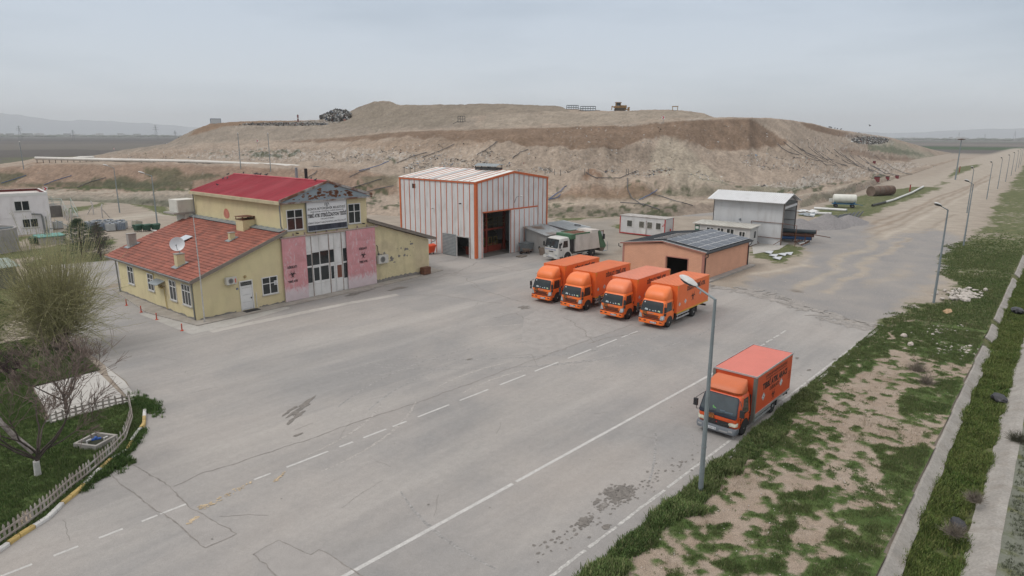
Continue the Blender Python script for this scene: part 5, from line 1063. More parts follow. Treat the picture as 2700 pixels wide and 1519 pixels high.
def panels(label, x0, x1, y0, y1, sgn):
    q = thing('solar_array', label, 'solar panels', (x0, y0, PE), 0, 'solar arrays on the peach building roof')
    zf = lambda y: PE+.12+(PA+.06-PE)*(1-abs(y-PYC)/(PW/2+.22)); nx_ = max(1, round((x1-x0)/1.95)); ny_ = max(1, round((y1-y0)/1.25))
    for i in range(nx_):
        for j in range(ny_):
            a = x0+(x1-x0)*i/nx_+.02; b = x0+(x1-x0)*(i+1)/nx_-.02; c = y0+(y1-y0)*j/ny_+.02; d = y0+(y1-y0)*(j+1)/ny_-.02
            mb = MB(); mb.slot(0).prism([(a, c, zf(c)+.05), (b, c, zf(c)+.06), (b, d, zf(d)+.06), (a, d, zf(d)+.06)], (0, 0, .04))
            e_ = .05; mb.slot(1).add([(a+e_, c+e_, zf(c+e_)+.103), (b-e_, c+e_, zf(c+e_)+.103), (b-e_, d-e_, zf(d-e_)+.103), (a+e_, d-e_, zf(d-e_)+.103)], [(0, 1, 2, 3)])
            m1, m2 = (a+b)/2, (c+d)/2
            mb.slot(2); mb.add([(m1-.02, c, zf(c)+.106), (m1+.02, c, zf(c)+.106), (m1+.02, d, zf(d)+.106), (m1-.02, d, zf(d)+.106)], [(0, 1, 2, 3)])
            mb.build('solar_panel', [mat('panel_frame', (.42, .43, .44), .4), mat('solar_glass', (.03, .035, .05), .22, .1, 3, spec=.35), mat('panel_line', (.22, .23, .25), .4)], q, world=True)
panels('large solar array on the near slope of the peach building roof', PX+.7, PX+PL_+.1, PY-.05, PYC-.1, 1)
panels('small solar array on the far slope of the peach building roof', PX+1.3, PX+6.8, PYC+.15, PYC+1.75, -1)
# ================================================================== WHITE SHED, OFFICE CABIN, CONTAINER CABIN
t = thing('open_sided_shed', 'tall white metal shed with an open end and white corrugated roof', 'shed', (87.3, 29.3, 0))
GSH = mat('pale_grey_cladding', (.50, .51, .52), .55, .06, .8, dirt=.25, mapscale=(1, 1, .3)); SX = 92.1
mb = MB(); mb.box(87.3, 87.4, 29.6, 39.1, 0, 5.6)
for y in np.arange(29.7, 39.0, 1.05): mb.box(87.285, 87.299, y, y+.025, .05, 5.5)
mb.box(SX, SX+.1, 29.6, 39.1, 0, 5.6); mb.prism([(87.3, 39.1, 0), (SX+.1, 39.1, 0), (SX+.1, 39.1, 5.6), (89.7, 39.1, 6.45), (87.3, 39.1, 5.6)], (0, -.1, 0)); mb.build('wall', GSH, t, world=True)
mb = MB(); WR = mat('white_corrugated_roof', (.58, .59, .60), .45, .05, 1, dirt=.12)
for xe, q in ((86.45, 1), (92.95, -1)):
    mb.prism([(xe, 29.2, 5.52), (89.7, 29.2, 6.55), (89.7, 29.2, 6.6), (xe, 29.2, 5.57)], (0, 10.5, 0))
    for y in np.arange(29.25, 39.6, .28): mb.prism([(xe, y, 5.568), (89.7, y, 6.598), (89.7, y, 6.64), (xe, y, 5.61)], (0, .1, 0))
mb.build('roof', WR, t, world=True)
FR = mat('shed_frame_steel', (.16, .14, .13), .7, .2, 3)
mb = MB()
for x in (87.32, SX): mb.box(x, x+.14, 29.45, 29.59, 0, 5.55)
mb.box(87.46, SX, 29.45, 29.55, 4.95, 5.2)
for z in (1.6, 2.9, 4.1): mb.box(SX-.08, SX-.01, 29.6, 39, z, z+.08)
mb.prism([(87.4, 29.48, 5.5), (89.7, 29.48, 6.4), (92.1, 29.48, 5.5), (92.1, 29.48, 5.4), (89.7, 29.48, 6.28), (87.4, 29.48, 5.4)], (0, .06, 0)); mb.build('frame', FR, t, world=True)
mb = MB(); mb.prism([(87.5, 29.46, 4.75), (SX-.1, 29.46, 4.95), (SX-.1, 29.46, 5.25), (87.5, 29.46, 5.05)], (0, -.04, 0)); mb.build('door_beam', GSH, t, world=True)
mb = MB()
mb.tube([(87.2, 33.6, 2.9), (87.2, 29.5, 2.9), (87.2, 29.5, 0)], .04, 5); mb.tube([(87.2, 33.6, 2.9), (87.2, 33.6, .9), (87.2, 29.4, .9)], .04, 5); mb.tube([(87.2, 33.4, 1.2), (86.9, 32.2, 0)], .04, 5); mb.tube([(87.0, 29.3, .8), (86.6, 30.2, .1)], .04, 5)
mb.tube([(87.2, 29.5, 2.9), (87.0, 27.6, 2.8), (87.0, 27.6, .1)], .04, 5); mb.build('brace_frame', RUST, t, world=True)
mb = MB(); mb.ico((87.25, 35.2, 3.0), .16); mb.build('vent_cowl', STEEL, t, world=True)
# pipes on a rack beside the shed
for k, (c, nm, x0, x1, y, z, r_) in enumerate((((.02, .035, .045), 'dark teal steel pipe, topmost of those at the open end of the white shed', 87.6, 94.3, 27.7, 1.55, .27), ((.14, .06, .04), 'rust brown steel pipe, middle one of those poking out of the white shed', 87.0, 92.2, 27.2, 1.05, .26), ((.015, .09, .25), 'bright blue steel pipe, lowest of those at the open end of the white shed', 86.6, 91.6, 26.9, .55, .24))):
    q = thing('steel_pipe', nm, 'pipe', (x0, y, z-r_), 0, 'steel pipes poking out of the white shed'); m_ = mat('pipe_paint_%s' % ('teal', 'brown', 'blue')[k], c, .5, .15, 3, dirt=.3)
    A_, B_ = Vector((89.9+k*.1, 33.0, z)), Vector((92.0+k*.3, 26.6+k*.35, z)); D_ = (B_-A_).normalized(); mb = MB(); mb.tube([A_, B_], r_, 16); mb.build('shell', m_, q, world=True, smooth=True); mb = MB(); mb.tube([B_-D_*.05, B_+D_*.02], r_+.025, 16); mb.build('end_ring', RUST, q, world=True)
q = thing('steel_rod', 'long thin rusty rod poking out beyond the stacked pipes', 'rod', (92, 27.4, 1.3), 0); mb = MB(); mb.tube([(91.6, 27.6, 1.3), (94.9, 25.6, .6)], .05, 6); mb.build('rod', RUST, q, world=True)
mb = MB(); mb.tube([(94.85, 25.62, .6), (95.0, 25.53, .57)], .07, 6); mb.build('tip', STEEL, q, world=True)
q = thing('pipe_rack', 'low rusty steel rack under the pipes at the open end of the white shed', 'rack', (88, 27.3, 0)); 
for x in (27.6, 28.9):
    mb = MB(); mb.box(91.0, 91.1, x, x+.1, 0, 1.4); mb.box(92.9, 93, x, x+.1, 0, 1.4); mb.box(91.1, 92.9, x, x+.1, .1, .2); mb.build('support', RUST, q, world=True)
q = thing('steel_beams', 'pale steel offcuts lying under the pipes beside the white shed', 'beams', (88, 26.5, 0))
for k in range(5): mb = MB(); y = 27.0+k*.3; mb.box(88.5+k*.3, 91.3+k*.2, y, y+.14, .02+.05*k, .14+.05*k); mb.build('beam', (STEEL, RUST, WHITE)[k % 3], q, world=True)
# office cabin
OX, OY0, OY1, OH = 83.25, 32.1, 39.8, 2.35
t = thing('office_cabin', 'long low office cabin with a flat ribbed roof in front of the tall white shed', 'cabin', (OX, OY0, 0)); CAB = mat('cabin_panel', (.46, .46, .455), .6, .05, 1, dirt=.22)
mb = MB(); mb.box(OX, OX+2.7, OY0, OY1, .12, OH); mb.build('wall', CAB, t, world=True)
mb = MB(); mb.prism([(OX-.3, OY0-.3, OH+.05), (OX-.3, OY1+.2, OH+.05), (OX+2.9, OY1+.2, OH+.22), (OX+2.9, OY0-.3, OH+.22)], (0, 0, .09))
for y in np.arange(OY0-.2, OY1+.2, .5): mb.prism([(OX-.3, y, OH+.139), (OX-.3, y+.09, OH+.139), (OX+2.9, y+.09, OH+.309), (OX+2.9, y, OH+.309)], (0, 0, .04))
mb.build('roof', mat('cream_roof_sheet', (.47, .46, .42), .6, .1, 1, dirt=.35), t, world=True)
for a, b, c, d in ((37.0, 38.1, 1.25, 2.1), (35.6, 36.6, 1.25, 2.15), (34.2, 35.3, 1.3, 2.15), (32.7, 33.6, 1.2, 1.95)):
    f = win(t, 'x', OX, a, b, c, d, 2, 0, False, .09)
    f.data.transform(Matrix.Translation((-OX, -OY0, 0))); f.children[0].data.transform(Matrix.Translation((-OX, -OY0, 0)))
f = win(t, 'y', OY0, OX+1.1, OX+2.0, .9, 2.0, 1, 0, False, .09); f.data.transform(Matrix.Translation((-OX, -OY0, 0))); f.children[0].data.transform(Matrix.Translation((-OX, -OY0, 0)))
mb = MB(); mb.box(OX+.05, OX+2.65, OY0+.05, OY1-.05, 0, .118); mb.build('skid', RUST, t, world=True)
t = thing('green_notice_board', 'small green and white notice board on the left end of the office cabin', 'notice board', (OX-.05, 39.35, 1.3)); mb = MB(); mb.box(OX-.06, OX-.005, 39.1, 39.7, 1.3, 2.2); mb.build('board', mat('green_board', (.03, .12, .07), .5), t, world=True); mb = MB(); mb.box(OX-.065, OX-.061, 39.18, 39.62, 1.7, 2.05); mb.build('notice', WHITE, t, world=True)
# container cabin
t = thing('container_cabin', 'white portable container cabin with red corner posts and barred windows', 'cabin', (82.45, 43.85, 0)); KX, KY0, KY1, KH = 82.45, 43.85, 51.1, 2.6
mb = MB(); mb.box(KX, KX+2.35, KY0, KY1, .2, KH)
for y in np.arange(KY0+.15, KY1-.1, .19): mb.box(KX-.018, KX, y, y+.06, .25, KH-.15)
for x in np.arange(KX+.15, KX+2.3, .19): mb.box(x, x+.06, KY0-.018, KY0, .25, KH-.15)
mb.build('wall', mat('container_white', (.56, .56, .56), .55, .05, 1.5, dirt=.22), t, world=True)
mb = MB(); RD = mat('container_red', (.38, .035, .03), .6, .12, 3)
for x, y in ((KX, KY0), (KX+2.35, KY0), (KX, KY1), (KX+2.35, KY1)): mb.box(x-.06, x+.06, y-.06, y+.06, .05, KH+.02)
mb.box(KX-.04, KX-.001, KY0+.06, KY1-.06, .08, .22); mb.box(KX+.06, KX+2.29, KY0-.04, KY0-.001, .08, .22); mb.build('red_frame', RD, t, world=True)
mb = MB(); mb.box(KX-.08, KX+2.43, KY0-.08, KY1+.08, KH+.021, KH+.12)
for k in range(9): y = KY0+.5+k*.8; mb.box(KX-.05, KX+2.4, y, y+.05, KH+.121, KH+.15)
rfk = mb.build('roof', mat('rusty_white_roof', (.42, .40, .38), .7, .15, 1.5, dirt=.5), t, world=True)
for k, (a, b, bars) in enumerate(((49.0, 50.0, 3), (47.05, 48.0, 5), (45.75, 46.7, 5), (44.4, 45.3, 3))):
    mb = MB(); mb.box(KX-.06, KX-.02, a, b, 1.1, 2.1); f = mb.build('window', WHITE, t, world=True); mb = MB(); mb.box(KX-.066, KX-.061, a+.09, b-.09, 1.18, 2.02); mb.build('pane', GLASS, f, world=True)
    mb = MB()
    for j in range(1, bars+2): y = a+(b-a)*j/(bars+2); mb.box(KX-.09, KX-.07, y-.012, y+.012, 1.12, 2.08)
    if bars > 3:
        for z in (1.3, 1.5, 1.7, 1.9): mb.box(KX-.092, KX-.09, a, b, z, z+.02)
    mb.build('bars', mat('cream_bars', (.36, .34, .28), .6), f, world=True)
mb = MB(); mb.box(KX-.05, KX-.02, 46.8, 47.85, .25, 1.08); d_ = mb.build('door', WHITE, t, world=True); mb = MB(); mb.tube([(KX-.08, 46.75, .2), (KX-.08, 46.75, 2.2)], .03, 5); mb.build('door_post', RUST, d_, world=True)
mb = MB(); mb.add([(KX-.021, 44.05, 1.7), (KX-.021, 43.97, 1.7), (KX-.021, 43.97, 2.0), (KX-.021, 44.05, 2.0)], [(0, 1, 2, 3)]); mb.box(KX-.03, KX-.02, 44.08, 44.25, 1.6, 1.75); mb.build('notice', RD, t, world=True)
# debris and railing between the cabins
t = thing('metal_railing', 'low rusty railing between the container cabin and the office cabin', 'railing', (84, 43, 0)); mb = MB()
for k in range(13): y = 43.3-k*.28; mb.box(83.2, 83.23, y, y+.03, 0, 1.0)
mb.tube([(83.2, 43.4, 1.0), (83.2, 39.9, 1.0)], .025, 5); mb.tube([(83.2, 43.4, .15), (83.2, 39.9, .15)], .025, 5); mb.build('rails', RUST, t, world=True); mb = MB(); mb.box(83.15, 83.3, 43.3, 43.45, 0, 1.3); mb.build('post', RD, t, world=True)
t = thing('scrap_boards', 'heap of pale boards and scrap behind the low railing', 'scrap', (84.5, 42, 0))
for k in range(9): mb = MB(); mb.prism([(83.8+random.uniform(0, .8), 41+random.uniform(-.6, 1), .1+k*.09)]*0+[(84, 40.5, .1+k*.1), (85.2, 40.6+k*.1, .14+k*.1), (85.1, 42.5, .12+k*.1), (83.9, 42.3-k*.08, .15+k*.1)], (0, 0, .05)); mb.build('board', (WHITE, RUST, WOOD, STEEL)[k % 4], t, world=True)
# ---- small grey sheds beside the hangar
def shedlet(label, x0, x1, y0, y1, h0, h1, wallm, roofm, slope='x'):
    t = thing('lean_to_shed', label, 'shed', (x0, y0, 0), 0, 'small grey sheds beside the striped hangar'); mb = MB()
    hz = (lambda x, y: h0+(h1-h0)*(x-x0)/(x1-x0)) if slope == 'x' else (lambda x, y: h0+(h1-h0)*(y-y0)/(y1-y0))
    for a, b in (((x0, y0), (x1, y0)), ((x0, y1), (x1, y1))): mb.prism([(a[0], a[1], 0), (b[0], b[1], 0), (b[0], b[1], hz(*b)), (a[0], a[1], hz(*a))], (0, .12 if a[1] == y0 else -.12, 0))
    mb.prism([(x0, y0+.12, 0), (x0, y1-.12, 0), (x0, y1-.12, hz(x0, y1)), (x0, y0+.12, hz(x0, y0))], (.12, 0, 0)); mb.prism([(x1, y0+.12, 0), (x1, y1-.12, 0), (x1, y1-.12, hz(x1, y1)), (x1, y0+.12, hz(x1, y0))], (-.12, 0, 0))
    mb.build('wall', wallm, t, world=True); mb = MB(); P = [(x0-.3, y0-.3), (x1+.3, y0-.3), (x1+.3, y1+.3), (x0-.3, y1+.3)]; mb.prism([(x, y, hz(x, y)+.03) for x, y in P], (0, 0, .04))
    n = int((y1-y0+.6)/.22) if slope == 'x' else int((x1-x0+.6)/.22)
    for k in range(n):
        if slope == 'x': y = y0-.3+k*.22; mb.prism([(x, yy, hz(x, yy)+.069) for x, yy in ((x0-.3, y), (x1+.3, y), (x1+.3, y+.08), (x0-.3, y+.08))], (0, 0, .03))
        else: x = x0-.3+k*.22; mb.prism([(xx, y, hz(xx, y)+.069) for xx, y in ((x, y0-.3), (x+.08, y0-.3), (x+.08, y1+.3), (x, y1+.3))], (0, 0, .03))
    mb.build('roof', roofm, t, world=True); return t
RS = mat('rust_streaked_sheet', (.34, .36, .37), .5, .15, 1.5, var2=(.20, .15, .12), dirt=.3); GW = mat('grey_painted_block', (.33, .325, .315), .85, .08, 1.2, dirt=.3)
t = shedlet('small grey block shed with a rust streaked roof against the striped hangar', 61.3, 64.9, 48.3, 51.4, 2.3, 2.9, GW, RS, 'y')
mb = MB(); mb.box(64.0, 64.8, 48.27, 48.298, .1, 2.1); mb.build('door', mat('dark_doorway', (.015, .015, .015), .8), t, world=True); mb = MB(); mb.tube([(61.1, 51.2, 0), (61.1, 51.2, 2.7)], .04, 5); mb.build('roof_post', STEEL, t, world=True)
t = shedlet('larger grey metal shed with a plain roof behind the small block shed', 66.8, 70.6, 48.6, 52.5, 2.3, 2.75, GSH, mat('grey_roof_sheet', (.33, .355, .37), .5, .1, 1, dirt=.25), 'y')
mb = MB(); n = 20; mb.tube([(69.6+.4*math.cos(2*PI*i/n), 49.6+.4*math.sin(2*PI*i/n), 2.6+.05*math.sin(2*PI*i/n)) for i in range(n+1)], .04, 5); mb.build('cable_coil', RUBBER, t, world=True)
t = thing('metal_fence_screen', 'grey sheet metal fence running from the block shed towards the refuse truck', 'fence', (65.2, 47.9, 0)); mb = MB(); mb.box(65.3, 71.8, 47.05, 47.1, .1, 1.9); mb.build('sheet', GSH, t, world=True); mb = MB()
for x in (65.3, 67.4, 69.6, 71.8): mb.box(x, x+.06, 47.0, 47.049, 0, 2.0)
mb.box(65.3, 71.8, 47.0, 47.048, 1.86, 1.95); mb.build('post', RUST, t, world=True)
# galvanised bin, wheelbarrow, pallet, shovel
t = thing('galvanised_container', 'grey galvanised four wheeled waste container beside the hangar doorway', 'waste bin', (61.35, 51.05, .02), 0)
t.location = (60.55, 50.75, .02); mb = MB(); mb.loft([[(-.5, -.55, .25), (.5, -.55, .25), (.5, .55, .25), (-.5, .55, .25)], [(-.62, -.68, 1.15), (.62, -.68, 1.15), (.62, .68, 1.15), (-.62, .68, 1.15)]]); mb.build('body', STEEL, t)
mb = MB(); mb.box(-.66, .66, -.72, .72, 1.16, 1.22); mb.build('lid', mat('dark_steel_lid', (.13, .15, .16), .5), t)
for sx in (-.4, .4):
    for sy in (-.45, .45): mb = MB(); mb.cyl((sx-.03, sy, .1), (sx+.03, sy, .1), .1, n=10); mb.build('wheel', RUBBER, t)
mb = MB()
for k in range(5): mb.box(-.6, -.57, -.5+k*.23, -.46+k*.23, .35, 1.1)
mb.build('rib', STEEL, t)
def barrow(label, loc, rz, tip=0):
    t = thing('wheelbarrow', label, 'wheelbarrow', loc, rz, 'wheelbarrows beside the hangar doorway'); mt = Matrix.Rotation(tip, 4, 'Y')
    def b(mb, n, m_): 
        mb.v = [tuple(mt @ Vector(p)+Vector((0, 0, .12 if tip else 0))) for p in mb.v]; mb.build(n, m_, t)
    mb = MB(); mb.loft([[(-.25, -.2, .35), (.3, -.2, .3), (.3, .2, .3), (-.25, .2, .35)], [(-.42, -.33, .62), (.5, -.33, .66), (.5, .33, .66), (-.42, .33, .62)]]); b(mb, 'tray', mat('barrow_tray', (.17, .13, .10), .7, .2)); mb = MB(); mb.cyl((.62, -.04, .2), (.62, .04, .2), .2, n=14); b(mb, 'wheel', RUBBER)
    mb = MB()
    for s_ in (-1, 1): mb.tube([(.62, s_*.08, .2), (.2, s_*.2, .3), (-.9, s_*.28, .55)], .02, 5); mb.tube([(-.3, s_*.25, .38), (-.35, s_*.25, 0)], .02, 5)
    b(mb, 'handles', RUST)
barrow('rusty wheelbarrow standing between the pallet and the galvanised waste container', (59.7, 50.0, .02), 2.4); barrow('tipped up wheelbarrow leaning by the block shed wall', (60.75, 48.75, .02), 1.2, -1.1)
t = thing('wooden_pallet', 'small wooden pallet lying flat in front of the hangar doorway', 'pallet', (58.0, 49.3, .02), .15)
for k in range(6): mb = MB(); mb.box(-.6+k*.22, -.48+k*.22, -.45, .45, .1, .12); mb.build('board', WOOD, t)
for y in (-.4, 0, .32): mb = MB(); mb.box(-.6, .62, y, y+.08, 0, .099); mb.build('bearer', WOOD, t)
t = thing('shovel', 'long handled shovel leaning against the grey block shed', 'shovel', (61.0, 48.0, 0)); mb = MB(); mb.tube([(60.9, 47.9, .3), (61.25, 48.27, 1.5)], .02, 5); mb.build('shaft', WOOD, t, world=True); mb = MB(); mb.prism([(60.82, 47.72, .02), (61.0, 47.9, .02), (60.98, 47.98, .36), (60.82, 47.86, .36)], (.01, -.01, 0)); mb.build('blade', STEEL, t, world=True)
# ================================================================== TRUCKS
def rr(x0, x1, hw, r, z, n=4, bulge=0.):
    pts = []
    for cx, cy, a0 in ((x1-r, hw-r, 0), (x0+r, hw-r, PI/2), (x0+r, -hw+r, PI), (x1-r, -hw+r, 1.5*PI)):
        for k in range(n+1):
            a = a0+PI/2*k/n; pts.append((cx+r*math.cos(a), cy+r*math.sin(a), z))
    return pts
ORANGE = mat('orange_truck_paint', (.80, .165, .026), .38, .04, 1.5, dirt=.06); CHROME = mat('headlamp_glass', (.42, .44, .45), .12, .2, 12, metal=.3); DARK = mat('dark_plastic', (.02, .02, .022), .6, .1)
RIM = mat('wheel_rim_steel', (.30, .30, .29), .5, .25, 8); CHAS = mat('chassis_dark', (.03, .029, .028), .7, .3, 4); ALU = mat('brushed_aluminium', (.48, .49, .50), .35, .1, 2, metal=.5)
PAPER = mat('pale_green_paper', (.42, .50, .30), .7); PAPW = mat('dashboard_white', (.40, .44, .45), .7); PLATE = mat('plate_white', (.62, .64, .66), .5); AMB = mat('adr_orange', (.60, .20, .03), .5); YELT = mat('yellow_tape', (.55, .33, .03), .5)
def wheel(t, x, y, r_, w_, dual=False, out=-1, rimm=None):
    mb = MB(); h = w_/2; mb.lathe([(r_*.6, -h), (r_*.9, -h), (r_, -h*.75), (r_, h*.75), (r_*.9, h), (r_*.6, h)], (x, y, r_), 24, 'y'); wo = mb.build('wheel', RUBBER, t, smooth=True)
    mb = MB(); s_ = out; 
    pr_ = [(r_*.6, -h*.9), (r_*.55, -h*.9), (r_*.5, -h*.2 if dual else -h*.6), (r_*.2, -h*.2 if dual else -h*.75), (r_*.18, -h*1.05), (0, -h*1.05)]
    if out > 0: pr_ = [(a, -b) for a, b in pr_]
    mb.lathe(pr_, (x, y, r_), 20, 'y'); rm = mb.build('rim', rimm or RIM, wo, smooth=True)
    mb = MB()
    for k in range(6): a = 2*PI*k/6; mb.cyl((x+.33*r_*math.cos(a), y+out*(h*(.22 if dual else .72)+.001), r_+.33*r_*math.sin(a)), (x+.33*r_*math.cos(a), y+out*(h*(.22 if dual else .72)+.004), r_+.33*r_*math.sin(a)), r_*.09, n=8)
    mb.build('rim_hole', DARK, rm)
def diamond(mb0, mb1, x, y, z, s): # on a side facing -Y
    mb0.add([(x-s, y, z), (x, y, z-s), (x+s, y, z), (x, y, z+s)], [(0, 1, 2, 3)]); e_ = .002
    for (a, b), (c, d) in (((-s, 0), (0, -s)), ((0, -s), (s, 0)), ((s, 0), (0, s)), ((0, s), (-s, 0))):
        k = .8; j = .7; mb1.add([(x+a*k, y-e_, z+b*k), (x+c*k, y-e_, z+d*k), (x+c*j, y-e_, z+d*j), (x+a*j, y-e_, z+b*j)], [(0, 1, 2, 3)])
    mb1.add([(x+s*a, y-e_, z+s*b) for a, b in ((-.1, -.2), (.1, -.2), (.16, .05), (.03, .32), (-.05, .15), (-.16, .05))], [tuple(range(6))])
def adr(t, x, y, z, s):
    mb = MB(); mb.box(x-.012, x, y-s/2, y+s/2, z-s*.42, z+s*.42); h_ = mb.build('hazard_plate', AMB, t); mb = MB(); e_ = x-.014
    for a, b, c, d in ((-s/2, -s/2+.03, -s*.42, s*.42), (s/2-.03, s/2, -s*.42, s*.42), (-s/2+.03, s/2-.03, -s*.42, -s*.42+.03), (-s/2+.03, s/2-.03, s*.42-.03, s*.42), (-s/2+.03, s/2-.03, -.012, .012)): mb.add([(e_, y+a, z+c), (e_, y+b, z+c), (e_, y+b, z+d), (e_, y+a, z+d)], [(0, 1, 2, 3)])
    put_text(mb, '606', (e_, y+s*.33, z+s*.08), (0, -1, 0), (0, 0, 1), s*.66, s*.26, .04); put_text(mb, '3291', (e_, y+s*.36, z-s*.34), (0, -1, 0), (0, 0, 1), s*.72, s*.26, .04); mb.build('lettering', BLACK, h_)
def plate(t, x, y, z, s, w_=.5):
    mb = MB(); mb.box(x-.01, x, y-w_/2, y+w_/2, z-.06, z+.06); p_ = mb.build('number_plate', PLATE, t); mb = MB(); mb.add([(x-.012, y+w_/2, z-.058), (x-.012, y+w_/2-.05, z-.058), (x-.012, y+w_/2-.05, z+.058), (x-.012, y+w_/2, z+.058)], [(0, 1, 2, 3)]); mb.build('blue_band', mat('plate_blue', (.01, .05, .35), .5), p_)
    mb = MB(); put_text(mb, s, (x-.012, y+w_/2-.07, z-.035), (0, -1, 0), (0, 0, 1), w_-.1, .075, .03); mb.build('lettering', BLACK, p_)
def cab_rings(t, m_, zs):
    mb = MB(); mb.loft([rr(x0, x1, hw, r_, z) for x0, x1, hw, r_, z in zs]); return mb.build('cab', m_, t, smooth=True)
def screen(t, xf, hw0, hw1, z0, z1, m_=GLASS, name='windscreen', proud=.012, r_=.10):
    mb = MB(); zs = sorted([z0+r_*(1-math.cos(a)) for a in np.linspace(0, PI/2, 5)]+[z1-r_*(1-math.cos(a)) for a in np.linspace(0, PI/2, 5)]+[float(q) for q in np.linspace(z0+r_, z1-r_, 8)[1:-1]]); vs = []
    for z in zs:
        e_ = max(0, z0+r_-z, z-z1+r_); hw = hw0+(hw1-hw0)*(z-z0)/(z1-z0)-r_+math.sqrt(max(0, r_*r_-e_*e_)); vs += [(xf(z)-proud, -hw, z), (xf(z)-proud, hw, z)]
    mb.add(vs, [(2*i, 2*i+1, 2*i+3, 2*i+2) for i in range(len(zs)-1)]); return mb.build(name, m_, t)
def side_win(t, s, hwf, pts, name='side_window', m_=GLASS):
    mb = MB(); P = [(x, s*(hwf(z)+.008), z) for x, z in pts]; mb.prism(P, (0, -s*.02, 0)); return mb.build(name, m_, t)
def interp(z, P): return float(np.interp(z, [p[0] for p in P], [p[1] for p in P]))
TYP = {}
def truck_a(label, loc, rz, plate_s):
    t = thing('box_truck', label, 'truck', loc, rz, 'orange medical waste trucks parked in a row')
    cab_rings(t, ORANGE, [(.1, 1.78, .98, .14, .50), (.05, 1.8, 1.01, .18, .78), (.02, 1.8, 1.02, .2, 1.15), (.06, 1.8, 1.01, .2, 1.28), (.22, 1.78, .97, .2, 1.75), (.34, 1.76, .93, .2, 2.02), (.5, 1.72, .88, .25, 2.13), (.7, 1.6, .7, .3, 2.16)])
    xf = lambda z: interp(z, ((1.15, .02), (1.28, .06), (1.75, .22), (2.02, .34))); hwf = lambda z: interp(z, ((.78, 1.01), (1.15, 1.02), (1.28, 1.01), (1.75, .97), (2.02, .93)))
    ws = screen(t, xf, .93, .84, 1.22, 1.98)
    mb = MB()
    for a, b in ((.55, .05), (-.1, -.6)): mb.tube([(xf(1.25)-.03, a, 1.25), (xf(1.32)-.035, b, 1.31)], .012, 4)
    mb.build('wiper', DARK, ws)
    mb = MB(); f_ = lambda y, z: (xf(z)-.0145, y, z)
    for y0, y1, z0, z1, m_ in ((-.4, -.25, 1.3, 1.4, PAPW), (-.2, -.05, 1.29, 1.36, PAPW), (.3, .58, 1.31, 1.45, PAPW), (.1, .2, 1.3, 1.4, PAPW), (-.72, -.5, 1.28, 1.4, PAPER), (.62, .72, 1.82, 1.92, PLATE)): mb = MB(); mb.add([f_(y0, z0), f_(y1, z0+.02), f_(y1-.03, z1), f_(y0+.04, z1-.02)], [(0, 1, 2, 3)]); mb.build('dashboard_item', m_, ws)
    for s in (-1, 1):
        f = side_win(t, s, hwf, [(.42, 1.26), (1.35, 1.26), (1.35, 1.92), (.62, 1.92)])
        mb = MB(); mb.box(1.5, 1.62, s*1.0, s*1.03, 1.15, 1.32); mb.build('door_handle', DARK, t); 
        mb = MB()
        for a, b, c, d in ((.36, .375, .7, 1.25), (1.45, 1.465, .7, 1.95)): mb.box(a, b, s*(hwf((c+d)/2)-.03), s*(hwf(min(c, 1.2))+.004), c, d)
        mb.build('door_seam', DARK, t)
        mb = MB(); mb.tube([(.25, s*.98, 1.2), (.05, s*1.1, 1.25), (.04, s*1.13, 1.75), (.3, s*.96, 1.9)], .018, 5); mi = mb.build('mirror_arm', DARK, t); mb = MB(); mb.loft([rr(-.06, .08, .0, .0, 1.35, 1)]*0+[[(a, s*1.13+b, z) for a, b in ((-.0, -.08), (.1, -.08), (.1, .08), (-.0, .08))] for z in (1.32, 1.72)]); mb.box(.0, .08, s*1.13-.07, s*1.13+.07, 1.08, 1.27); mb.build('mirror', DARK, mi)
        mb = MB(); P = [(-.015, s*.72, .72), (-.02, s*.98, .74), (.16, s*1.035, .76), (.16, s*1.035, 1.14), (.04, s*.99, 1.12), (-.005, s*.8, 1.02)]; mb.add(P, [tuple(range(6))]); mb.build('headlight', CHROME, t)
        mb = MB(); n = 16; mb.add([(1.0+.5*math.cos(a), s*1.024, .4+.5*math.sin(a)) for a in np.linspace(0, PI, n)], [tuple(range(n))]); mb.build('wheel_arch', DARK, t)
    mb = MB()
    for z, w_ in ((.98, .62), (.88, .55), (.78, .68)): mb.box(-.03, .03, -w_, w_, z, z+.035)
    mb.build('grille', DARK, t)
    mb = MB(); mb.loft([rr(-.08, .35, 1.0, .12, .34), rr(-.1, .35, 1.02, .12, .5), rr(-.06, .35, 1.02, .12, .66)]); bp = mb.build('bumper', ORANGE, t, smooth=True)
    mb = MB()
    for y in (-.85, .85, -.45, .45): mb.box(-.112, -.09, y-.09, y+.09, .5, .57)
    mb.box(-.07, -.02, -.95, .95, .665, .70); mb.build('bumper_vent', DARK, bp)
    adr(t, -.012, .52, 1.08, .34); plate(t, -.112, -.25, .47, plate_s)
    mb = MB(); mb.add([(.0, .25, 1.1), (.0, -.2, 1.1), (.0, -.2, 1.14), (.0, .25, 1.14)], [(0, 1, 2, 3)]); mb.v = [(x-.004, y, z) for x, y, z in mb.v]; mb.build('badge', STEEL, t)
    # roof wind deflector
    mb = MB(); rings = []
    for z, x0, hw, r_ in ((2.08, .42, .90, .28), (2.2, .38, .93, .30), (2.45, .46, .93, .34), (2.65, .60, .90, .38), (2.82, .82, .85, .36), (2.91, 1.06, .76, .3), (2.95, 1.3, .62, .15)): rings.append(rr(x0, 1.74, hw, min(r_, (1.74-x0)/2.1), z, 5))
    mb.loft(rings); mb.build('wind_deflector', mat('faded_orange_fairing', (.76, .18, .045), .45, .05), t, smooth=True)
    # cargo box
    bx0, bx1, hw, z0, z1 = 1.86, 7.42, 1.13, .92, 3.02
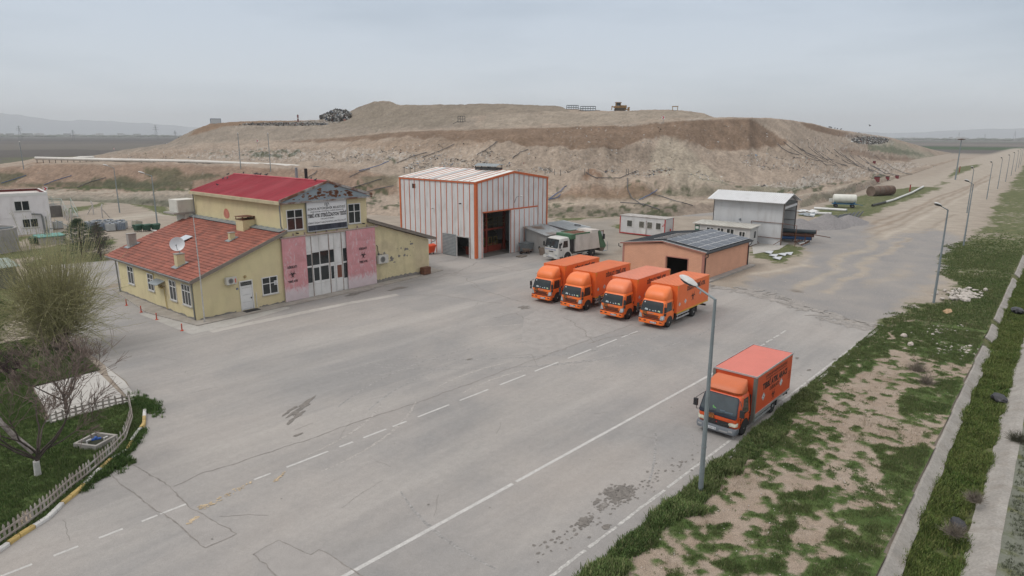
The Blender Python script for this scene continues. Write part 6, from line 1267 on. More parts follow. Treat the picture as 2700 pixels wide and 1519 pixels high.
    mb = MB(); mb.box(bx0, bx1, -hw, hw, z0, z1); o = mb.build('cargo_box', mat('orange_box_paint', (.74, .145, .03), .45, .07, 1.2, dirt=.16), t)
    mb = MB(); mb.box(bx0-.01, bx1+.01, -hw-.01, hw+.01, z1+.001, z1+.03)
    for k in range(9): y = -hw+.14+k*(2*hw-.28)/8; mb.box(bx0+.02, bx1-.02, y-.025, y+.025, z1+.031, z1+.055)
    rf = mb.build('box_roof', mat('faded_orange_roof', (.66, .18, .065), .5, .07, 1.2, dirt=.08), t)
    mb = MB(); mb.box(bx0+.02, bx1, -hw-.018, -hw-.002, z0-.06, z0+.03); mb.box(bx0+.02, bx1, hw+.002, hw+.018, z0-.06, z0+.03); mb.build('lower_rail', YELT, o)
    mb = MB()
    for x in (bx0+.1, bx1-.12): mb.box(x, x+.04, -hw-.006, -hw-.001, z1-.35, z1-.1); mb.box(min(x, x-.15), x+.15, -hw-.006, -hw-.001, z1-.1, z1-.06)
    mb.build('reflective_corner', YELT, o)
    m0, m1 = MB(), MB(); ys = -hw-.006
    diamond(m0, m1, bx0+.45, ys, 1.55, .17); diamond(m0, m1, bx0+1.4, ys, 1.62, .2); diamond(m0, m1, bx0+4.0, ys, 1.85, .2); m0.build('hazard_diamond', PLATE, o)
    put_text(m1, 'DİKKAT ! TIBBİ ATIK', (bx0+1.6, ys, 2.42), (1, 0, 0), (0, 0, 1), 3.2, .33, .05); biohazard(m1, (bx0+2.7, ys, 1.8), (1, 0, 0), (0, 0, 1), .42)
    m1.build('lettering', BLACK, o)
    mb = MB(); mb.box(1.7, 7.3, -.42, -.34, .55, .8); mb.box(1.7, 7.3, .34, .42, .55, .8)
    for x in np.arange(2.2, 7.3, .7): mb.box(x, x+.08, -1.05, 1.05, .80, .915)
    mb.box(2.3, 3.3, .45, .95, .35, .78); mb.box(3.4, 3.9, -.95, -.5, .4, .78); mb.build('chassis', CHAS, t)
    for s in (-1, 1):
        mb = MB(); mb.box(2.0, 4.1, s*1.08-.02, s*1.08+.02, .68, .80); mb.box(2.0, 4.1, s*1.08-.02, s*1.08+.02, .42, .54)
        for x in (2.2, 3.9): mb.box(x, x+.05, s*1.04-.01, s*1.04+.01, .42, .9)
        mb.build('side_guard', ALU, t); wheel(t, 1.0, s*.9, .40, .24, out=s); wheel(t, 5.05, s*.82, .40, .46, True, out=s)
        mb = MB(); mb.box(5.55, 5.6, s*.6-.25*0, s*1.06, .3, .9); mb.build('mud_flap', DARK, t)
    mb = MB(); mb.box(7.25, 7.4, -1.0, 1.0, .45, .58); mb.build('rear_bumper', CHAS, t)
    return t
tk = truck_a('orange box truck at the right end of the parked row, nearest the road', (42.15, 23.15, .022), R(.8), '42 DJ 506')
for (x, y, a, lb) in ((42.05, 26.55, 1.2, 'orange box truck third from the left in the parked row, with a pinker faded roof'), (42.1, 30.5, .8, 'orange box truck second from the left in the parked row'), (42.55, 33.95, 1.8, 'orange box truck at the left end of the parked row, nearest the refuse truck')):
    q = dup(tk, (x, y, .022), R(a), lb)
    if 'pinker' in lb:
        for ch in q.children:
            if ch.name.startswith('box_roof') or ch.name.startswith('wind_def'):
                ch.material_slots[0].link = 'OBJECT'; ch.material_slots[0].material = mat('pink_faded_roof', (.66, .24, .15), .5, .07, 1.2, dirt=.08) if 'roof' in ch.name else mat('pink_faded_fairing', (.74, .20, .08), .45, .05)
def truck_b(loc, rz):
    t = thing('box_truck', 'orange box truck with grey bumper and pink roof parked alone by the verge', 'truck', loc, rz)
    OR2 = mat('orange_red_cab', (.62, .085, .018), .35, .05, 1.5, dirt=.08)
    cab_rings(t, OR2, [(.12, 1.6, .95, .14, .45), (.06, 1.62, .98, .16, .75), (.03, 1.62, .99, .18, 1.05), (.1, 1.62, .98, .18, 1.25), (.34, 1.6, .93, .18, 1.75), (.46, 1.58, .89, .2, 1.98), (.65, 1.5, .82, .25, 2.08)])
    Pf = ((.9, .04), (1.05, .03), (1.25, .1), (1.75, .34), (1.98, .46)); xf = lambda z: interp(z, Pf); hwf = lambda z: interp(z, ((.75, .98), (1.05, .99), (1.25, .98), (1.75, .93), (1.98, .89)))
    screen(t, xf, .955, .86, 1.0, 1.97, mat('dark_blue_band', (.012, .016, .028), .25), 'screen_surround', .01, .12)
    ws = screen(t, xf, .90, .80, 1.17, 1.93, mat('cab_glass', (.035, .048, .055), .1, .3, 2, spec=.7), 'windscreen', .022, .10)
    mb = MB()
    for a, b in ((.6, .1), (.05, -.5)): mb.tube([(xf(1.12)-.035, a, 1.12), (xf(1.22)-.035, b, 1.22)], .012, 4)
    mb.build('wiper', DARK, ws)
    mb = MB(); f_ = lambda y, z: (xf(z)-.0245, y, z)
    gc_, gb_ = mat('green_cloth', (.10, .3, .08), .8), mat('grey_blue_cloth', (.07, .10, .13), .8)
    for y0, y1, z0, z1, m_ in ((.1, .3, 1.3, 1.37, gc_), (.22, .32, 1.36, 1.43, gc_), (-.1, -.3, 1.25, 1.33, gb_), (-.35, -.7, 1.22, 1.30, gb_)): mb = MB(); mb.add([f_(y0, z0), f_(y1, z0+.02), f_(y1-.03, z1), f_(y0+.04, z1-.02)], [(0, 1, 2, 3)]); mb.build('dashboard_item', m_, ws)
    for s in (-1, 1):
        side_win(t, s, hwf, [(.52, 1.12), (1.3, 1.12), (1.3, 1.85), (.78, 1.85)]); mb = MB(); mb.box(1.34, 1.42, s*.96, s*1.0, .98, 1.06); mb.build('door_handle', DARK, t)
        mb = MB(); mb.box(.42, .432, s*.93, s*.994, .65, 1.1); mb.box(1.46, 1.472, s*.88, s*.992, .6, 1.9); mb.build('door_seam', DARK, t)
        mb = MB(); mb.tube([(.35, s*.95, 1.0), (.12, s*1.12, 1.02), (.1, s*1.16, 1.6), (.42, s*.9, 1.85)], .016, 5); mi = mb.build('mirror_arm', DARK, t)
        mb = MB(); mb.loft([[(a, s*1.16+b, z) for a, b in ((.04, -.1), (.15, -.1), (.15, .1), (.04, .1))] for z in (1.2, 1.55)]); mb.build('mirror', DARK, mi)
        mb = MB(); P = [(.0, s*.55, .64), (-.01, s*.9, .66), (.1, s*.995, .68), (.14, s*1.005, .86), (.05, s*.96, .90), (.0, s*.6, .80)]; mb.add(P, [tuple(range(6))]); mb.build('headlight', mat('yellowed_headlamp', (.46, .45, .36), .15, .15, 14), t)
        mb = MB(); n = 16; mb.add([(.92+.48*math.cos(a), s*.995, .38+.48*math.sin(a)) for a in np.linspace(0, PI, n)], [tuple(range(n))]); mb.build('wheel_arch', DARK, t)
        mb = MB(); mb.ico((.7, s*.88, 1.95), .04); mb.build('marker_lamp', YELT, t)
    mb = MB(); mb.prism([(-.0, -.6, .56), (-.0, .6, .56), (.02, .66, .80), (.02, -.66, .80)], (.04, 0, 0)); mb.v = [(x-.012, y, z) for x, y, z in mb.v]; gr = mb.build('grille', BLACK, t)
    mb = MB(); mb.prism([(-.016, -.05, .68), (-.016, .05, .68), (-.016, 0, .76)], (-.004, 0, 0)); mb.build('emblem', mat('red_emblem', (.4, .02, .02), .4), gr)
    mb = MB()
    for z in (.62, .69, .76): mb.box(-.018, -.013, -.56, -.06, z, z+.015); mb.box(-.018, -.013, .06, .56, z, z+.015)
    mb.build('grille_slats', mat('grille_grey', (.06, .06, .06), .5), gr)
    mb = MB(); mb.loft([rr(-.1, .4, .97, .14, .26), rr(-.13, .4, 1.0, .14, .38), rr(-.08, .4, 1.0, .14, .54)]); bp = mb.build('bumper', mat('grey_bumper', (.15, .165, .185), .5, .1), t, smooth=True)
    mb = MB()
    for y in (-.75, .78): mb.box(-.135, -.11, y-.1, y+.1, .4, .48)
    mb.box(-.135, -.12, -.62, -.2, .33, .4); mb.build('fog_lamp', mat('fog_lamp', (.3, .3, .3), .3), bp)
    adr(t, .025, .32, .93, .34); plate(t, -.135, .22, .40, '42. DVA 79', .52); mb = MB(); mb.add([(.018, -.55, .9), (.018, -.8, .9), (.018, -.8, .93), (.018, -.55, .93)], [(0, 1, 2, 3)]); mb.build('badge', mat('faded_badge', (.35, .08, .03), .5), t)
    mb = MB(); rings = []
    for z, x0, hw, r_ in ((1.98, .62, .84, .3), (2.06, .48, .88, .32), (2.18, .42, .9, .34), (2.32, .5, .89, .38), (2.44, .72, .86, .36), (2.53, 1.0, .82, .2), (2.59, 1.25, .76, .1)): rings.append(rr(x0, 1.5, hw, min(r_, (1.5-x0)/2.1), z, 5))
    mb.loft(rings); mb.build('wind_deflector', mat('faded_orange_deflector', (.52, .13, .045), .5, .06), t, smooth=True)
    x0, x1, hw, z0, z1 = 1.72, 6.6, 1.08, .74, 2.70
    mb = MB(); mb.box(x0, x1, -hw, hw, z0, z1); o = mb.build('cargo_box', mat('deep_orange_box', (.56, .075, .02), .45, .05, 1.2, dirt=.08), t)
    mb = MB(); mb.box(x0+.03, x1-.02, -hw+.03, hw-.03, z1+.001, z1+.02); mb.build('box_roof', mat('salmon_roof', (.56, .155, .115), .55, .05, 1), t)
    mb = MB(); mb.box(x0-.03, x0-.001, -hw-.02, hw+.02, z1-.02, z1+.06); mb.box(x0, x1, -hw-.025, -hw-.001, z1-.04, z1+.045); mb.box(x0, x1, hw+.001, hw+.025, z1-.04, z1+.045); mb.box(x1+.001, x1+.03, -hw-.02, hw+.02, z1-.03, z1+.05); mb.box(x0, x1, -hw-.02, -hw-.001, z0-.07, z0+.03); mb.box(x0, x1, hw+.001, hw+.02, z0-.07, z0+.03)
    mb.build('edge_rail', ALU, o); mb = MB()
    for s in (-1, 1): mb.box(x0-.04, x0+.14, s*(hw+.03), s*(hw+.002), z0-.35, z1-.04); mb.box(x0-.045, x0-.032, s*hw, s*(hw-.12), z0-.3, z1-.05)
    mb.build('corner_post', mat('olive_grey_post', (.14, .145, .13), .5, .15), o)
    m0, m1 = MB(), MB(); ys = -hw-.006; diamond(m0, m1, x0+1.1, ys, 1.42, .22); diamond(m0, m1, x0+3.45, ys, 1.5, .22); m0.build('hazard_diamond', PLATE, o)
    u_, v_ = (1, 0, 0), (0, 0, 1); put_text(m1, 'KONYA BÜYÜKŞEHİR BELEDİYESİ', (x0+1.2, ys, 2.36), u_, v_, 2.9, .13, .02); put_text(m1, 'ÇEVRE KORUMA VE KONTROL DAİRESİ BAŞKANLIĞI', (x0+1.25, ys, 2.22), u_, v_, 2.8, .08, .01)
    put_text(m1, 'TIBBİ ATIK ARACI', (x0+.9, ys, 1.8), u_, v_, 3.3, .32, .05); put_text(m1, 'DİKKAT!', (x0+1.9, ys, 1.5), u_, v_, 1.2, .2, .03); biohazard(m1, (x0+2.45, ys, 1.15), u_, v_, .30)
    for k in range(4): put_text(m1, 'ARAÇ YÜKÜ', (x0+4.4, ys, 1.4+k*.12), u_, v_, .35, .06)
    m1.build('lettering', BLACK, o)
    mb = MB(); mb.box(1.5, 6.6, -.42, -.34, .5, .75); mb.box(1.5, 6.6, .34, .42, .5, .75); mb.box(2.0, 3.0, .4, .9, .3, .7); mb.box(1.75, 6.6, -.95, .95, .70, .775); mb.build('chassis', CHAS, t)
    for s in (-1, 1):
        mb = MB(); mb.box(1.9, 4.1, s*1.02-.02, s*1.02+.02, .50, .60); mb.box(1.9, 4.1, s*1.02-.02, s*1.02+.02, .32, .42); mb.box(2.1, 2.15, s*.99-.01, s*.99+.01, .3, .8); mb.build('side_guard', ALU, t)
        wheel(t, .92, s*.86, .39, .24, out=s, rimm=mat('scuffed_alloy', (.4, .38, .36), .35, .25, 12, metal=.5)); wheel(t, 4.45, s*.80, .39, .44, True, out=s); mb = MB(); mb.box(4.95, 4.99, s*.5, s*1.03, .25, .78); mb.build('mud_flap', DARK, t)
    mb = MB(); mb.tube([(6.1, -.95, .45), (6.6, -.95, .45), (6.62, -.95, .75)], .03, 5); mb.box(6.5, 6.6, -1.0, 1.0, .4, .5); mb.build('rear_bumper', CHAS, t)
    return t
truck_b((28.25, 11.72, .022), R(-.6))
# ---- refuse truck
t = thing('refuse_truck', 'dirty white refuse truck with a green frame and green tailgate, facing left', 'truck', (58.15, 45.05, .0), R(-8))
DW = mat('dirty_white_paint', (.52, .52, .50), .5, .06, 1.5, dirt=.3); GRN = mat('dull_green_steel', (.05, .13, .07), .6, .15, 3, dirt=.25)
cab_rings(t, DW, [(.1, 2.0, 1.08, .14, .62), (.05, 2.02, 1.12, .16, .95), (.03, 2.02, 1.13, .16, 1.5), (.1, 2.02, 1.12, .18, 1.75), (.28, 2.0, 1.08, .18, 2.35), (.42, 1.95, 1.03, .22, 2.62), (.7, 1.85, .9, .25, 2.72)])
xf = lambda z: interp(z, ((1.5, .03), (1.75, .1), (2.35, .28), (2.62, .42))); hwf = lambda z: interp(z, ((.95, 1.12), (1.5, 1.13), (1.75, 1.12), (2.35, 1.08), (2.62, 1.03)))
ws = screen(t, xf, 1.04, .98, 1.58, 2.55, GLASS, 'windscreen', .014, .1); mb = MB(); f_ = lambda y, z: (xf(z)-.017, y, z)
for y0, y1, z0, z1 in ((-.2, .0, 1.65, 1.75), (.3, .6, 1.64, 1.72)): mb.add([f_(y0, z0), f_(y1, z0), f_(y1, z1), f_(y0, z1)], [(0, 1, 2, 3)])
mb.build('dashboard_clutter', PAPW, ws)
for s in (-1, 1):
    side_win(t, s, hwf, [(.75, 1.6), (1.6, 1.6), (1.6, 2.35), (.95, 2.35)]); side_win(t, s, hwf, [(.4, 1.3), (.62, 1.3), (.72, 2.2), (.5, 2.2)], 'quarter_panel', DARK)
    mb = MB(); mb.tube([(.4, s*1.05, 1.5), (.15, s*1.3, 1.55), (.15, s*1.33, 2.2), (.4, s*1.0, 2.3)], .02, 5); mi = mb.build('mirror_arm', DARK, t); mb = MB(); mb.box(.1, .2, s*1.3-.1, s*1.3+.1, 1.65, 2.15); mb.build('mirror', DARK, mi)
    mb = MB(); mb.box(-.03, .02, s*.8-.16, s*.8+.16, .7, .85); mb.build('headlight', CHROME, t)
    mb = MB(); n = 16; mb.add([(1.5+.62*math.cos(a), s*1.137, .5+.62*math.sin(a)) for a in np.linspace(0, PI, n)], [tuple(range(n))]); mb.build('wheel_arch', DARK, t)
    mb = MB(); 
    for k in range(12): 
        a0, a1 = PI*k/12, PI*(k+1)/12; c_ = lambda a, r_: (1.5+r_*math.cos(a), s*1.14, .5+r_*math.sin(a)); mb.prism([c_(a0, .6), c_(a1, .6), c_(a1, .7), c_(a0, .7)], (0, s*.06, 0))
    mb.build('mudguard', DW, t); wheel(t, 1.5, s*1.0, .5, .28, out=s, rimm=mat('dusty_rim', (.26, .23, .2), .8, .2, 6)); wheel(t, 5.7, s*.95, .5, .5, True, out=s, rimm=mat('dusty_rim', (.26, .23, .2)))
    mb = MB(); mb.box(2.5, 5.0, s*1.12-.02, s*1.12+.02, .7, .8); mb.box(2.5, 5.0, s*1.12-.02, s*1.12+.02, .45, .55); mb.build('side_guard', STEEL, t)
mb = MB(); mb.box(-.1, .3, -1.12, 1.12, .4, .68); bp = mb.build('bumper', DW, t); mb = MB(); mb.box(-.115, -.101, -.6, .6, .44, .5); mb.box(.0, .03, -.35, .35, 1.1, 1.2); mb.build('grille', DARK, bp); mb = MB(); put_text(mb, 'BÜYÜKŞEHİR', (.012, .9, 1.32), (0, -1, 0), (0, 0, 1), 1.7, .12, .01); mb.build('lettering', mat('blue_lettering', (.03, .07, .3), .5), t)
plate(t, -.102, 0, .58, '42 AJ 114'); mb = MB(); mb.box(2.0, 7.3, -.5, .5, .6, .95); mb.box(2.3, 3.2, .6, 1.05, .5, .95); mb.build('chassis', mat('dusty_chassis', (.09, .08, .07), .9, .2), t)
mb = MB(); mb.box(2.12, 2.7, -1.0, 1.0, .95, 2.5); mb.build('hydraulics_bay', DARK, t)
mb = MB(); mb.prism([(2.75, -1.18, .98), (7.0, -1.18, .98), (6.55, -1.18, 2.9), (2.75, -1.18, 2.9)], (0, 2.36, 0)); b_ = mb.build('hopper_body', mat('cream_dirty_body', (.50, .465, .43), .6, .08, 1, dirt=.35), t); b_.data.name = 'hopper_body'
mb = MB(); mb.box(2.0, 2.74, -1.2, 1.2, 2.45, 3.0); mb.box(2.74, 5.2, -1.2, -1.1, 2.901, 3.06); mb.box(2.74, 5.2, 1.1, 1.2, 2.901, 3.06); mb.build('top_frame', GRN, t)
mb = MB()
for k in range(9): mb.box(2.85+k*.28, 2.95+k*.28, -1.09, 1.09, 2.905, 2.98)
mb.box(2.74, 5.3, -.05, .05, 2.981, 3.03); mb.build('roof_slats', mat('rusty_slats', (.20, .10, .07), .8, .3, 3), t)
mb = MB(); mb.prism([(5.4, -1.1, 2.901), (6.6, -1.1, 2.901), (6.9, -1.1, 3.15), (5.5, -1.1, 3.2)], (0, 2.2, 0)); mb.build('top_hatch', mat('cream_dirty_body', (.5, .465, .43)), t)
for s in (-1, 1): mb = MB(); mb.prism([(6.62, s*1.19, 2.9), (6.95, s*1.19, 3.05), (8.05, s*1.19, 1.15), (7.9, s*1.19, .9), (7.05, s*1.19, 1.0)], (0, -s*.08, 0)); tg = mb.build('tailgate_side', GRN, t)
mb = MB(); mb.prism([(6.95, -1.1, 3.05), (8.05, -1.1, 1.15), (7.95, -1.1, 1.1), (6.85, -1.1, 3.0)], (0, 2.2, 0)); mb.build('tailgate_back', mat('dark_green', (.03, .08, .045), .6), tg)
mb = MB(); mb.lathe([(0, -1.1), (.45, -1.1), (.45, 1.1), (0, 1.1)], (7.5, 0, .95), 14, 'y'); mb.build('hopper_bowl', mat('muddy_bowl', (.16, .13, .11), .8, .3), t)
mb = MB(); mb.tube([(8.0, -1.2, .5), (8.3, -1.2, .5), (8.3, -1.2, 1.6)], .03, 5); mb.box(7.6, 8.3, -1.15, 1.15, .45, .5); mb.build('footboard', STEEL, t)
mb = MB(); mb.box(7.4, 7.6, -1.38, -1.2, 2.0, 2.6); mb.build('rear_mirror', DARK, t)
# ================================================================== STREET LAMPS
POLE = mat('galvanised_pole', (.215, .25, .265), .5, .1, 3, metal=.25); HEAD = mat('lamp_head_white', (.52, .52, .51), .45, .1, 8, dirt=.3)
def lamp(label, loc, rz, tilt=0., h=8.05):
    t = thing('street_lamp', label, 'street lamp', loc, rz, 'galvanised street lamps')
    mb = MB(); mb.tube([(0, 0, -.1), (0, 0, 2.0), (0, 0, 5), (0, 0, h)], [.105, .095, .075, .055], 8); mb.build('pole', POLE, t, smooth=True)
    mb = MB(); mb.tube([(0, 0, h-.05), (.05, 0, h), (.95, 0, h+.35)], [.05, .045, .035], 7); a_ = mb.build('arm', POLE, t); 
    mb = MB(); mb.cyl((0, 0, 2.0), (0, 0, 2.08), .108, n=10); mb.box(-.05, .05, -.11, -.09, .9, 1.3); mb.build('hatch_band', STEEL, t)
    c = Vector((1.25, 0, h+.48)); rings = []
    for s_, w_, hh in ((-.42, .05, .05), (-.34, .13, .09), (-.15, .19, .14), (.08, .2, .15), (.28, .15, .11), (.40, .05, .04)):
        rings.append([(c.x+s_, w_*math.cos(2*PI*k/12), c.z+s_*.33+(hh*math.sin(2*PI*k/12) if math.sin(2*PI*k/12) > 0 else .02*math.sin(2*PI*k/12))) for k in range(12)])
    mb = MB(); mb.loft(rings); hd = mb.build('lamp_head', HEAD, a_, smooth=True); rings = []
    for s_, w_, hh in ((-.38, .08, .02), (-.15, .17, .07), (.08, .18, .09), (.28, .13, .05)): rings.append([(c.x+s_, w_*math.cos(2*PI*k/12), c.z+s_*.33-.025-hh*(.5+.5*math.sin(2*PI*k/12)+.2)) for k in range(12)])
    mb = MB(); mb.loft(rings); mb.build('lens', mat('lamp_lens', (.05, .05, .05), .3), hd, smooth=True)
    return t
L0 = lamp('tall street lamp nearest the camera, standing in the verge beside the lone orange truck', (22.92, 9.94, 0), R(80))
for x, y, a, lb in ((65.4, 8.7, 150, 'tall street lamp beside the grey gravel patch, with its base in the grass'), (103.5, 11.45, 150, 'second street lamp beyond the paved road, right of the dirt track'), (149.3, 16.8, 172, 'street lamp left of the pole line, in the middle of the dirt road bend'), (186, 17.6, 172, 'third pole of the far line right of the dirt road'),
                    (225.8, 19.3, 172, 'fourth pole of the far line right of the dirt road'), (264, 20.8, 172, 'fifth pole of the far line right of the dirt road'), (306, 22.8, 172, 'sixth pole of the far line right of the dirt road'), (345, 24.5, 172, 'seventh pole of the far line right of the dirt road'), (392, 27, 172, 'eighth pole of the far line right of the dirt road'), (434, 29.2, 172, 'ninth pole of the far line right of the dirt road'),
                    (38.0, 103.2, 158, 'street lamp standing just behind the left end of the tiled roof'), (42.5, 132.2, 158, 'street lamp left of the waste tanks, behind the white villa yard')): dup(L0, (x, y, 0), R(a), lb)
# ================================================================== LEFT: VILLA, TANK, YARD
VR = R(-7.5); V0 = G(131, 514.5, 0); V0 = Vector((26.95, 112.0, 0))
def vp(x, y, z): return tuple(Matrix.Translation(V0) @ Matrix.Rotation(VR, 4, 'Z') @ Vector((x, y, z)))
t = thing('villa', 'white flat roofed two storey house at the left edge, with a dark red roof well', 'house', tuple(V0), VR)
VW = mat('villa_white', (.68, .66, .67), .85, .05, .7, dirt=.2); mb = MB(); mb.box(-14, 0, 0, 9, -.3, 5.45); mb.build('wall', VW, t)
mb = MB(); mb.box(-14, 0.05, -.05, .2, 5.45, 5.85); mb.box(-.2, .05, .2, 9, 5.45, 5.85); mb.box(-14, 0, 8.8, 9.0, 5.45, 5.85); mb.build('parapet', mat('parapet_white', (.62, .62, .61), .7, .04), t)
mb = MB(); mb.box(-14, -.2, .2, 8.8, 5.451, 5.5); mb.build('roof', mat('dusty_pale_roof', (.5, .46, .43), .9, .1), t); mb = MB(); mb.box(-14, -.201, 8.7, 8.799, 5.5, 5.84); mb.box(-.3, -.201, .2, 8.7, 5.5, 5.84); mb.box(-14, -.3, .2, .26, 5.5, 5.84); mb.build('red_inner_parapet', mat('dark_red_membrane', (.10, .015, .012), .8), t)
win(t, 'y', 0, -4.0, -2.2, 3.35, 4.8, 2, 0, True, .1); win(t, 'y', 0, -3.4, -1.5, .95, 2.25, 2, 0, True, .1)
mb = MB(); mb.box(-14, 0, -.04, -.002, 2.45, 2.52); mb.build('string_course', VW, t); mb = MB(); mb.lathe([(0, 0), (.17, 0), (.17, -.06), (0, -.06)], (-5.9, 0, 4.35), 14, 'y'); mb.build('vent', BLACK, t)
mb = MB(); mb.tube([(-8.1, -.1, 5.4), (-7.7, -.1, 2.5)], .06); mb.build('downpipe', PIPE, t); mb = MB(); mb.tube([(.1, 1, 5.3), (.1, 1, .2)], .06); mb.tube([(.1, 3, 5.3), (.1, 3, .2)], .06); mb.build('side_pipes', WHITE, t)
mb = MB(); mb.tube([(-2.2, -.35, 2.9), (-1.1, -.35, 2.75), (-1.0, -.35, 2.5), (-.95, -.35, .1)], .13, 8); mb.tube([(-.6, -.3, 2.4), (-.6, -.3, .2)], .06); mb.build('duct', PIPE, t)
t = thing('concrete_tank', 'round open concrete tank in front of the white house', 'tank', (16.9, 99.4, 0)); mb = MB(); n = 36; rings = [[(r_*math.cos(2*PI*k/n), r_*math.sin(2*PI*k/n), z) for k in range(n)] for r_, z in ((3.25, -.2), (3.25, 2.8), (3.0, 2.8), (3.0, 1.4), (.01, 1.4))]; mb.loft(rings, cap=False); mb.build('tank_wall', mat('tank_concrete', (.28, .27, .26), .9, .15, .8, dirt=.4), t)
mb = MB(); mb.box(-3.1, 3.1, -.15, .15, 2.6, 2.78); mb.build('crossbeam', STEEL, t)
t = thing('pump_chamber', 'low concrete box with a teal green lid in front of the white house', 'chamber', (22.5, 99.8, 0)); mb = MB(); mb.box(0, 2.9, 0, 3.0, 0, 1.0); mb.build('walls', CONC, t); mb = MB(); mb.box(-.1, 3.0, -.1, 3.1, 1.001, 1.1); ld = mb.build('lid', mat('teal_lid', (.10, .27, .24), .6, .12, 2), t); mb = MB(); mb.tube([(1.4, 1.5, 1.1), (1.4, 1.5, 1.9), (2.0, 1.5, 1.9)], .06); mb.tube([(1.0, 1.7, 1.1), (1.0, 1.7, 1.7), (1.6, 1.7, 1.7)], .06); mb.ico((1.7, 1.5, 1.9), .13); mb.build('valves', PIPE, t)
t = thing('crane_post', 'thin grey davit post beside the teal lidded chamber', 'post', (26.2, 100.5, 0)); mb = MB(); mb.tube([(0, 0, 0), (0, 0, 2.0)], .07); mb.build('post', STEEL, t); mb = MB(); mb.tube([(0, 0, 1.9), (-1.4, .9, 3.0)], .05); mb.build('jib', STEEL, t)
DG = mat('dark_green_bin', (.02, .07, .045), .6, .15)
for x, y, lb in ((22.2, 101.2, 'green waste bin beside the teal lidded chamber'), (35.6, 104.2, 'leftmost green waste bin behind the tiled roof'), (36.6, 103.6, 'second green waste bin behind the tiled roof'), (37.7, 103.2, 'rightmost green waste bin behind the tiled roof, by the lamp base')): bin4('waste_bin', lb, 'waste bin', (x, y, 0), .2, DG, 'green waste bins in the left yard', .9)
# IBC tanks
def ibc(loc, rz, label, m_):
    t = thing('ibc_tank', label, 'liquid tank', loc, rz, 'caged liquid tanks in the left yard')
    mb = MB(); mb.box(-.52, .52, -.45, .45, .17, 1.12); mb.build('bladder', m_, t); mb = MB()
    for k in range(6):
        a = -.56+k*.224; mb.box(a-.012, a+.012, -.5, -.48, .14, 1.15); mb.box(a-.012, a+.012, .48, .5, .14, 1.15); b = -.49+k*.196; mb.box(-.575, -.555, b-.012, b+.012, .14, 1.15); mb.box(.555, .575, b-.012, b+.012, .14, 1.15)
        z = .17+k*.19; mb.box(-.57, .57, -.515, -.5, z, z+.02); mb.box(-.57, .57, .5, .515, z, z+.02); mb.box(-.59, -.575, -.5, .5, z, z+.02); mb.box(.575, .59, -.5, .5, z, z+.02)
    for k in range(3): mb.box(-.57, .57, -.4+k*.4, -.38+k*.4, 1.13, 1.15)
    mb.build('cage', mat('cage_wire', (.45, .46, .47), .4, .1, metal=.3), t); mb = MB()
    for y in (-.45, -.05, .35): mb.box(-.56, .56, y, y+.1, 0, .13)
    mb.build('pallet', WOOD, t); mb = MB(); mb.cyl((0, 0, 1.12), (0, 0, 1.18), .12); mb.build('cap', BLACK, t); return t
IW = mat('ibc_white', (.45, .47, .47), .5, .1); IBL = mat('ibc_blue_grey', (.13, .18, .25), .5, .15); ICR = mat('ibc_cream', (.44, .40, .28), .6, .12)
words = ['back left corner', 'back row middle', 'back row right', 'second row left', 'second row middle', 'second row right', 'third row left', 'third row middle', 'third row right', 'front left', 'front middle', 'front right']
k = 0
for (x, y, m_, lb) in ((31.9, 112.6, IW, 'white caged tank at the far left of the tank group'), (33.2, 113.4, IBL, 'blue grey caged tank at the back of the group, second from left'), (34.6, 113.0, IBL, 'blue grey caged tank at the back right of the group'), (31.6, 111.1, IBL, 'blue grey caged tank at the left side of the group'),
                       (33.0, 111.5, IW, 'white caged tank in the middle of the group'), (34.4, 111.3, IW, 'white caged tank right of the middle of the group'), (35.6, 111.0, IBL, 'blue grey caged tank at the right side of the group'), (32.5, 108.9, IBL, 'blue grey caged tank at the front left of the group'), (33.8, 108.7, IBL, 'blue grey caged tank near the front, between two white ones'),
                       (33.0, 107.3, IW, 'white caged tank at the very front of the group'), (34.4, 107.4, IBL, 'blue grey caged tank at the very front, right of the white one'), (35.2, 109.0, IW, 'white caged tank behind the front blue grey tank'), (28.6, 115.6, IW, 'lone white caged tank beside the right corner of the white house')): ibc((x, y, 0), random.uniform(-.15, .15), lb, m_)
q = ibc((36.4, 106.9, .12), .3, 'tilted cream coloured caged tank right of the group', ICR); q.rotation_euler = (0, .16, .3)
t = thing('white_post', 'white concrete post lying on the ground beside the cream caged tank', 'post', (37, 104, 0)); mb = MB(); mb.tube([(0, 0, .1), (.6, -3, .15)], .12, 6); mb.build('shaft', WHITE, t); mb = MB(); mb.tube([(.6, -3, .15), (.65, -3.3, .15)], .15, 6); mb.build('foot', CONC, t)
# stairs and platform
GR = mat('pale_green_rail', (.30, .36, .33), .6, .1)
t = thing('access_platform', 'raised concrete basin with pale green railings and a metal stair behind the white house', 'platform', (30, 134, 0)); mb = MB(); mb.box(25.5, 33.8, 133, 138, 0, 1.9); mb.build('basin_wall', mat('dark_basin_wall', (.13, .12, .11), .9, .2, 1), t, world=True); mb = MB()
for z in (2.3, 2.75, 3.1): mb.tube([(25.5, 133, z), (33.8, 133, z)], .035, 5); mb.tube([(25.5, 138, z), (33.8, 138, z)], .035, 5)
for x in np.arange(25.5, 34, 1.03): mb.tube([(x, 133, 1.9), (x, 133, 3.1)], .035, 5); mb.tube([(x, 138, 1.9), (x, 138, 3.1)], .035, 5)
mb.build('railing', GR, t, world=True); mb = MB()
for k in range(9): mb.box(33.9, 35.3, 133-.25-k*.3, 133-k*.3, 1.85-k*.21, 1.89-k*.21)
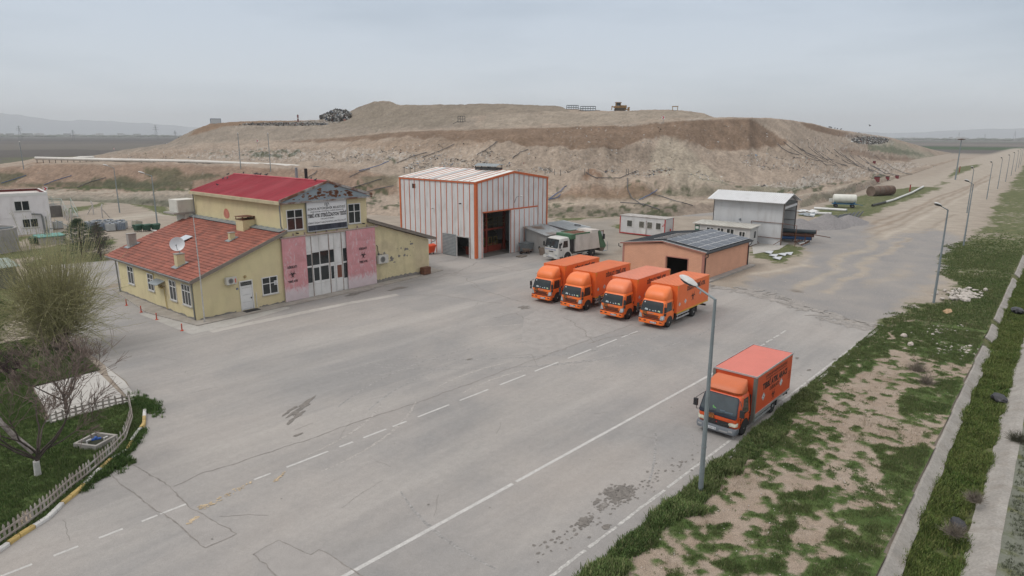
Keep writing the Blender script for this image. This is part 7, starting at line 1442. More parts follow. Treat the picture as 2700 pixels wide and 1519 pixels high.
for x in (33.9, 35.3): mb.tube([(x, 133, 1.9), (x, 130.2, .05)], .07, 5); mb.tube([(x, 133, 3.1), (x, 130.2, 1.2)], .04, 5); mb.tube([(x, 130.2, 0), (x, 130.2, 1.2)], .04, 5); mb.tube([(x, 133, 0), (x, 133, 3.1)], .05, 5)
mb.build('stair', GR, t, world=True)
for k, (u, v) in enumerate(((162, 546), (168, 551), (174, 557), (182, 561), (236, 536), (258, 545))):
    p = G(u, v+4); lb = ['first curved concrete post left of the stair', 'second curved concrete post left of the stair', 'third curved concrete post left of the stair', 'fourth curved concrete post left of the stair', 'lone concrete post right of the stair', 'leaning braced concrete post right of the stair'][k]
    t = thing('concrete_post', lb, 'post', tuple(p), random.uniform(0, 3), 'cranked concrete fence posts'); mb = MB(); mb.tube([(0, 0, 0), (.05 if k == 5 else 0, 0, 1.9), (.3, 0, 2.4)], .11, 5); mb.build('shaft', mat('pale_post_concrete', (.40, .38, .36), .9, .1), t)
    if k >= 4: mb = MB(); mb.tube([(1.4, 0, 0), (.05, 0, 1.6)], .08, 5); mb.build('brace', mat('pale_post_concrete', (.4, .38, .36)), t)
t = thing('garden_shed', 'small dark shed with a grey green roof at the left edge behind the willow', 'shed', (11.2, 74, 0)); mb = MB(); mb.box(0, 3.3, 0, 4, 0, 1.9); mb.build('wall', mat('dark_shed_wall', (.12, .12, .105), .8), t); mb = MB(); mb.prism([(-.3, -.3, 1.95), (3.6, -.3, 1.95), (3.6, 4.3, 2.15), (-.3, 4.3, 2.15)], (0, 0, .06)); mb.build('roof', mat('grey_green_roof', (.25, .30, .27), .7, .1), t)
# ================================================================== GARDEN CORNER
def fence_run(label, P, sp, h, m_, grp='picket fences of the garden corner'):
    t = thing('picket_fence', label, 'fence', (*P[0], 0), 0, grp); L_ = [0]
    for a, b in zip(P[:-1], P[1:]): L_.append(L_[-1]+math.dist(a, b))
    xs = np.arange(0, L_[-1], sp)
    for k, s in enumerate(xs):
        if random.random() < .04: continue
        x = float(np.interp(s, L_, [p[0] for p in P])); y = float(np.interp(s, L_, [p[1] for p in P])); x2 = float(np.interp(s+.1, L_, [p[0] for p in P])); y2 = float(np.interp(s+.1, L_, [p[1] for p in P]))
        d = Vector((x2-x, y2-y, 0)); d = d.normalized() if d.length > 1e-4 else Vector((1, 0, 0)); n = Vector((-d.y, d.x, 0)); c = Vector((x, y, 0)); hh = h+random.uniform(-.05, .04); w_ = .045; ln = d*random.gauss(0, .015)+n*random.gauss(0, .012)
        o = [c-d*w_+n*.02, c+d*w_+n*.02, c+d*w_+n*.02+Vector((0, 0, hh))+ln, c+n*.02+Vector((0, 0, hh+.09))+ln, c-d*w_+n*.02+Vector((0, 0, hh))+ln]; mb = MB(); mb.prism(o, n*.025); mb.build('picket', m_, t, world=True)
    for z in (.2, h-.15):
        mb = MB(); m2 = []
        for a, b in zip(P[:-1], P[1:]): 
            A, B = Vector((*a, z)), Vector((*b, z)); d = (B-A).normalized(); n = Vector((-d.y, d.x, 0)); mb.prism([A, B, B+n*.03*-1, A-n*.03], (0, 0, .07))
        mb.build('rail', m_, t, world=True)
    return t
PK = mat('weathered_picket_wood', (.30, .265, .235), .9, .25, 4, mapscale=(1, 1, .4), var2=(.40, .38, .35))
fp = [(0.2, 24.2), (3.36, 26.35), (3.9, 26.72), (4.47, 27.11), (5.32, 27.83), (6.3, 28.84), (7.05, 29.43), (7.83, 30.19), (8.58, 30.9), (9.39, 31.9), (10.48, 34.16), (11.14, 36.5)]
fp = [(x-.12, y+.1) for x, y in fp]
fence_run('long weathered picket fence curving along the yellow and white kerb', fp, .205, .62, PK); fence_run('short picket fence crossing behind the lawn in front of the pale slab', [(11.05, 36.68), (9.59, 36.98), (8.4, 37.05), (7.3, 36.75)], .3, .55, PK)
SLAB = mat('pale_slab', (.43, .415, .39), .9, .05, 1, dirt=.12)
mb = MB(); mb.prism([(11.55, 43.2, .0), (11.05, 36.85, .0), (7.6, 36.9, .0), (8.3, 43.0, .0)], (0, 0, .09)); struct(mb, 'garden_slab', SLAB)
mb = MB(); mb.add([(*p, .05) for p in [(12.2, 43.9), (12.05, 40.3), (11.45, 36.4), (11.15, 36.7), (11.45, 39), (11.75, 42)]], [tuple(range(6))]); struct(mb, 'pale_kerb_strip', SLAB)
mb = MB(); mb.add([(*p, .06) for p in [(7.9, 47.6), (9.4, 48.8), (11.0, 49.8), (11.4, 48.6), (10.0, 47.6), (8.4, 46.6)]], [tuple(range(6))]); struct(mb, 'brick_path', brick_mat('pink_pavers', (.36, .22, .18), (.30, .19, .16), (.2, .15, .12), .24, .12, .02, 'yx', .15))
t = thing('meter_pit', 'square concrete meter pit sunk in the lawn near the picket fence', 'pit', (8.27, 32.7, 0), R(28)); mb = MB()
for a, b, c, d in ((-.62, .62, -.62, -.5), (-.62, .62, .5, .62), (-.62, -.5, -.5, .5), (.5, .62, -.5, .5)): mb.box(a, b, c, d, -.02, .3)
mb.build('rim', CONC, t); mb = MB(); mb.box(-.499, .499, -.499, .499, .04, .06); mb.build('pit_floor', mat('dark_soil', (.03, .035, .02), .95), t)
mb = MB(); mb.tube([(-.3, .2, .06), (-.3, .2, .32), (-.1, .15, .32)], .035); mb.build('white_pipe', WHITE, t); mb = MB(); mb.tube([(.25, -.2, .06), (.25, -.2, .26), (.4, -.25, .26)], .04); mb.build('white_pipe', WHITE, t); mb = MB(); mb.tube([(-.1, .15, .28), (.2, -.1, .26)], .06); mb.ico((.05, .05, .32), .08); mb.build('blue_valve', mat('valve_blue', (.02, .09, .35), .5), t)
# bollards
for k, (x, y, lb) in enumerate(((18.58, 59.06, 'orange flexible bollard farthest along the side of the yellow building'), (18.56, 55.86, 'second farthest orange bollard beside the yellow building'), (18.52, 52.66, 'third orange bollard, level with the near windows of the yellow building'), (18.57, 48.21, 'nearest orange bollard, standing on the pale apron corner'))):
    t = thing('bollard', lb, 'bollard', (x, y, .03), 0, 'orange flexible bollards'); OB = mat('bollard_orange', (.50, .055, .02), .5); mb = MB(); mb.lathe([(0, 0), (.12, 0), (.11, .03), (.045, .04), (.04, .5), (.03, .53), (0, .53)], n=12); mb.build('post', OB, t, smooth=True); mb = MB()
    for z in (.22, .36): mb.lathe([(.043, z), (.044, z), (.044, z+.05), (.043, z+.05)], n=12)
    mb.build('reflective_band', mat('bollard_dark_band', (.2, .12, .1), .4), t)
# ================================================================== TREES
def tree(label, loc, kind, seed, trunk_m, twig_m, **k):
    rn = random.Random(seed); t = thing(k.get('name', 'bare_tree'), label, 'tree', loc, 0, k.get('group')); tr = MB(); tw = MB(); lf = []
    def grow(p, d, L_, r_, lvl):
        n = max(2, int(L_/.22)); pts = [p]; rs = [r_]
        for i in range(n):
            d = (d+Vector((rn.gauss(0, k['wig']), rn.gauss(0, k['wig']), rn.gauss(0, k['wig'])+k['up'])) ).normalized(); p = p+d*(L_/n); pts.append(p); rs.append(r_*(1-(.55 if lvl < k['lv'] else .8)*(i+1)/n))
        (tr if lvl <= 1 else tw).tube(pts, [max(q, .007) for q in rs], 6 if lvl <= 1 else (4 if lvl == 2 else 3), cap=False)
        if lvl >= k['lv']:
            lf.extend(pts[1:]); return
        m = k['kids'][lvl]
        for j in range(m):
            f_ = rn.uniform(k.get('first', .35) if lvl else .5, 1.); i = min(n, max(1, int(f_*n))); a = rn.uniform(0, 2*PI); sp = k['spread'][lvl]*rn.uniform(.6, 1.3); o = d.orthogonal().normalized(); q = d.cross(o)
            grow(pts[i], (d*math.cos(sp)+(o*math.cos(a)+q*math.sin(a))*math.sin(sp)).normalized(), L_*k['ratio'][lvl]*rn.uniform(.6, 1.15), rs[i]*k.get('rr', .62), lvl+1)
    for (d0, L0_, r0_) in k['trunks']: grow(Vector((0, 0, 0) if not k.get('base') else k['base']), Vector(d0).normalized(), L0_, r0_, 0)
    tr.build('trunk', trunk_m, t, smooth=True); cr_ = tw.build('crown', twig_m, t)
    return t, tr, tw, lf
BARK = mat('dark_bark', (.07, .055, .048), .95, .3, 8); TWIG = mat('reddish_twigs', (.14, .105, .088), .9, .3, 5); WTW = mat('willow_twigs', (.29, .27, .15), .8, .3, 3)
LIME = mat('limewash', (.5, .49, .47), .9, .15, 5)
t, *_ = tree('bare reddish fruit tree with a whitewashed trunk foot on the near lawn', (5.66, 31.29, 0), 0, 4, BARK, TWIG, trunks=[((.02, -.1, 1), 1.25, .125)], first=.85, lv=4, kids=[9, 7, 6, 4], spread=[.8, .6, .55, .5], ratio=[2.3, .62, .62, .62], wig=.10, up=.03, rr=.62, name='fruit_tree')
mb = MB(); mb.tube([(0, 0, -.05), (.005, -.02, .3), (.01, -.05, .72)], [.14, .125, .12], 10); mb.build('whitewash', LIME, t, smooth=True)
mb = MB(); mb.tube([(0, 0, 1.1), (-.5, .6, 1.9), (-1.1, 1.1, 3.2), (-1.5, 1.5, 4.4), (-1.65, 1.7, 4.9)], [.12, .11, .10, .085, .03], 7); mb.build('pale_dead_limb', mat('peeling_pale_bark', (.30, .27, .25), .95, .4, 5, var2=(.12, .1, .09)), t, smooth=True)
tree('bare dark fruit tree between the pale slab and the picket fence', (8.47, 37.59, 0), 0, 11, BARK, TWIG, trunks=[((.1, .05, 1), 1.2, .12)], first=.8, lv=4, kids=[7, 6, 6, 4], spread=[.9, .6, .55, .5], ratio=[1.8, .6, .6, .6], wig=.1, up=.04, rr=.62, name='fruit_tree')
tree('bare shrubby tree behind the pale slab, left of the willow', (7.9, 45.5, 0), 0, 21, BARK, mat('purple_brown_twigs', (.07, .045, .045), .9, .3), trunks=[((.2, 0, 1), .8, .07), ((-.5, .2, 1), 1.0, .06), ((0, -.4, 1), .9, .06)], lv=3, kids=[7, 6, 6], spread=[.7, .6, .5], ratio=[.9, .7, .6], wig=.1, up=.02, name='bare_shrub')
t = thing('willow', 'large bushy willow with fine yellow green shoots beside the yard corner', 'tree', (11.3, 49.4, 0)); rn = random.Random(9)
tr = MB(); tw = MB(); lf = []; heads = []
for k in range(7):
    a = 2*PI*k/7+rn.uniform(-.3, .3); d = Vector((math.cos(a)*.62, math.sin(a)*.62, 1)); pts = [Vector((0, 0, 0)), Vector((d.x*.35, d.y*.35, .5)), Vector((d.x*.9, d.y*.9, 1.5)), Vector((d.x*1.6, d.y*1.6, rn.uniform(2.6, 3.7)))]; tr.tube(pts, [.26, .2, .14, .11], 8); heads += [(pts[-1], d), (pts[-2], d)]
for k in range(3):
    pts = [Vector((0, 0, .2)), Vector((rn.uniform(-.2, .2), rn.uniform(-.2, .2), 1.4)), Vector((rn.uniform(-.5, .5), rn.uniform(-.5, .5), 2.7))]; tr.tube(pts, [.24, .17, .1], 8); heads += [(pts[-1], Vector((0, 0, 1)))]
WL = []
for k in range(1900):
    p, d0 = rn.choice(heads); a = rn.uniform(0, 2*PI); el = rn.uniform(-.25, 1.5)+.1*math.sin(3*a); o = Vector((math.cos(a)*math.cos(el), math.sin(a)*math.cos(el), math.sin(el))); d = (o*1.15+Vector((d0.x, d0.y, .25))*.7).normalized(); L_ = rn.uniform(1.4, 3.9)*(1.35 if el > .9 else 1.)*(.8+.4*float(fbm(a*2, el*2, 1.3, 2, 77))*1.4); n = 8; pts = [p+Vector((rn.gauss(0, .3), rn.gauss(0, .3), rn.gauss(0, .45)))]; dr = rn.choice([.08, .0, -.12]) if el < .9 else .05
    for i in range(n): d = (d+Vector((rn.gauss(0, .035), rn.gauss(0, .035)+0, dr))).normalized(); pts.append(pts[-1]+d*L_/n)
    tw.tube(pts, [.018*(1-.6*i/n) for i in range(n+1)], 3, cap=False); WL += [(pts[i], d) for i in range(3, n+1)]
tr.build('trunk', mat('willow_bark', (.10, .085, .07), .95, .3, 6), t, smooth=True); cw = tw.build('crown', WTW, t)
V = []; Fc = []; 
for p, d in WL:
    for q in range(4):
        c = p+Vector((rn.gauss(0, .09), rn.gauss(0, .09), rn.gauss(0, .09))); e1 = Vector((rn.gauss(0, 1), rn.gauss(0, 1), rn.gauss(0, 1))).normalized()*.055; e2 = Vector((rn.gauss(0, 1), rn.gauss(0, 1), rn.gauss(0, 1))).normalized()*.016; o = len(V); V += [tuple(c-e1), tuple(c+e2), tuple(c+e1)]; Fc.append((o, o+1, o+2))
npmesh('leaves', np.array(V), np.array(Fc), mat('young_willow_leaf', (.33, .33, .13), .7, .25, 1.5), parent=t)
# pines
def conifer(label, loc, h, r_, col, seed, dense=1., name='pine_tree'):
    rn = random.Random(seed); t = thing(name, label, 'tree', loc, 0); mb = MB(); mb.tube([(0, 0, -.1), (.05, 0, h*.5), (0, .05, h)], [.12, .07, .015], 7); mb.build('trunk', BARK, t); mb = MB(); V = []; Fc = []
    for k in range(int(70*dense)):
        z = h*(.12+.85*k/(70*dense)); a = k*2.4+rn.uniform(-.3, .3); L_ = r_*(1-(z/h)**1.6)*rn.uniform(.7, 1.1)+.15; d = Vector((math.cos(a), math.sin(a), rn.uniform(-.05, .3))).normalized(); e_ = Vector((0, 0, z))+d*L_; mb.tube([(0, 0, z), tuple(Vector((0, 0, z))+d*L_*.6), tuple(e_+Vector((0, 0, .1)))], [.025, .015, .005], 3, cap=False)
        for j in range(int(60*dense)):
            f_ = rn.uniform(.2, 1.05); c = Vector((0, 0, z))+d*L_*f_+Vector((rn.gauss(0, .1), rn.gauss(0, .1), rn.gauss(0, .07))); e1 = (d+Vector((rn.gauss(0, .5), rn.gauss(0, .5), rn.gauss(.2, .4)))).normalized()*rn.uniform(.08, .2); e2 = e1.orthogonal().normalized()*.02; o = len(V); V += [tuple(c-e2), tuple(c+e2), tuple(c+e1)]; Fc.append((o, o+1, o+2))
    cr_ = mb.build('branches', BARK, t); npmesh('crown', np.array(V), np.array(Fc), col, parent=t)
PINE = mat('pine_needles', (.035, .065, .028), .9, .35, 2); LAR = mat('brown_spruce_needles', (.07, .06, .045), .9, .3, 2)
conifer('bushy dark green pine in the yard left of the tiled roof', (23.3, 86.5, 0), 4.6, 2.6, PINE, 1, 1.5); conifer('thin brownish spruce with a pale trunk right of the bushy pine', (24.3, 83.5, 0), 4.4, 1.5, LAR, 2, .8, 'spruce_tree')
conifer('low dark evergreen half hidden behind the bushy pine', (25.6, 88.5, 0), 3.4, 1.8, PINE, 3, 1.1)
# ================================================================== GRASS AND WEEDS
def tuft_mesh(name, P, H, Cc, nb, w_, label, seed=0, lean=.5, cat='grass'):
    rn = np.random.RandomState(seed); n = len(P); Pn = np.repeat(P, nb, 0); Hn = np.repeat(H, nb)*rn.uniform(.5, 1.15, n*nb); a = rn.uniform(0, 2*PI, n*nb); sp = np.repeat(H, nb)*.35
    base = Pn+np.c_[rn.normal(0, 1, n*nb)*sp, rn.normal(0, 1, n*nb)*sp, np.zeros(n*nb)]; d = np.c_[np.cos(a), np.sin(a), np.zeros(n*nb)]; s = np.c_[-np.sin(a), np.cos(a), np.zeros(n*nb)]*w_*(.5+np.repeat(H, nb)[:, None]*2)
    ln = rn.uniform(0, lean, n*nb)*Hn; tip = base+d*ln[:, None]; tip[:, 2] += Hn; V = np.stack([base-s, base+s, tip+s*.5, tip-s*.2], 1).reshape(-1, 3); Fc = np.arange(n*nb*4).reshape(-1, 4)
    cc = np.repeat(Cc, nb, 0)*rn.uniform(.7, 1.3, (n*nb, 1)); return npmesh(name, V, Fc, mat('grass_blades', (.1,.1,.1), .85, .1, 2, attr='Col', spec=.2), np.repeat(cc, 4, 0), kind='stuff', label=label, category=cat)
GC = np.array([[.058, .105, .028], [.072, .128, .036], [.10, .142, .048], [.046, .09, .024], [.14, .155, .07]])
def dirtcol(x, y, s=1.): 
    n1 = fbm(x, y, .6, 5, 201)[:, None]; n2 = fbm(x, y, 3.5, 4, 207)[:, None]; return lin(178, 160, 142)*(1-n1)+lin(164, 142, 123)*n1+(n2-.5)*.07
def sheet(name, x0, x1, y0, y1, st, z, gf, colf, clip=None, shearf=None):
    xs = np.arange(x0, x1+st, st); ys = np.arange(y0, y1+1e-6, st); XX, YY = np.meshgrid(xs, ys, indexing='ij'); sh = XX.shape; x = XX.ravel(); y = YY.ravel()
    if shearf is not None: y = shearf(x, y)
    g_ = gf(x, y); c = colf(x, y); k = np.clip((g_-.5)*7+.5, 0, 1)[:, None]; n = fbm(x, y, 1.3, 5, 231)[:, None]; gc = np.array([.05, .088, .026])*(1-n)+np.array([.09, .12, .042])*n; gc = gc*(.7+.6*fbm(x, y, 5., 3, 233)[:, None])
    c = c*(1-k)+gc*k; V = np.c_[x, y, z+(fbm(x, y, 1.2, 5, 241)-.5)*.10+k[:, 0]*.03]; Fc = gridfaces(*sh)
    if clip is not None:
        cx = x[Fc].mean(1); cy = y[Fc].mean(1); Fc = Fc[clip(cx, cy)]
    return npmesh(name, V, Fc[:, ::-1], mat('soil_and_turf', (.1,.1,.1), .95, .10, 3, attr='Col', spec=.1, fleck=.3, bscale=16, bump=.03), c, smooth=True, kind='structure')
# verge between road and channel
def gw2(pts): return [tuple(G(*p)[:2]) for p in pts]
VG = [(gw2([(1450, 1449), (1640, 1290), (1760, 1235), (1860, 1165), (2080, 985), (2200, 850), (2290, 860), (2180, 940), (2030, 1010), (1960, 1075), (1870, 1150), (1810, 1215), (1750, 1275), (1650, 1350), (1590, 1449)]), .75, 1.0),
      (gw2([(1920, 1290), (1960, 1240), (2080, 1230), (2085, 1290), (2000, 1340), (1990, 1410), (1930, 1400)]), .6, .9), (gw2([(2200, 1130), (2340, 1110), (2380, 1150), (2350, 1250), (2290, 1290), (2230, 1240)]), .6, 1.), (gw2([(1700, 1400), (1760, 1370), (1960, 1380), (1980, 1420), (1880, 1449), (1820, 1440)]), .5, .9),
      (gw2([(2100, 1300), (2320, 1260), (2290, 1400), (2200, 1520), (1900, 1520), (2000, 1450), (2080, 1400)]), .7, .9), (gw2([(2270, 985), (2360, 960), (2440, 960), (2420, 1040), (2340, 1060), (2260, 1080), (2250, 1010)]), .6, .95), (gw2([(2240, 820), (2400, 790), (2530, 700), (2576, 640), (2576, 760), (2500, 860), (2440, 930), (2300, 900), (2250, 860)]), .8, .95),
      (gw2([(1900, 1100), (2060, 1050), (2130, 1130), (2080, 1200), (1980, 1200), (1880, 1180)]), .7, .72), (gw2([(2380, 1130), (2420, 1080), (2440, 1090), (2390, 1200), (2340, 1260)]), .5, .8), (gw2([(1560, 1449), (1640, 1449), (1600, 1520), (1500, 1520)]), .5, .8)]
def gverge(x, y):
    a = np.full(x.shape, .41)
    wx_ = x+(fbm(x, y, 1.1, 4, 251)-.5)*1.1; wy_ = y+(fbm(x, y, 1.1, 4, 257)-.5)*.9
    for P, w_, k in VG: a = np.maximum(a, mask(wx_, wy_, P, w_)*k)
    a = np.maximum(a, np.clip((y-9.2+.35*(fbm(x, y, .9, 3, 263)-.5)*4)/.9, 0, 1)*np.clip((54-x)/6, 0, 1)*1.0)
    a = np.where((a < .4) & (y < 5.0) & (x > 20), .40, a)
    return a*.8+(fbm(x, y, 2.2, 6, 271)-.5)*1.5+.07
vc = lambda x, y: (y-shear(x) > 3.36)
sheet('verge', 5, 58, 3.0, 10.19, .11, .06, gverge, dirtcol, lambda x, y: (y > 3.42+shear(x)) & (y < np.where(x < 53.5, 10.2, 10.2-(x-53.5)*.3)))
rs = np.random.RandomState(5)
def scatter(n, x0, x1, y0, y1, gf, thr, hf, z=.05, seed=1, ok=None, bias=1.):
    r_ = np.random.RandomState(seed); x = x0+(x1-x0)*r_.rand(n)**bias; y = r_.uniform(y0, y1, n); g_ = gf(x, y); k = g_ > thr+r_.uniform(-.12, .05, n)
    if ok is not None: k &= ok(x, y)
    x, y, g_ = x[k], y[k], g_[k]; H = hf(x, y, g_)*r_.uniform(.6, 1.3, len(x)); n1 = fbm(x, y, .5, 4, 281)[:, None]; c = GC[r_.randint(0, 5, len(x))]*(1-n1*.6)+np.array([.15, .155, .07])*n1*.6
    return np.c_[x, y, np.full(len(x), z)], H, c
P, H, c = scatter(120000, 13, 57, 3.5, 10.25, gverge, .5, lambda x, y, g_: .05+.10*np.clip((g_-.5)*2, 0, 1)+.0*y, ok=lambda x, y: y > 3.5+shear(x), bias=1.4); tuft_mesh('verge_grass', P, H, c, 5, .012, 'patchy short green grass on the bare verge between road and ditch', 1)
P, H, c = scatter(9000, 13, 60, 3.5, 10, lambda x, y: .35+(fbm(x, y, .9, 4, 421)-.5)*1.2+0*x, .42, lambda x, y, g_: .07+.12*g_, seed=16, ok=lambda x, y: y > 3.5+shear(x)); tuft_mesh('dry_grass', P, H, np.tile([[.25, .205, .14]], (len(P), 1)), 5, .006, 'thin straw coloured dry stalks among the verge grass', 17, 1.)
def gedge(x, y): return np.clip((y-9.5)/.35+(fbm(x, y, .7, 4, 291)-.5)*5+.2, 0, 1.5)
P, H, c = scatter(26000, 12, 54, 8.8, 10.42, gedge, .5, lambda x, y, g_: (.04+.26*fbm(x, y, 1.1, 4, 299)**1.3)*np.clip((56-x)/20, .5, 1)*(1+.3*np.clip((30-x)/10, 0, 1)), seed=3, bias=1.2); c = c*(.7+.8*fbm(P[:, 0], P[:, 1], .9, 4, 305)[:, None]); tuft_mesh('kerbside_weeds', P, H, c, 16, .02, 'thick dark green weeds growing along the right kerb of the road', 2, .9, 'weeds')
gch = lambda x, y: np.full(x.shape, .62)+(fbm(x, y, .8, 4, 301)-.5)*1.0
P, H, c = scatter(34000, 18, 95, 1.3, 2.95, gch, .5, lambda x, y, g_: .10+.16*fbm(x, y, .7, 3, 303), z=-.5, seed=4, bias=1.3); P[:, 1] += shear(P[:, 0]); P[:, 2] = np.interp(P[:, 1]-shear(P[:, 0]), [.8, 1.7, 2.7, 3.3], [-.12, -.6, -.55, -.14]); tuft_mesh('ditch_weeds', P, H*(.5+1.1*fbm(P[:, 0], P[:, 1], 1.2, 3, 431)), c*np.array([1.1, 1.1, .85]), 10, .016, 'green and olive weeds filling the bottom of the drainage channel', 3, .9, 'weeds')
P, H, c = scatter(34000, 22, 110, -9, .3, lambda x, y: .5+(fbm(x, y, 1.5, 5, 307)-.5)*1.2, .5, lambda x, y, g_: .05+.08*g_, z=.0, seed=6, bias=1.3); P[:, 1] += shear(P[:, 0])*np.clip((12-np.abs(P[:, 1]))/8, 0, 1); tuft_mesh('field_scrub', P, H, np.tile([[.13, .145, .10]], (len(P), 1)), 6, .018, 'sparse grey green scrub in the field beyond the drainage channel', 5, .8, 'scrub')
# far right verge
P, H, c = scatter(60000, 53, 130, 3.9, 16, lambda x, y: mask(x+(fbm(x, y, .3, 4, 9)-.5)*3, y+(fbm(x, y, .3, 4, 19)-.5)*3, gb, 2.2)*(.38+.75*fbm(x, y, .11, 3, 411))+(fbm(x, y, .9, 6, 311)-.5)*.9, .5, lambda x, y, g_: .07+.1*g_*.8, z=0., seed=8, ok=lambda x, y: (y > 3.5+shear(x)) & (vnoise(x*7, y*7, 9) < (128-x)/48), bias=1.1); tuft_mesh('roadside_grass', P, H, c, 6, .02, 'green grass right of the gravel and dirt track', 7, .8)
# garden lawn
kp = KERB[1:14]
gpoly = [(x-.16, y+.05) for x, y in kp]+[(12.2, 51), (11, 54), (2, 54), (-12, 54), (-25, 30)]
noslab = [[(11.8, 43.4), (11.2, 36.75), (7.5, 36.8), (8.2, 43.2)], [(7.8, 47.6), (9.4, 48.9), (11.1, 49.9), (11.5, 48.6), (10.0, 47.5), (8.4, 46.5)], [(7.5, 32.6), (8.3, 33.5), (9.05, 32.8), (8.25, 31.9)], [(12.3, 44), (12.1, 40), (11.5, 36.3), (11.1, 36.6), (11.7, 42)]]
def glawn(x, y): 
    a = np.full(x.shape, .9)
    a = np.maximum(0, a-.65*mask(x, y, gw2([(30, 1330), (90, 1325), (90, 1300), (60, 1290)]), .3)-.3*np.clip(fbm(x, y, .6, 4, 321)*3-1.9, 0, 1))
    return a+(fbm(x, y, 1.6, 5, 323)-.5)*.5
okg = lambda x, y: inpoly(x, y, gpoly) & ~np.any([inpoly(x, y, q) for q in noslab], axis=0)
sheet('garden_soil', -6, 12.4, 14, 54, .16, .05, glawn, dirtcol, lambda x, y: inpoly(x, y, gpoly) & ~inpoly(x, y, noslab[2]) & ~inpoly(x, y, noslab[0]))
P, H, c = scatter(110000, -3, 12.4, 20, 54, glawn, .5, lambda x, y, g_: .07+.10*fbm(x, y, .9, 4, 327)**1.3, z=.07, seed=11, ok=okg); c = c*np.array([.9, 1.0, .9]); tuft_mesh('garden_grass', P, H, c, 6, .013, 'lush dark green grass of the garden corner behind the picket fence', 9)
kpts = []
for k in range(700):
    i = random.randint(5, len(kp)-3); t_ = random.random(); x = kp[i][0]*(1-t_)+kp[i+1][0]*t_; y = kp[i][1]*(1-t_)+kp[i+1][1]*t_
    if fbm(np.array([x]), np.array([y]), .9, 3, 331)[0] > .48: kpts.append((x+random.gauss(0, .12), y+random.gauss(0, .12), .03))
for k in range(260): kpts.append((8.15+random.gauss(0, .28), 29.95+random.gauss(0, .28), .02))
for k in range(420): kpts.append((11.5+random.gauss(0, .22), 35.9+random.gauss(0, .8), .02))
for k in range(120): kpts.append((7.35+random.gauss(0, .2), 29.3+random.gauss(0, .12), .02))
kpts = np.array(kpts); tuft_mesh('kerb_weeds', kpts, np.random.uniform(.08, .2, len(kpts)), GC[np.random.randint(0, 4, len(kpts))], 14, .018, 'clumps of weeds growing over the painted kerb of the garden corner', 12, 1., 'weeds')
P, H, c = scatter(30000, -4, 22, 52, 80, lambda x, y: mask(x, y, gw([(-60, 720), (110, 700), (130, 690), (60, 760), (0, 900), (-60, 900)]), 2)+(fbm(x, y, .7, 4, 341)-.5)*.8-.05, .5, lambda x, y, g_: .1+.1*g_*.5, z=0, seed=14, ok=lambda x, y: x < 12.2); tuft_mesh('left_meadow', P, H, c, 5, .02, 'rough grass behind the willow at the left edge', 15)
# dry bushes
def bush(label, loc, r_, m_, seed, n=260, name='dry_bush'):
    rn = random.Random(seed); t = thing(name, label, 'bush', loc, 0); mb = MB()
    for k in range(n):
        a = rn.uniform(0, 2*PI); el = rn.uniform(.1, 1.5); d = Vector((math.cos(a)*math.cos(el), math.sin(a)*math.cos(el), math.sin(el))); L_ = r_*rn.uniform(.6, 1.1); p = Vector((rn.gauss(0, r_*.2), rn.gauss(0, r_*.2), 0)); mb.tube([p, p+d*L_*.5, p+d*L_+Vector((rn.gauss(0, .1), rn.gauss(0, .1), -.05*L_))*r_], [.008, .006, .003], 3, cap=False)
    mb.build('twigs', m_, t); mb = MB(); mb.ico((0, 0, .02), r_*.25, (1, 1, .3), 1, .2, seed); mb.build('root', BARK, t)
DRY = mat('dry_stalks', (.17, .145, .115), .9, .3, 4)
for k, (u, v, r_, lb) in enumerate(((2305, 935, .8, 'grey brown dry bush in the verge, left of the pale rubble'), (2330, 968, .7, 'low dry bush below the larger dry bush near the rubble'), (2560, 1110, .55, 'dark rounded bush on the right bank of the drainage channel'), (2400, 1345, .5, 'dry wispy bush on the left lip of the drainage channel'), (2450, 1260, .45, 'small dry bush halfway along the left lip of the drainage channel'))): bush(lb, tuple(G(u, v)), r_, DRY if k != 2 else mat('dark_bush', (.06, .06, .035), .9), k)
# ---- rubble and rubbish on the verge
def stone(mb, x, y, s, seed, z=.05):
    rn = random.Random(seed); mb.ico((x, y, z+s*.3), s, (rn.uniform(.7, 1.3), rn.uniform(.6, 1), rn.uniform(.35, .7)), 1, .25, seed)
STN = mat('pale_rubble', (.42, .385, .35), .95, .2, 4); k = 0
def rubble(label, u, v, n, ru, rv, smax, seed):
    t = thing('rubble_heap', label, 'rubble', tuple(G(u, v)), 0); rn = random.Random(seed)
    mb = MB()
    for i in range(n):
        p = G(u+rn.gauss(0, ru), v+rn.gauss(0, rv)); stone(mb, p.x, p.y, rn.uniform(.04, smax)*(1.5 if rn.random() < .1 else 1), seed*100+i)
    mb.build('stones', STN, t, world=True); t.children[0]['kind'] = 'stuff'
rubble('long heap of broken pale concrete at the foot of the second street lamp', 2420, 742, 130, 26, 7, .28, 1); rubble('scattered white stones in the grass near the road end', 2400, 882, 90, 34, 12, .12, 2); rubble('loose white stones in the grass above the scattered ones', 2360, 835, 50, 30, 6, .14, 3)
for u, v, s, lb in ((2273, 850, .26, 'large pale boulder by the end of the paved road'), (2290, 872, .24, 'flat pale boulder below the first one by the road end')):
    p = G(u, v); mb = MB(); mb.ico((0, 0, .12), s, (1.2, .8, .7), 2, .12, int(u)); mb.build('boulder', mat('pinkish_stone', (.44, .38, .34), .9, .15, 5), None, loc=(p.x, p.y, .05), label=lb, category='boulder')
mb = MB(); rn = random.Random(12)
for i in range(900):
    x = rn.uniform(10, 58); y = rn.uniform(3.6, 10); stone(mb, x, y, rn.uniform(.01, .035), i, .09)
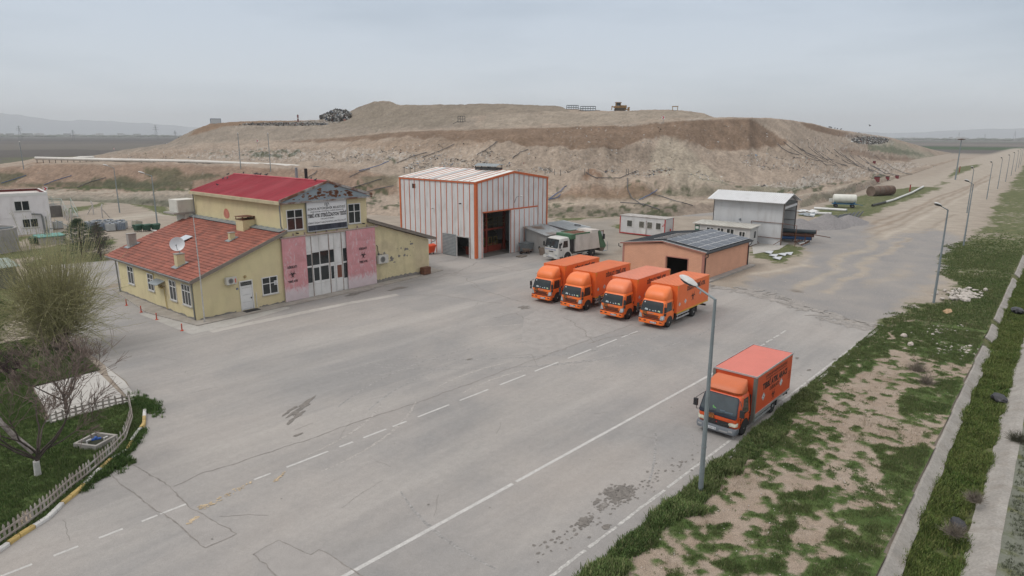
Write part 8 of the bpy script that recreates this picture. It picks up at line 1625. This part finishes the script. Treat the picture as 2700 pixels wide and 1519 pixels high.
for i in range(500):
    x = rn.uniform(54, 110); y = rn.uniform(8, 40); stone(mb, x, y, rn.uniform(.02, .07), i+2000, .0)
mb.build('loose_stones', STN, kind='stuff', label='small pale stones scattered over the verge and the dirt ground', category='stones')
BAG = mat('black_bag', (.018, .018, .022), .45, .3, 6)
for u, v, s, lb in ((2512, 1010, .42, 'black rubbish bag lying in the drainage channel'), (2558, 788, .5, 'dark rubbish bag in the channel grass near the right edge'), (2410, 1325, .28, 'small dark rag in the weeds of the drainage channel')):
    p = G(u, v, -.4); t = thing('rubbish_bag', lb, 'rubbish bag', tuple(p), .4, 'rubbish bags in the drainage channel'); mb = MB(); mb.ico((0, 0, s*.5), s, (1.4, .85, .5), 3, .11, int(u)); mb.build('bag', BAG, t, smooth=True); mb = MB(); mb.ico((s*1.2, 0, s*.35), s*.35, (1, .6, .6), 2, .15, int(u)); mb.build('knot', BAG, t)
# ================================================================== STOCK YARD BEHIND THE SHED
def heap(label, x, y, rx, ry, h, m_, seed):
    xs = np.linspace(-1.25, 1.25, 44); XX, YY = np.meshgrid(xs, xs, indexing='ij'); r_ = np.hypot(XX, YY); Z = h*np.clip(1-r_**1.1, 0, 1)+(fbm(XX*rx+x, YY*ry+y, .8, 4, seed)-.5)*.5*np.clip(1.2-r_, 0, 1)*h*.4-.05
    o = npmesh('gravel_pile', np.c_[XX.ravel()*rx, YY.ravel()*ry, Z.ravel()], gridfaces(44, 44), m_, smooth=True, label=label, category='gravel pile', group='grey gravel piles behind the white shed'); o.location = (x, y, 0)
GV = mat('grey_gravel', (.20, .19, .19), .95, .12, 3, fleck=.35, bscale=5, bump=.06)
heap('wide grey gravel pile directly right of the white shed', 106.5, 33.5, 5, 3.6, 1.6, GV, 1); heap('tallest grey gravel pile in the middle behind the pipes', 112, 31.0, 6, 3.6, 2.1, GV, 2); heap('low grey gravel pile at the right end of the piles', 118.5, 29.5, 6, 3, 1.4, GV, 3)
t = thing('water_tank_trailer', 'white cylindrical water tank on a blue four wheeled trailer', 'trailer', (143.8, 36.9, 0), R(-68)); BLU = mat('trailer_blue', (.02, .11, .22), .5, .15, 3)
mb = MB(); mb.lathe([(0, -2.7), (.8, -2.68), (1.08, -2.5), (1.1, -2.3), (1.1, 2.3), (1.08, 2.5), (.8, 2.68), (0, 2.7)], (0, 0, 2.15), 28, 'x'); mb.build('tank', mat('tank_white', (.60, .60, .55), .5, .05, 1, dirt=.15), t, smooth=True)
mb = MB(); mb.box(-2.8, 2.8, -.8, .8, .85, 1.05); mb.box(-2.4, -2.0, -.9, .9, 1.051, 1.4); mb.box(2.0, 2.4, -.9, .9, 1.051, 1.4); mb.prism([(2.8, -.3, .9), (2.8, .3, .9), (4.3, .05, .6), (4.3, -.05, .6)], (0, 0, .1)); mb.build('chassis', BLU, t)
for x in (-1.9, 1.9):
    for s in (-1, 1): wheel(t, x, s*.85, .45, .28, out=s)
mb = MB(); mb.box(-3.5, -2.75, -.4, .4, 1.4, 2.1); mb.build('pump_box', mat('pump_box_white', (.5, .5, .47), .6), t)
t0_ = t; t0_.scale = (.8, .8, .82)
t = thing('rusty_tank', 'large rusty brown steel cylinder lying on the ground', 'tank', (180, 38.2, 0), R(-22)); mb = MB(); n = 28; rings = []
for x, r_ in ((-3.8, .9), (-3.9, 1.2), (3.9, 1.2), (3.95, .9)): rings.append([(x, r_*math.cos(2*PI*k/n), 1.15+r_*math.sin(2*PI*k/n)) for k in range(n)])
mb.loft(rings); mb.build('shell', mat('mottled_rust', (.15, .11, .085), .9, .3, .8, var2=(.09, .05, .035)), t, smooth=True)
mb = MB()
for x in (-2, 0, 2): n = 28; rings = [[(xx, 1.22*math.cos(2*PI*k/n), 1.15+1.22*math.sin(2*PI*k/n)) for k in range(n)] for xx in (x, x+.15)]; mb.loft(rings)
mb.build('hoops', RUST, t)
t = thing('long_white_pipe', 'long white pipe with a black end lying across the dirt', 'pipe', (149.5, 32.8, 0)); P = [(159.2, 32.7, .3), (167, 32.6, .3), (175.3, 33.0, .3), (190, 33.5, .35), (216, 35.4, .4)]; mb = MB(); mb.tube(P, .22, 8); mb.build('white_section', WHITE, t, world=True, smooth=True); mb = MB(); mb.tube([(149.5, 33.0, .3), (155, 32.8, .3), (159.2, 32.7, .3)], .23, 8); mb.build('black_section', BLACK, t, world=True, smooth=True)
for x, y, h, lb in ((198.7, 35.5, 1.7, 'red post beside the end of the long white pipe'), (322, 41, 2.3, 'far red post near the fork of the dirt track')): t = thing('red_post', lb, 'post', (x, y, 0), 0, 'red marker posts'); mb = MB(); mb.cyl((0, 0, 0), (0, 0, h), .14, n=8); mb.build('shaft', mat('red_post_paint', (.30, .02, .02), .6), t); mb = MB(); mb.cyl((0, 0, h), (0, 0, h+.1), .17, n=8); mb.build('cap', RUST, t)
for k in range(16):
    p = G(2085+k*5.5+random.uniform(-3, 3), 548-k*.3); q_ = G(2062+k*5.5, 562-k*.2); mb = MB(); m1_ = (p+q_)/2+Vector((0, 0, .35)); mb.tube([p+Vector((0, 0, .2+.04*k % 3)), m1_, q_+Vector((0, 0, .15))], .13, 5); mb.build('black_pipe', mat('hdpe_black', (.03, .035, .042), .5, .2), None, world=True, loc=tuple(p), label='long black plastic pipe in the loose bundle beyond the gravel piles', category='pipe', group='black plastic pipes in a loose bundle')
for k, (a, b, lb) in enumerate((((2048, 527), (2128, 532), 'long white pipe lying behind the black pipe bundle'), ((2050, 540), (2090, 541), 'short white pipe left of the black pipe bundle'))):
    p, q_ = G(*a), G(*b); t = thing('white_pipe', lb, 'pipe', tuple(p)); mb = MB(); mb.tube([p+Vector((0, 0, .25)), q_+Vector((0, 0, .25))], .25, 7); mb.build('shaft', WHITE, t, world=True); mb = MB(); mb.tube([q_+Vector((0, 0, .25)), q_+(q_-p)*.03+Vector((0, 0, .25))], .3, 7); mb.build('flange', STEEL, t, world=True)
rn = random.Random(4); t = thing('roofing_sheets', 'scattered white and grey sheets on the ground right of the white shed', 'sheets', tuple(G(2020, 540)))
for k in range(12):
    p = G(rn.uniform(2006, 2050), rn.uniform(533, 550)); mb = MB(); a = rn.uniform(-.4, .4); d = Vector((math.cos(a), math.sin(a), 0)); n_ = Vector((-d.y, d.x, .15)); mb.prism([p+Vector((0, 0, .1)), p+d*3.2+Vector((0, 0, .12)), p+d*3.2+n_*.8+Vector((0, 0, .12)), p+n_*.8+Vector((0, 0, .1))], (0, 0, .04)); mb.build('sheet', (WHITE, STEEL)[k % 2], t, world=True)
t = thing('plastic_sheets', 'crumpled pale sheets in the grass in front of the office cabin', 'sheets', (79, 27.5, 0)); 
for k, (u, v) in enumerate(((1940, 640), (1952, 648), (1975, 645), (1990, 643), (1962, 655))):
    p = G(u, v); mb = MB(); mb.prism([p+Vector((0, 0, .05)), p+Vector((1.3, .2, .22)), p+Vector((1.4, 1, .08)), p+Vector((.1, .9, .16))], (0, 0, .03)); mb.build('sheet', mat('pale_blue_sheet', (.48, .50, .53), .5), t, world=True)
mb = MB(); mb.add([(*p[:2], .03) for p in (G(1895, 640), G(1960, 628), G(1985, 612), G(1930, 598), G(1890, 604))], [tuple(range(5))]); struct(mb, 'cabin_apron', PALE)
t = thing('coarse_mat', 'flat pale beige straw pile on the gravel by the second lamp', 'pile', tuple(G(2348, 783)-Vector((0,0,0)))); p = G(2385, 785); t.location = tuple(p); mb = MB(); mb.ico((0, 0, .05), .5, (1.6, .7, .25), 2, .2, 3); mb.build('pile', mat('straw', (.38, .25, .14), .9, .2), t)
# ================================================================== THINGS ON THE LANDFILL
def sf(u, v, dz=0.): p = surf(u, v); return Vector((p.x, p.y, p.z+dz))
def faceaz(p): return math.atan2(p.y, p.x)
def persp(u, v, label, name, cat, grp=None): 
    p = sf(u, v); return thing(name, label, cat, tuple(p), faceaz(p)-PI/2, grp), p         # local +X to the right in the view, +Y away
# bulldozer
t, p = persp(1560, 277.5, 'yellow brown bulldozer standing on the crest of the landfill', 'bulldozer', 'bulldozer'); BY = mat('bulldozer_yellow', (.28, .16, .05), .7, .2, 2, dirt=.3)
t.scale = (1.05, 1.05, 1.05); mb = MB()
for y in (-1.1, 1.1): mb.prism([(-1.9, y-.28, .25), (-1.5, y-.28, 0), (1.5, y-.28, 0), (1.9, y-.28, .3), (1.6, y-.28, .9), (-1.6, y-.28, .9)], (0, .56, 0))
mb.build('track', mat('muddy_track', (.07, .06, .05), .9, .2), t)
mb = MB(); mb.box(-.2, 2.0, -.7, .7, .8, 1.75); mb.box(-1.9, -.2, -1.0, 1.0, .9, 1.5); mb.build('body', BY, t); mb = MB()
for x in (-1.4, .0):
    for y in (-.8, .8): mb.box(x-.08, x+.08, y-.08, y+.08, 1.5, 2.55)
mb.box(-1.7, .3, -1.0, 1.0, 2.55, 2.7); c_ = mb.build('cab', BY, t); mb = MB(); mb.box(-1.35, -.05, -.75, .75, 1.6, 2.5); mb.build('cab_glass', GLASS, c_)
mb = MB(); mb.prism([(2.6, -1.7, .05), (2.9, -1.7, .1), (2.75, -1.7, .6), (2.9, -1.7, 1.2), (2.6, -1.7, 1.15)], (0, 3.4, 0)); mb.box(1.2, 2.6, -1.45, -1.3, .3, .5); mb.box(1.2, 2.6, 1.3, 1.45, .3, .5); mb.build('blade', BY, t)
mb = MB(); mb.prism([(-1.9, -.1, 1.3), (-2.8, -.1, 1.6), (-2.9, -.1, .3), (-2.7, -.1, .3), (-2.55, -.1, 1.2), (-1.9, -.1, .9)], (0, .2, 0)); mb.build('ripper', BY, t)
t.rotation_euler.z += .15
def frame_rack(u, v, w_, d_, h, label):
    t, p = persp(u, v, label, 'screen_frame', 'steel frame', 'dark steel frames left on the landfill'); mb = MB(); n = max(3, int(w_/.8))
    for i in range(n+1): x = -w_/2+w_*i/n; mb.box(x-.07, x+.07, -.07, .07, 0, h); mb.box(x-.07, x+.07, d_-.07, d_+.07, 0, h); mb.box(x-.06, x+.06, 0, d_, h*.9, h)
    for z in (.2, h*.55, h): mb.box(-w_/2, w_/2, -.06, .06, z-.06, z+.06); mb.box(-w_/2, w_/2, d_-.06, d_+.06, z-.06, z+.06)
    mb.build('frame', mat('frame_blue_black', (.035, .05, .06), .7, .2), t); mb = MB(); mb.tube([(-w_/2, 0, .3), (-w_/2-1.6, .3, -.4)], .1, 4); mb.tube([(w_/2, 0, .3), (w_/2+1.6, .3, .2)], .1, 4); mb.build('leg', mat('frame_blue_black', (.03, .04, .05)), t)
frame_rack(1441, 275, 4.2, 2.5, 1.5, 'left of the two dark steel frames on the crest'); frame_rack(1481, 275, 5.2, 2.5, 1.6, 'right of the two dark steel frames on the crest, nearer the bulldozer'); frame_rack(1163, 308, 2.2, 1.5, 1.9, 'small dark steel frame halfway up the slope, away from the crest')
t, p = persp(1699, 279, 'tiny yellow frame hut on the right end of the landfill crest', 'watch_hut', 'hut'); mb = MB()
for x in (-.8, .8):
    for y in (0, 1.4): mb.box(x-.1, x+.1, y-.1, y+.1, 0, 1.3)
mb.build('legs', BY, t); mb = MB(); mb.box(-1, 1, -.2, 1.6, 1.3, 1.5); mb.build('roof', BY, t)
t, p = persp(545, 309.5, 'white and blue site container on the left shoulder of the landfill', 'site_container', 'container'); mb = MB(); mb.box(-2.4, 2.4, 0, 2.4, 0, 2.3); mb.build('wall', mat('pale_container', (.50, .53, .55), .6), t); mb = MB()
for x in (-2.4, 2.4): mb.box(x-.1, x+.1, -.06, -.001, 0, 2.4)
mb.box(-2.4, 2.4, -.06, -.001, 2.2, 2.4); mb.box(-2.5, 2.5, -.1, 2.5, 2.301, 2.42); mb.build('blue_edge', mat('container_blue', (.06, .12, .2), .6), t)
t, p = persp(751.5, 306, 'dark red chimney stack on the left shoulder of the landfill', 'chimney_stack', 'chimney'); mb = MB(); mb.cyl((0, 0, -.3), (0, 0, 2.9), .36, .34); mb.build('stack', mat('dark_red_stack', (.13, .03, .03), .7), t); mb = MB(); mb.cyl((0, 0, 1.2), (0, 0, 1.6), .38); mb.build('band', WHITE, t)
for u, v, h, lb in ((290, 382, 1.5, 'red and white chevron sign on the lower left end of the landfill'), (648, 366, 1.4, 'red and white sign on the ramp at the left part of the landfill'), (1668, 310, 1.2, 'red and white sign on the ramp at the right part of the landfill'), (119, 497, 1.6, 'red and white sign by the road behind the white house')):
    t, p = persp(u, v, lb, 'road_sign', 'sign', 'red and white chevron signs'); mb = MB(); mb.cyl((0, 0, 0), (0, 0, h+.7), .05, n=6); mb.build('post', STEEL, t); mb = MB(); mb.box(-.42, .42, -.06, -.03, h-.1, h+.74); s_ = mb.build('panel', mat('sign_white_flat', (.6, .6, .6), .5), t); mb = MB(); mb.add([(a, -.065, h+.32+b) for a, b in ((-.35, .35), (-.05, .35), (.32, 0), (-.05, -.35), (-.35, -.35), (.02, 0))], [tuple(range(6))]); mb.build('chevron', mat('sign_red', (.5, .02, .03), .5), s_)
# pipes on slopes
HD = mat('hose_black', (.07, .07, .075), .6, .2); HB = mat('hose_blue', (.02, .07, .2), .5, .2)
HOSES = [([(1062, 398), (1105, 383), (1145, 364)], 0, 'running up behind the striped hangar'), ([(1200, 392), (1222, 380), (1245, 363), (1252, 358)], 0, 'ending at a pale tear'), ([(1000, 412), (1040, 395), (1075, 385)], 0, 'left of the hangar roof'), ([(905, 432), (950, 420), (978, 408)], 1, 'bright blue, at the end of the black pipeline'), ([(880, 448), (905, 436), (930, 428)], 0, 'short, below the bright blue hose'),
         ([(1290, 400), (1310, 385), (1330, 378)], 0, 'short, above the hangar roof'), ([(1385, 502), (1410, 484), (1425, 470)], 1, 'lower left of the small spoil heap'), ([(1380, 505), (1402, 500), (1412, 492)], 1, 'short, near the shed roofs'), ([(1475, 436), (1500, 450), (1560, 450), (1600, 433)], 0, 'sagging across the bench above the spoil heap'), ([(1580, 450), (1578, 478), (1592, 502), (1620, 520)], 0, 'hanging down the slope above the container cabin'), ([(1610, 505), (1640, 490), (1655, 480)], 1, 'bright blue loop above the container cabin'), ([(1640, 488), (1690, 505), (1745, 520)], 0, 'long, right of the blue loop'), ([(1560, 512), (1620, 516), (1660, 530)], 0, 'thin, along the track above the container cabin'),
         ([(5, 463), (40, 452), (68, 443)], 1, 'leftmost on the brown embankment'), ([(112, 467), (150, 453), (180, 444)], 1, 'second from the left on the brown embankment'), ([(195, 474), (225, 461), (268, 449)], 0, 'third from the left on the brown embankment'), ([(870, 480), (920, 465), (960, 452)], 0, 'thin, between the yellow hall and the hangar'), ([(900, 492), (950, 478), (990, 470)], 0, 'lower, between the yellow hall and the hangar'), ([(640, 470), (652, 455), (668, 447)], 0, 'thin, above the red roof'), ([(775, 450), (790, 440), (800, 432)], 0, 'short, above the chimney flue of the red roof')]
for k, (P, c_, w_) in enumerate(HOSES):
    q_ = []
    for a, b in zip(P[:-1], P[1:]):
        for i in range(4): t_ = i/4; q_.append(sf(a[0]+(b[0]-a[0])*t_, a[1]+(b[1]-a[1])*t_, .22))
    q_.append(sf(*P[-1], .22)); mb = MB(); mb.tube(q_, .085, 5); mb.build('drain_hose', HB if c_ else HD, None, world=True, loc=tuple(q_[0]), smooth=True, label=('blue' if c_ else 'black')+' drain hose on the landfill slope, '+w_, category='hose', group='drain hoses on the landfill slopes')
rn = random.Random(8)
for k in range(17):
    u = 1960+k*15+rn.uniform(-6, 6); v = 356+k*3.2+rn.uniform(-9, 9); dx = rn.uniform(50, 95); q_ = []
    if u > 2200: v = 380+rn.uniform(-8, 12)
    for i in range(7): t_ = i/6; q_.append(sf(u+dx*t_+rn.uniform(-1.5, 1.5), v+(42+rn.uniform(-4, 4))*(1-(1-t_)**1.6)*dx/80, .2))
    mb = MB(); mb.tube(q_, .085, 4); mb.build('drain_hose', HD, None, world=True, loc=tuple(q_[0]), smooth=True, label='thin black drain hose on the right flank of the landfill', category='hose', group='parallel drain hoses on the right flank')
for k, (u, v, lb) in enumerate(((2206, 458, 'largest dark red valve box, lowest on the right flank'), (2233, 453, 'middle of the three dark red valve boxes on the right flank'), (2256, 450, 'rightmost dark red valve box on the right flank'), (2201, 412, 'small dark red valve box higher on the right flank'))):
    t, p = persp(u, v, lb, 'valve_box', 'valve box', 'dark red valve boxes on the right flank'); s = 1.5 if k == 0 else 1.1; mb = MB(); mb.box(-s*.5, s*.5, 0, s, 0, s); mb.build('box', mat('dark_red_box', (.14, .015, .02), .6), t); mb = MB(); mb.box(-s*.55, s*.55, -.05, s*1.05, s, s*1.1); mb.build('lid', BLACK, t)
# white pipeline along the embankment
PLN = [(88, 398), (150, 399.5), (270, 402), (380, 404), (480, 406), (600, 411), (700, 415.5), (765, 420)]; PL2 = [(765, 420), (820, 423), (870, 427), (908, 430)]
def plpt(u, v): 
    f = (np.interp(u, UC, F3)+np.interp(u, UC, F4)*.6)/1.6; return AT(u, v, float(f))
t = thing('gas_pipeline', 'long white pipeline on short posts along the top of the brown embankment', 'pipeline', tuple(plpt(88, 398))); q_ = [plpt(*P_) for P_ in PLN]; mb = MB(); mb.tube(q_, .42, 8); mb.build('white_pipe', mat('pipeline_white', (.60, .58, .54), .5, .08, .3, dirt=.15), t, world=True, smooth=True)
q2 = [plpt(*P_) for P_ in PL2]; mb = MB(); mb.tube(q2, .34, 8); mb.build('black_pipe', mat('pipeline_black', (.02, .028, .028), .5), t, world=True, smooth=True); n = 0
for k in range(44):
    u = 92+k*15.5; p = plpt(u, float(np.interp(u, [a for a, b in PLN], [b for a, b in PLN]))); i = int((u+150)/3); zg = float(P3[i, 2]); 
    if u < 765: mb = MB(); mb.box(p.x-.07, p.x+.07, p.y-.07, p.y+.07, zg-.4, p.z-.3); mb.build('support', mat('support_dark', (.09, .08, .075), .8), t, world=True)
q_ = [plpt(180, 399.5), plpt(200, 396), plpt(236, 395.2)]; mb = MB(); mb.tube(q_, .3, 7); mb.build('branch_pipe', mat('pipeline_white', (.6, .58, .54)), t, world=True, smooth=True)
# fence posts on the bench, thin tall masts
for k, (u, v) in enumerate(((1372, 440), (1397, 441), (1410, 442), (1472, 440), (1480, 440), (1576, 440), (1583, 440), (1018, 436), (1032, 436), (1046, 437))):
    p = sf(u, v); t = thing('marker_post', 'thin dark post standing on the bench of the landfill', 'post', tuple(p), 0, 'thin posts along the landfill bench'); mb = MB(); mb.box(-.05, .05, -.05, .05, -.2, 1.3); mb.build('shaft', mat('post_dark', (.12, .115, .105), .8), t)
    mb = MB(); mb.box(-.08, .08, -.08, .08, 1.3, 1.34); mb.build('cap', STEEL, t)
for u, v, h, lb in ((607, 425, 8.2, 'thin mast behind the left part of the red roof'), (681, 432, 8.8, 'thin mast behind the middle of the red roof'), (61, 426, 7.0, 'thin lamp mast at the far left of the brown embankment'), (2513, 0, 0, '')):
    if h == 0: continue
    p = sf(u, v); t = thing('mast', lb, 'mast', tuple(p), 0, 'thin masts on the embankment'); mb = MB(); mb.tube([(0, 0, -1), (0, 0, h)], [.11, .07], 6); mb.build('pole', POLE, t); mb = MB(); mb.ico((0, 0, h), .22, (1, 1, .6), 1); mb.build('lamp', HEAD, t)
p = G(2516, 464); p = G(2508, 445)
t = thing('floodlight_mast', 'tall floodlight mast at the right foot of the landfill', 'mast', tuple(G(2403, 452)), 0); hM = 13.0; mb = MB(); mb.tube([(0, 0, 0), (0, 0, hM)], [.25, .14], 8); mb.build('pole', POLE, t); mb = MB(); mb.lathe([(0, 0), (1.1, .1), (1.1, .35), (0, .5)], (0, 0, hM), 12); mb.build('floodlight_ring', mat('floodlight_brown', (.1, .07, .05), .7), t)
# garbage face heaps
def trash(label, u, v, ru, rv, n, smin, smax, seed, lift=.6):
    rn = np.random.RandomState(seed); V = []; Fc = []; Cc = []
    for k in range(n):
        a = rn.uniform(0, 2*PI); r_ = math.sqrt(rn.rand()); uu_ = u+ru*r_*math.cos(a); vv_ = v+rv*r_*math.sin(a); p = np.array(sf(uu_, vv_+4))+[0, 0, rn.uniform(-.2, lift)*(1-r_*.6)]; s = rn.uniform(smin, smax); a_ = rn.normal(size=3); a_ /= np.linalg.norm(a_); b_ = np.cross(a_, rn.normal(size=3)); b_ /= np.linalg.norm(b_); a_ *= s; b_ *= s*rn.uniform(.4, 1); o = len(V); V += [p-a_-b_, p+a_-b_, p+a_+b_, p-a_+b_, p+np.cross(a_, b_)/s*.7]; Fc += [(o, o+1, o+4), (o+1, o+2, o+4), (o+2, o+3, o+4), (o+3, o, o+4)]; Cc += [(.72 if rn.rand() < .7 else 1.)*pal[rn.randint(len(pal))]]*5
    npmesh('refuse_heap', np.array(V), np.array(Fc), mat('mixed_waste', (.5, .5, .5)), np.array(Cc), kind='stuff', label=label, category='refuse')
trash('steep face of fresh grey refuse on the left shoulder of the landfill', 845, 290, 38, 12, 3600, .2, .65, 5, 3.6); trash('low band of grey refuse along the left shoulder of the landfill', 720, 309, 110, 3.5, 1400, .15, .4, 15, .5)
trash('pale refuse spread over the right shoulder of the landfill', 2190, 350, 48, 9, 1500, .2, .6, 6)
# ---- far things on the plain
for k, (u, h, lb) in enumerate(((50, 30, 'leftmost electricity pylon far off on the plain'), (184, 22, 'small distant electricity pylon, second from the left'), (393, 34, 'tallest distant electricity pylon, left of the landfill'), (441, 22, 'distant electricity pylon just left of the landfill slope'), (2412, 26, 'distant electricity pylon right of the landfill'), (2478, 20, 'small distant pylon right of the landfill'), (2553, 30, 'distant electricity pylon near the right edge'))):
    d, y_ = ray(u, 340); d.z = 0; d.normalize(); D_ = 1750 if u < 500 else 3000; h = h*(1.25 if u > 500 else 1.0); p = d*D_; t = thing('pylon', lb, 'pylon', (p.x, p.y, 0), 0, 'distant electricity pylons'); mb = MB(); b = h*.11
    for sx in (-1, 1):
        for sy in (-1, 1): mb.tube([(sx*b, sy*b, 0), (sx*b*.35, sy*b*.35, h*.6), (0, 0, h)], .17, 3)
    for i in range(7):
        z0, z1 = h*i/8, h*(i+1)/8; w0, w1 = b*(1-.8*z0/h), b*(1-.8*z1/h); mb.tube([(-w0, -w0, z0), (w1, -w1, z1)], .12, 3); mb.tube([(w0, -w0, z0), (-w1, -w1, z1)], .12, 3)
    mb.build('tower', mat('pylon_steel', (.13, .14, .15), .7), t); mb = MB()
    for z, w_ in ((.68, .2), (.8, .16), (.92, .1)): mb.box(-h*w_, h*w_, -.25, .25, h*z, h*z+.5)
    mb.build('crossarm', mat('pylon_steel', (.13, .14, .15)), t)
d, _ = ray(460, 340); d.z = 0; d.normalize(); p = d*760
t = thing('distant_plant', 'distant industrial plant with blue and white tanks on the plain left of the landfill', 'plant', (p.x, p.y, 0), faceaz(p)-PI/2)
mb = MB(); mb.box(-16, 2, 0, 6, 0, 4.5); mb.build('building', mat('plant_white', (.55, .56, .57), .8), t); mb = MB()
for k in range(3): mb.lathe([(0, 0), (3, 0), (3, 6), (0, 7)], (6+k*7, 2, 0), 14)
mb.build('tank', mat('plant_blue', (.05, .15, .30), .6), t); mb = MB()
for x in (3, -4): mb.cyl((x, 0, 0), (x, 0, 11), .6)
mb.build('stack', mat('plant_dark', (.12, .10, .09), .7), t)
for k, (u, v, lb) in enumerate(((2088, 308.5, 0), (2094, 308, 0), (2099, 308, 0), (2106, 309, 0), (2112, 310, 0), (2085, 308, 0))):
    p = sf(u-2+k*1.5, v+4); bird('large dark bird standing on the right crest of the landfill', (p.x, p.y, p.z), random.uniform(0, 6), PIG, 'birds standing on the right crest of the landfill', 3.0)
p = AT(2188, 318, 300); bird('dark bird flying in the sky above the right end of the landfill', tuple(p), 1.0, PIG, None, 3.5)
# rear boundary posts of the left yard
# ================================================================== HAZE
mb = MB(); mb.box(-6500, 9500, -6500, 9500, -3, 260)
hz = mb.build('haze', [], kind='stuff', label='thin pale haze over the whole plain', category='haze')
m = bpy.data.materials.new('haze'); m.use_nodes = True; t_ = m.node_tree; t_.nodes.remove(t_.nodes['Principled BSDF']); pv = N(t_, 'ShaderNodeVolumePrincipled'); pv.inputs['Color'].default_value = (.97, .985, 1, 1); pv.inputs['Density'].default_value = .00016; pv.inputs['Anisotropy'].default_value = .0
t_.links.new(pv.outputs[0], t_.nodes['Material Output'].inputs['Volume']); hz.data.materials.append(m)
